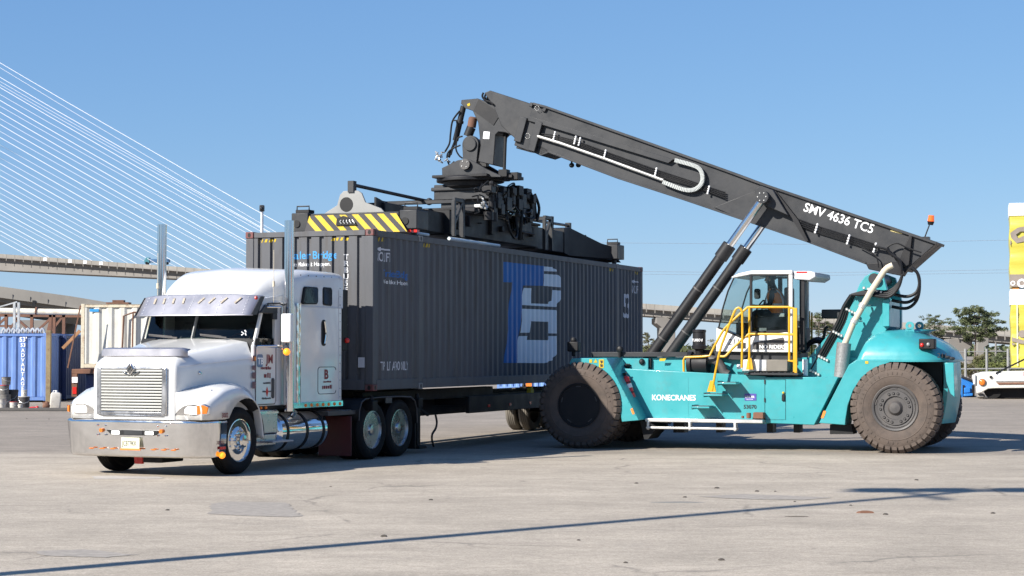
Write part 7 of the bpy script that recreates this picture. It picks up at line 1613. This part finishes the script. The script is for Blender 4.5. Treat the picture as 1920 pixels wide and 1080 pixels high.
c = FTl(1842, 717); mb = MB(); mb.cyl((c[0], -0.05, c[1]), (c[0], 0.0, c[1]), 0.15, n=20); rg2 = mb.build('lamp_ring', M['rim_dark'], ft)
mb = MB(); mb.ball((c[0], -0.05, c[1]), 0.12, 14, 1, 0.4, 1.1); mb.build('lamp_lens', M['amber'], rg2)
c = FTl(1858, 707); mb = MB(); mb.cyl((c[0], -0.06, c[1]), (c[0], 0.0, c[1]), 0.06, n=10); mb.build('hook', M['black'], ft)
mb = MB(); mb.box(FTl(1919, 705)[0], FTl(1926, 705)[0], -0.06, -0.05, 0.95, 1.12); mb.build('reflector', M['red'], ft)
mb = MB(); mb.prism([FTl(1850, 731), FTl(1868, 729), (14, 0.62), (14, 0.14), FTl(1862, 747), FTl(1850, 741)], 'y', 0.5, 2.2); mb.build('underframe', M['chassis'], ft)
for x in (0.75, 2.4, 3.6): mb = MB(); mb.cyl((x, 0.3, 0.36), (x, 2.2, 0.36), 0.36, n=20); mb.build('wheel', M['tyre'], ft)
c = FTl(1839, 745); mb = MB(); mb.ball((c[0], 0.3, 0.12), 0.14, 10, 1.3, 1, .8); mb.build('jack_foot', M['conc'], ft)
a, b = FTl(1867, 700), FTl(1960, 655); mb = MB(); mb.tube([(a[0], -0.1, a[1]), (b[0], 0.8, b[1])], 0.035, 6); mb.build('tie_down_strap', M['black'], ft)
M['wrap'] = mat('yellow_cargo_wrap', (0.44, 0.385, 0.055), 0.35, var=0.05, vs=1.5, bump=0.4, bs=2.2, stretch=(0.5, 1, 2.5))
M['wrapw'] = mat('white_cargo_wrap', (0.74, 0.74, 0.74), 0.35, var=0.04, bump=0.3, bs=3)
M['print'] = mat('grey_print', (0.24, 0.20, 0.17), 0.5, var=0.12, vs=3)
def cargo(px0, pyt, pyw, pyb, Y_, label, seed):
    p0 = W(px0, pyb, Y_); t = thing('wrapped_cargo', label, 'cargo', (p0.x, Y_, p0.z), -14)
    H_ = W(px0, pyt, Y_).z - p0.z; Wz = W(px0, pyw, Y_).z - p0.z; Wd = 3.6; rr = random.Random(seed)
    mb = MB(); secs = []; pl = rrect(0, Wd, 0, 2.4, 0.05, 2)
    for z in np.linspace(0.02, Wz, 26):
        secs.append([(x + 0.02 * math.sin(z * 5 + y * 3), y + 0.025 * math.sin(z * 9 + x * 2.2) + 0.015 * math.sin(z * 23 + x * 7), z) for x, y in pl])
    mb.loft(secs); mb.build('wrap', M['wrap'], t, ang=60)
    mb = MB(); mb.loft([[(x + 0.015 * math.sin(y * 4), y, z) for x, y in rrect(-0.02, Wd + 0.02, -0.02, 2.42, 0.06, 2)] for z in (Wz - 0.02, Wz + 0.2, H_ - 0.03, H_)]); mb.build('top_sheet', M['wrapw'], t, bevel=0.02)
    return t, Wz, H_
t, wz, hz_ = cargo(1896, 543, 571, 690, 79, 'lower yellow wrapped cargo block standing on the white flatbed trailer', 1)
def prt(t, *polys):
    mb = MB()
    for q in polys: mb.prism(q, 'y', -0.06, -0.045)
    return mb.build('print', M['print'], t)
def TL(t, Y_, *pts):
    f_ = Frame(t.location.x, t.location.y, -14); return [(f_.Y(px, py, -0.05)[0], f_.Y(px, py, -0.05)[1] - t.location.z) for px, py in pts]
prt(t, TL(t, 79, (1897, 632), (1918, 638), (1930, 640), (1930, 646), (1912, 644), (1897, 640)), TL(t, 79, (1897, 642), (1905, 645), (1898, 648)), TL(t, 79, *[(1917 + 8 * math.cos(a), 626 + 7 * math.sin(a)) for a in np.linspace(0, 2 * math.pi, 14, endpoint=False)]))
mb = MB(); x_ = TL(t, 79, (1907, 570))[0][0]; mb.box(x_ - 0.03, x_ + 0.03, -0.05, -0.044, 0.1, wz); mb.build('seam_tape', mat('pale_tape', (0.7, 0.66, 0.4), 0.4), t)
bs_ = thing('cargo_bolster', 'timber bearer and dark gap between the two yellow cargo blocks', 'timber', W(1896, 543, 79), -14); mb = MB(); mb.box(0.05, 0.32, 0, 2.3, 0.0, 0.09); mb.box(1.4, 1.7, 0, 2.3, 0.0, 0.09); mb.box(3.0, 3.3, 0, 2.3, 0, 0.09); mb.build('timber', mat('orange_timber', (0.36, 0.17, 0.05), 0.7, var=0.2), bs_)
t2, wz, hz_ = cargo(1894, 381, 404, 539, 79, 'upper yellow wrapped cargo block with a grey printed band along its foot', 2)
mb = MB(); mb.box(-0.02, 3.62, -0.05, -0.03, 0.03, 0.55); mb.build('grey_band', M['print'], t2)
mb = MB()
for px, py, r in ((1899, 531, 0.10), (1916, 531, 0.19)):
    c = TL(t2, 79, (px, py))[0]; mb.lathe([(r * 0.55, -0.062), (r, -0.062), (r, -0.055), (r * 0.55, -0.055)], (c[0], 0, c[1]), 'y', 20, closed=True)
mb.build('white_ring', M['wtext'], t2)
prt(t2, TL(t2, 79, (1894, 437), (1908, 427), (1924, 424), (1924, 434), (1913, 434), (1905, 440), (1909, 447), (1924, 440), (1924, 452), (1906, 456), (1896, 446)), TL(t2, 79, (1894, 449), (1897, 455), (1894, 461)))
mb = MB(); c = TL(t2, 79, (1897, 395), (1903, 398))
for k in range(5): mb.box(c[0][0] + 0.05 + k * 0.09, c[0][0] + 0.1 + k * 0.09, -0.03, -0.021, hz_ - 0.42 + 0.03 * (k % 3), hz_ - 0.34 + 0.02 * (k % 2))
for k in range(3): mb.box(c[0][0] + 0.42 + k * 0.14, c[0][0] + 0.5 + k * 0.14, -0.03, -0.021, hz_ - 0.3, hz_ - 0.2)
mb.build('small_print', M['gtext'], t2)
bm_ = thing('blue_machine', 'bright blue low machine parked beyond the rear of the reach stacker', 'machine', (W(1803, 745, 80).x, 80, 0))
M['bm'] = mat('bright_blue_paint', (0.02, 0.17, 0.52), 0.4, var=0.06)
def BM(px, py): q = W(px, py, 80); return (q.x - bm_.location.x, q.z)
mb = MB(); mb.prism([BM(1780, 700), BM(1803, 705), BM(1826, 716), BM(1826, 748), BM(1780, 750)], 'y', 0, 2); mb.build('body', M['bm'], bm_, bevel=0.03)
mb = MB(); mb.prism([BM(1800, 703), BM(1826, 713), BM(1826, 717), BM(1800, 707)], 'y', -0.1, 2.1); mb.build('top_plate', M['char'], bm_, bevel=0.02)
mb = MB(); mb.prism([BM(1807, 727), BM(1818, 726), BM(1818, 736), BM(1807, 737)], 'y', -0.12, 0); mb.prism([BM(1806, 738), BM(1822, 737), BM(1822, 742), BM(1806, 743)], 'y', -0.2, 0); mb.build('side_box', M['bm'], bm_, bevel=0.02)
mb = MB(); mb.prism([BM(1805, 722), BM(1808, 722), BM(1808, 744), BM(1805, 744)], 'y', -0.05, 0); mb.prism([BM(1822, 722), BM(1827, 722), BM(1827, 748), BM(1822, 748)], 'y', -0.05, 0); mb.build('dark_trim', M['char2'], bm_)
# ------------------------------------------------------------------ fence, poles, wires
def post(px, py, Y_, r, label, name='fence_post'):
    b = W(px, py, Y_); t = thing(name, label, 'post', (b.x, Y_, 0)); mb = MB(); mb.cyl((0, 0, 0), (0, 0, b.z), r, n=10); mb.build('post', M['gtext'], t)
    mb = MB(); mb.ball((0, 0, b.z), r * 1.15, 8); mb.build('cap', M['gtext'], t); return t
fe = thing('yard_fence', 'wire mesh fence with grey posts in front of the scrub on the right', 'fence', (W(1830, 700, 130).x, 130, 0))
mb = MB()
for px in range(1690, 2000, 40):
    q = W(px, 662, 130); mb.cyl((q.x - fe.location.x, 0, 0), (q.x - fe.location.x, 0, q.z + 0.3), 0.09, n=8)
mb.build('fence_post', M['fence'], fe)
mb = MB(); a, b = W(1690, 693, 130), W(2000, 690, 130); mb.tube([(a.x - fe.location.x, 0, a.z), (b.x - fe.location.x, 0, b.z)], 0.06, 6); mb.tube([(a.x - fe.location.x, 0, a.z + 1.2), (b.x - fe.location.x, 0, b.z + 1.2)], 0.03, 5); mb.build('fence_rail', M['fence'], fe)
p = W(1867, 650, 260); up_ = thing('utility_pole', 'thin grey utility pole rising from the scrub beyond the fence', 'utility pole', (p.x, 260, 0)); mb = MB(); mb.cyl((0, 0, 0), (0, 0, p.z + 0.6), 0.18, 0.12, 8); mb.build('pole', M['conc2'], up_); mb = MB(); mb.box(-0.8, 0.8, -0.06, 0.06, p.z - 0.6, p.z - 0.45); mb.build('crossarm', M['conc2'], up_)
for i, (y0, y1, y2, lab) in enumerate(((455, 458, 448, 'topmost of the three faint power lines crossing the sky'), (508, 512, 504, 'middle one of the three faint power lines, crossing behind the cab roof'), (513, 517, 510, 'lowest of the three faint power lines crossing the sky'))):
    a, m_, b = W(1100, y0, 150), W(1500, y1, 150), W(2000, y2, 150); t = thing('power_line', lab, 'power line', a)
    pts = [Vector((0, 0, 0))] + [Vector((np.interp(x, (1100, 1500, 2000), (a.x, m_.x, b.x)) - a.x, 0, W(x, np.interp(x, (1100, 1500, 2000), (y0, y1, y2)), 150).z - a.z)) for x in range(1150, 2001, 50)]
    MB().tube(pts, 0.011, 4).build('wire', mat('grey_wire', (0.25, 0.27, 0.3), 0.5), t)
# ------------------------------------------------------------------ trees and scrub
M['pine'] = mat('pine_needles', (0.095, 0.112, 0.052), 0.7, var=0.45, vs=0.5, spec=0.2)
M['leaf'] = mat('scrub_leaves', (0.115, 0.108, 0.050), 0.7, var=0.4, vs=0.8, spec=0.2)
M['palm'] = mat('palmetto_leaves', (0.11, 0.125, 0.04), 0.6, var=0.4, vs=0.8, spec=0.2)
M['bark'] = mat('grey_bark', (0.13, 0.10, 0.085), 0.9, var=0.25, vs=4)
def leaf_cloud(mb, c, rad, n, size, rr, flat=0.6):
    for _ in range(n):
        d = Vector((rr.gauss(0, 1), rr.gauss(0, 1), rr.gauss(0, 1))).normalized() * (rad * rr.random() ** 0.45); d.z *= flat
        p = Vector(c) + d; a = Vector((rr.gauss(0, 1), rr.gauss(0, 1), rr.gauss(0, .6))).normalized(); b = a.cross(Vector((rr.gauss(0, 1), rr.gauss(0, 1), rr.gauss(0, 1)))).normalized(); s = size * rr.uniform(0.5, 1.2)
        mb.add([p - a * s, p + b * s * 0.35, p + a * s, p - b * s * 0.35], [(0, 1, 2, 3)])
def pine(px, pyt, Y_, wpx, label, seed, crown=0.55, name='pine_tree', group=None, m='pine', dens=1.0):
    rr = random.Random(seed); top = W(px, pyt, Y_); t = thing(name, label, 'tree', (top.x, Y_, 0), group=group)
    H_ = top.z; w = wpx / FPX * Y_ / 2; mb = MB(); pts = [Vector((0, 0, -0.2))]
    for k in range(1, 6): pts.append(Vector((rr.uniform(-.04, .04) * H_ * 0.3, rr.uniform(-.04, .04) * H_ * 0.3, H_ * k / 5.4)))
    for i in range(5): mb.cyl(pts[i], pts[i + 1], 0.020 * H_ * (1 - i / 6.5), 0.020 * H_ * (1 - (i + 1) / 6.5), 8)
    fo = MB(); n = 26
    for i in range(n):
        f = i / (n - 1); z = H_ * (1 - crown + crown * f * 0.97); k = math.sqrt(max(0.05, 1 - (1.65 * f - 0.72) ** 2))
        a = i * 2.4 + rr.uniform(-.5, .5); L_ = w * k * rr.uniform(0.55, 1.1); e = Vector((math.cos(a) * L_, math.sin(a) * L_, z + rr.uniform(-.02, .05) * H_)); zz = z - 0.06 * H_
        b0 = Vector((np.interp(zz, [q.z for q in pts], [q.x for q in pts]), np.interp(zz, [q.z for q in pts], [q.y for q in pts]), zz))
        mb.tube([b0, (b0 + e) / 2 + Vector((0, 0, -0.01 * H_)), e], 0.004 * H_, 5)
        for j in range(4):
            c = b0 + (e - b0) * (0.45 + 0.20 * j) + Vector((rr.uniform(-1, 1), rr.uniform(-1, 1), rr.uniform(-.3, .5))) * w * 0.16
            leaf_cloud(fo, c, w * rr.uniform(0.11, 0.21), int(62 * dens), w * 0.048, rr, 0.5)
    mb.build('trunk', M['bark'], t); fo.build('crown', M[m], t, ang=180); return t
pine(1828, 578, 170, 108, 'tall spreading pine with dense rounded crown before the right viaduct', 3, 0.46, dens=1.7)
pine(1752, 594, 185, 62, 'smaller sparse pine just right of the stacker tower', 5, 0.4)
pine(1880, 662, 200, 34, 'little round-headed pine nearest the yellow cargo', 8, 0.5)
pine(1536, 590, 150, 66, 'bushy pine seen between the cab and the stacker tower', 12, 0.75, dens=1.2)
pine(1560, 612, 165, 60, 'olive bushy tree half hidden behind the stacker tower', 14, 0.8, m='leaf')
pine(1215, 622, 140, 44, 'yellow-green bushy tree at the end of the lifted container', 21, 0.85, m='leaf', name='bushy_tree', dens=1.3)
pine(1345, 640, 150, 60, 'low olive tree behind the air pre-cleaner', 22, 0.85, m='leaf', name='bushy_tree')
def shrub(px, pyt, Y_, wpx, label, seed, m='leaf', group=None):
    rr = random.Random(seed); top = W(px, pyt, Y_); t = thing('shrub', label, 'shrub', (top.x, Y_, 0), group=group); H_ = top.z; w = wpx / FPX * Y_ / 2
    fo = MB(); st_ = MB()
    for i in range(12):
        a = rr.uniform(0, 6.28); c = Vector((math.cos(a) * w * rr.uniform(0, .8), math.sin(a) * w * rr.uniform(0, .8), H_ * rr.uniform(0.35, 0.86))); st_.tube([(c.x * 0.2, c.y * 0.2, 0), c], 0.02 * H_ / 2, 5)
        leaf_cloud(fo, c, w * rr.uniform(0.3, 0.5), 110, w * 0.09, rr, 0.8)
    st_.build('stems', M['bark'], t); fo.build('foliage', M[m], t, ang=180)
G_ = 'shrubs in the scrub beyond the fence'
for i, (px, py, Y_, w_, lab, m) in enumerate(((1808, 678, 150, 60, 'olive shrub at the left end of the scrub behind the fence', 'leaf'), (1835, 664, 158, 70, 'tall brownish shrub under the big pine', 'leaf'), (1862, 668, 150, 60, 'dark green shrub right of the big pine', 'pine'), (1890, 676, 146, 60, 'yellow-green palmetto shrub close to the yellow cargo', 'palm'),
     (1850, 680, 140, 66, 'low bright palmetto shrub in front of the scrub', 'palm'), (1780, 670, 150, 60, 'grey-green shrub behind the stacker counterweight', 'leaf'), (1915, 680, 150, 60, 'shrub behind the yellow cargo', 'leaf'), (1820, 684, 138, 50, 'low straggly shrub just behind the fence rail', 'leaf'))):
    shrub(px, py, Y_, w_, lab, 30 + i, m, G_)
# far wood closing the horizon
rr = random.Random(77); fo = MB()
for px in np.arange(-200, 2150, 9.0):
    c = W(px, rr.uniform(655, 662), 900 + rr.uniform(-40, 40)); c.z = max(1.5, c.z * rr.uniform(.5, 1)); leaf_cloud(fo, c, 6.5, 26, 2.2, rr, 0.6)
    leaf_cloud(fo, (c.x, c.y, 2), 6, 14, 2.2, rr, 0.6)
tag(fo.build('far_wood', M['pine'], None, ang=180), 'low dark wood along the horizon', 'wood', kind='stuff')
# ------------------------------------------------------------------ lamp pole out of frame that throws the long thin shadow, and litter
lp = thing('lamp_pole', 'tall lamp pole outside the frame on the left whose shadow crosses the foreground', 'lamp pole', (-10.5, 10.8, 0)); lp.rotation_euler = (-math.atan2(1.92, 14.0), -math.atan2(0.28, 14.0), 0)
mb = MB(); mb.cyl((0, 0, 0), (0, 0, 14.0), 0.15, 0.10, 14); mb.build('pole', M['gtext'], lp)
mb = MB(); mb.bar((-1.7, 0.0, 13.9), (1.9, 0.0, 13.9), 0.12, 0.12); mb.bar((0.0, -0.9, 13.2), (0.0, 0.9, 13.2), 0.10, 0.10)
mb.build('crossarm', M['gtext'], lp)
for x in (-1.4, -0.5, 0.5, 1.6): mb = MB(); mb.box(x - 0.32, x + 0.32, -0.35, 0.35, 13.97, 14.22); mb.build('floodlight', M['char'], lp, bevel=0.03)
rr = random.Random(5)
def debris(name, label, cat, px, py, s, m, group=None):
    d = EYE * FPX / (py - 661); x, z = FB.Y(px, py, d); t = MB()
    n = 9; ring = [(s * rr.uniform(.6, 1) * math.cos(2 * math.pi * k / n), s * 0.6 * rr.uniform(.6, 1) * math.sin(2 * math.pi * k / n)) for k in range(n)]
    t.loft([[(a, b, 0.002) for a, b in ring], [(a * .8, b * .8, s * .35) for a, b in ring], [(a * .3, b * .3, s * .5) for a, b in ring]])
    o = t.build(name, m, None); o.location = (x, d, 0); tag(o, label, cat, group); return o
M['peb'] = mat('dark_pebble', (0.07, 0.06, 0.05), 0.9, var=0.3, vs=30)
for px, py in ((1193, 906), (1344, 915), (1419, 921), (1453, 921), (1284, 932), (1595, 947), (1660, 964), (1085, 1012), (1173, 1054), (1353, 1049), (1862, 962), (1490, 940), (314, 956), (808, 937), (720, 1005), (50, 785), (92, 786), (1718, 900), (620, 912)):
    debris('pebble', 'small dark pebble lying loose on the pale yard', 'pebble', px, py, rr.uniform(0.022, 0.045), M['peb'], 'loose pebbles on the yard')
o = debris('dry_leaf', 'long curled brown leaf lying on the pale yard at lower right', 'leaf', 1622, 961, 0.15, M['rust']); o.scale = (1.1, 0.35, 0.4)
o = debris('twig', 'thin straight dark twig lying just below the long pole shadow', 'twig', 1494, 968, 0.14, M['peb']); o.scale = (1.3, 0.1, 0.15)
o = debris('flat_scrap', 'flat grey-green scrap of board lying on the yard', 'scrap', 1272, 941, 0.42, mat('grey_scrap', (0.20, 0.19, 0.165), 0.8, var=0.2, vs=12)); o.scale = (1, 0.55, 0.03)

# ------------------------------------------------------------------ unseen surroundings added behind the photographer for the chrome and glass to mirror
def reflection_surround():
    wh = thing('warehouse', 'long pale grey metal warehouse added behind the photographer for the truck chrome to mirror', 'warehouse', (-20, -95, 0), 0)
    mb = MB(); mb.prism([(-12, 0), (-12, 9), (0, 11.5), (12, 9), (12, 0)], 'x', -55, 45); mb.build('wall', mat('pale_grey_sheeting', (0.34, 0.34, 0.33), 0.6, var=0.1, vs=0.3), wh)
    for x in range(-48, 42, 15):
        mb = MB(); mb.box(x, x + 6, 11.9, 12.1, 0, 6); mb.build('roller_door', M['rim_dark'], wh)
    cols = [(0.30, 0.07, 0.05), (0.06, 0.12, 0.28), (0.32, 0.32, 0.30), (0.28, 0.14, 0.04), (0.05, 0.16, 0.12)]
    ms = [mat('stacked_container_paint', c, 0.6, var=0.15) for c in cols]
    names = ['red brown', 'dark blue', 'pale grey', 'ochre', 'dark green']
    k = 0
    for sx, sy, dg in ((58, -22, 80), (-70, -8, 15)):
        for col in range(3):
            for lev in range(3):
                a = R(dg); ox, oy = sx + math.cos(a) * 12.6 * col, sy + math.sin(a) * 12.6 * col
                t = thing('stacked_container', '%s container %s in an added stack behind the photographer %s' % (names[k % 5], ('at the bottom', 'second up', 'on top')[lev], ('to the right', 'to the left')[sx < 0]), 'container', (ox, oy, lev * 2.62), dg, 'added container stacks behind the photographer')
                mb = MB(); mb.box(0, 12.2, 0, 2.44, 0, 2.59); mb.build('body', ms[k % 5], t, bevel=0.05); k += 1
    wd_ = MB(); rr = random.Random(99)
    for i in range(260):
        a = R(rr.uniform(150, 390)); d = rr.uniform(150, 175); leaf_cloud(wd_, (math.cos(a) * d, math.sin(a) * d - 20, rr.uniform(2, 9)), 6, 22, 2.0, rr, 0.7)
    tag(wd_.build('wood_behind', M['pine'], None, ang=180), 'row of trees added far behind the photographer for reflections', 'wood', kind='stuff')
reflection_surround()
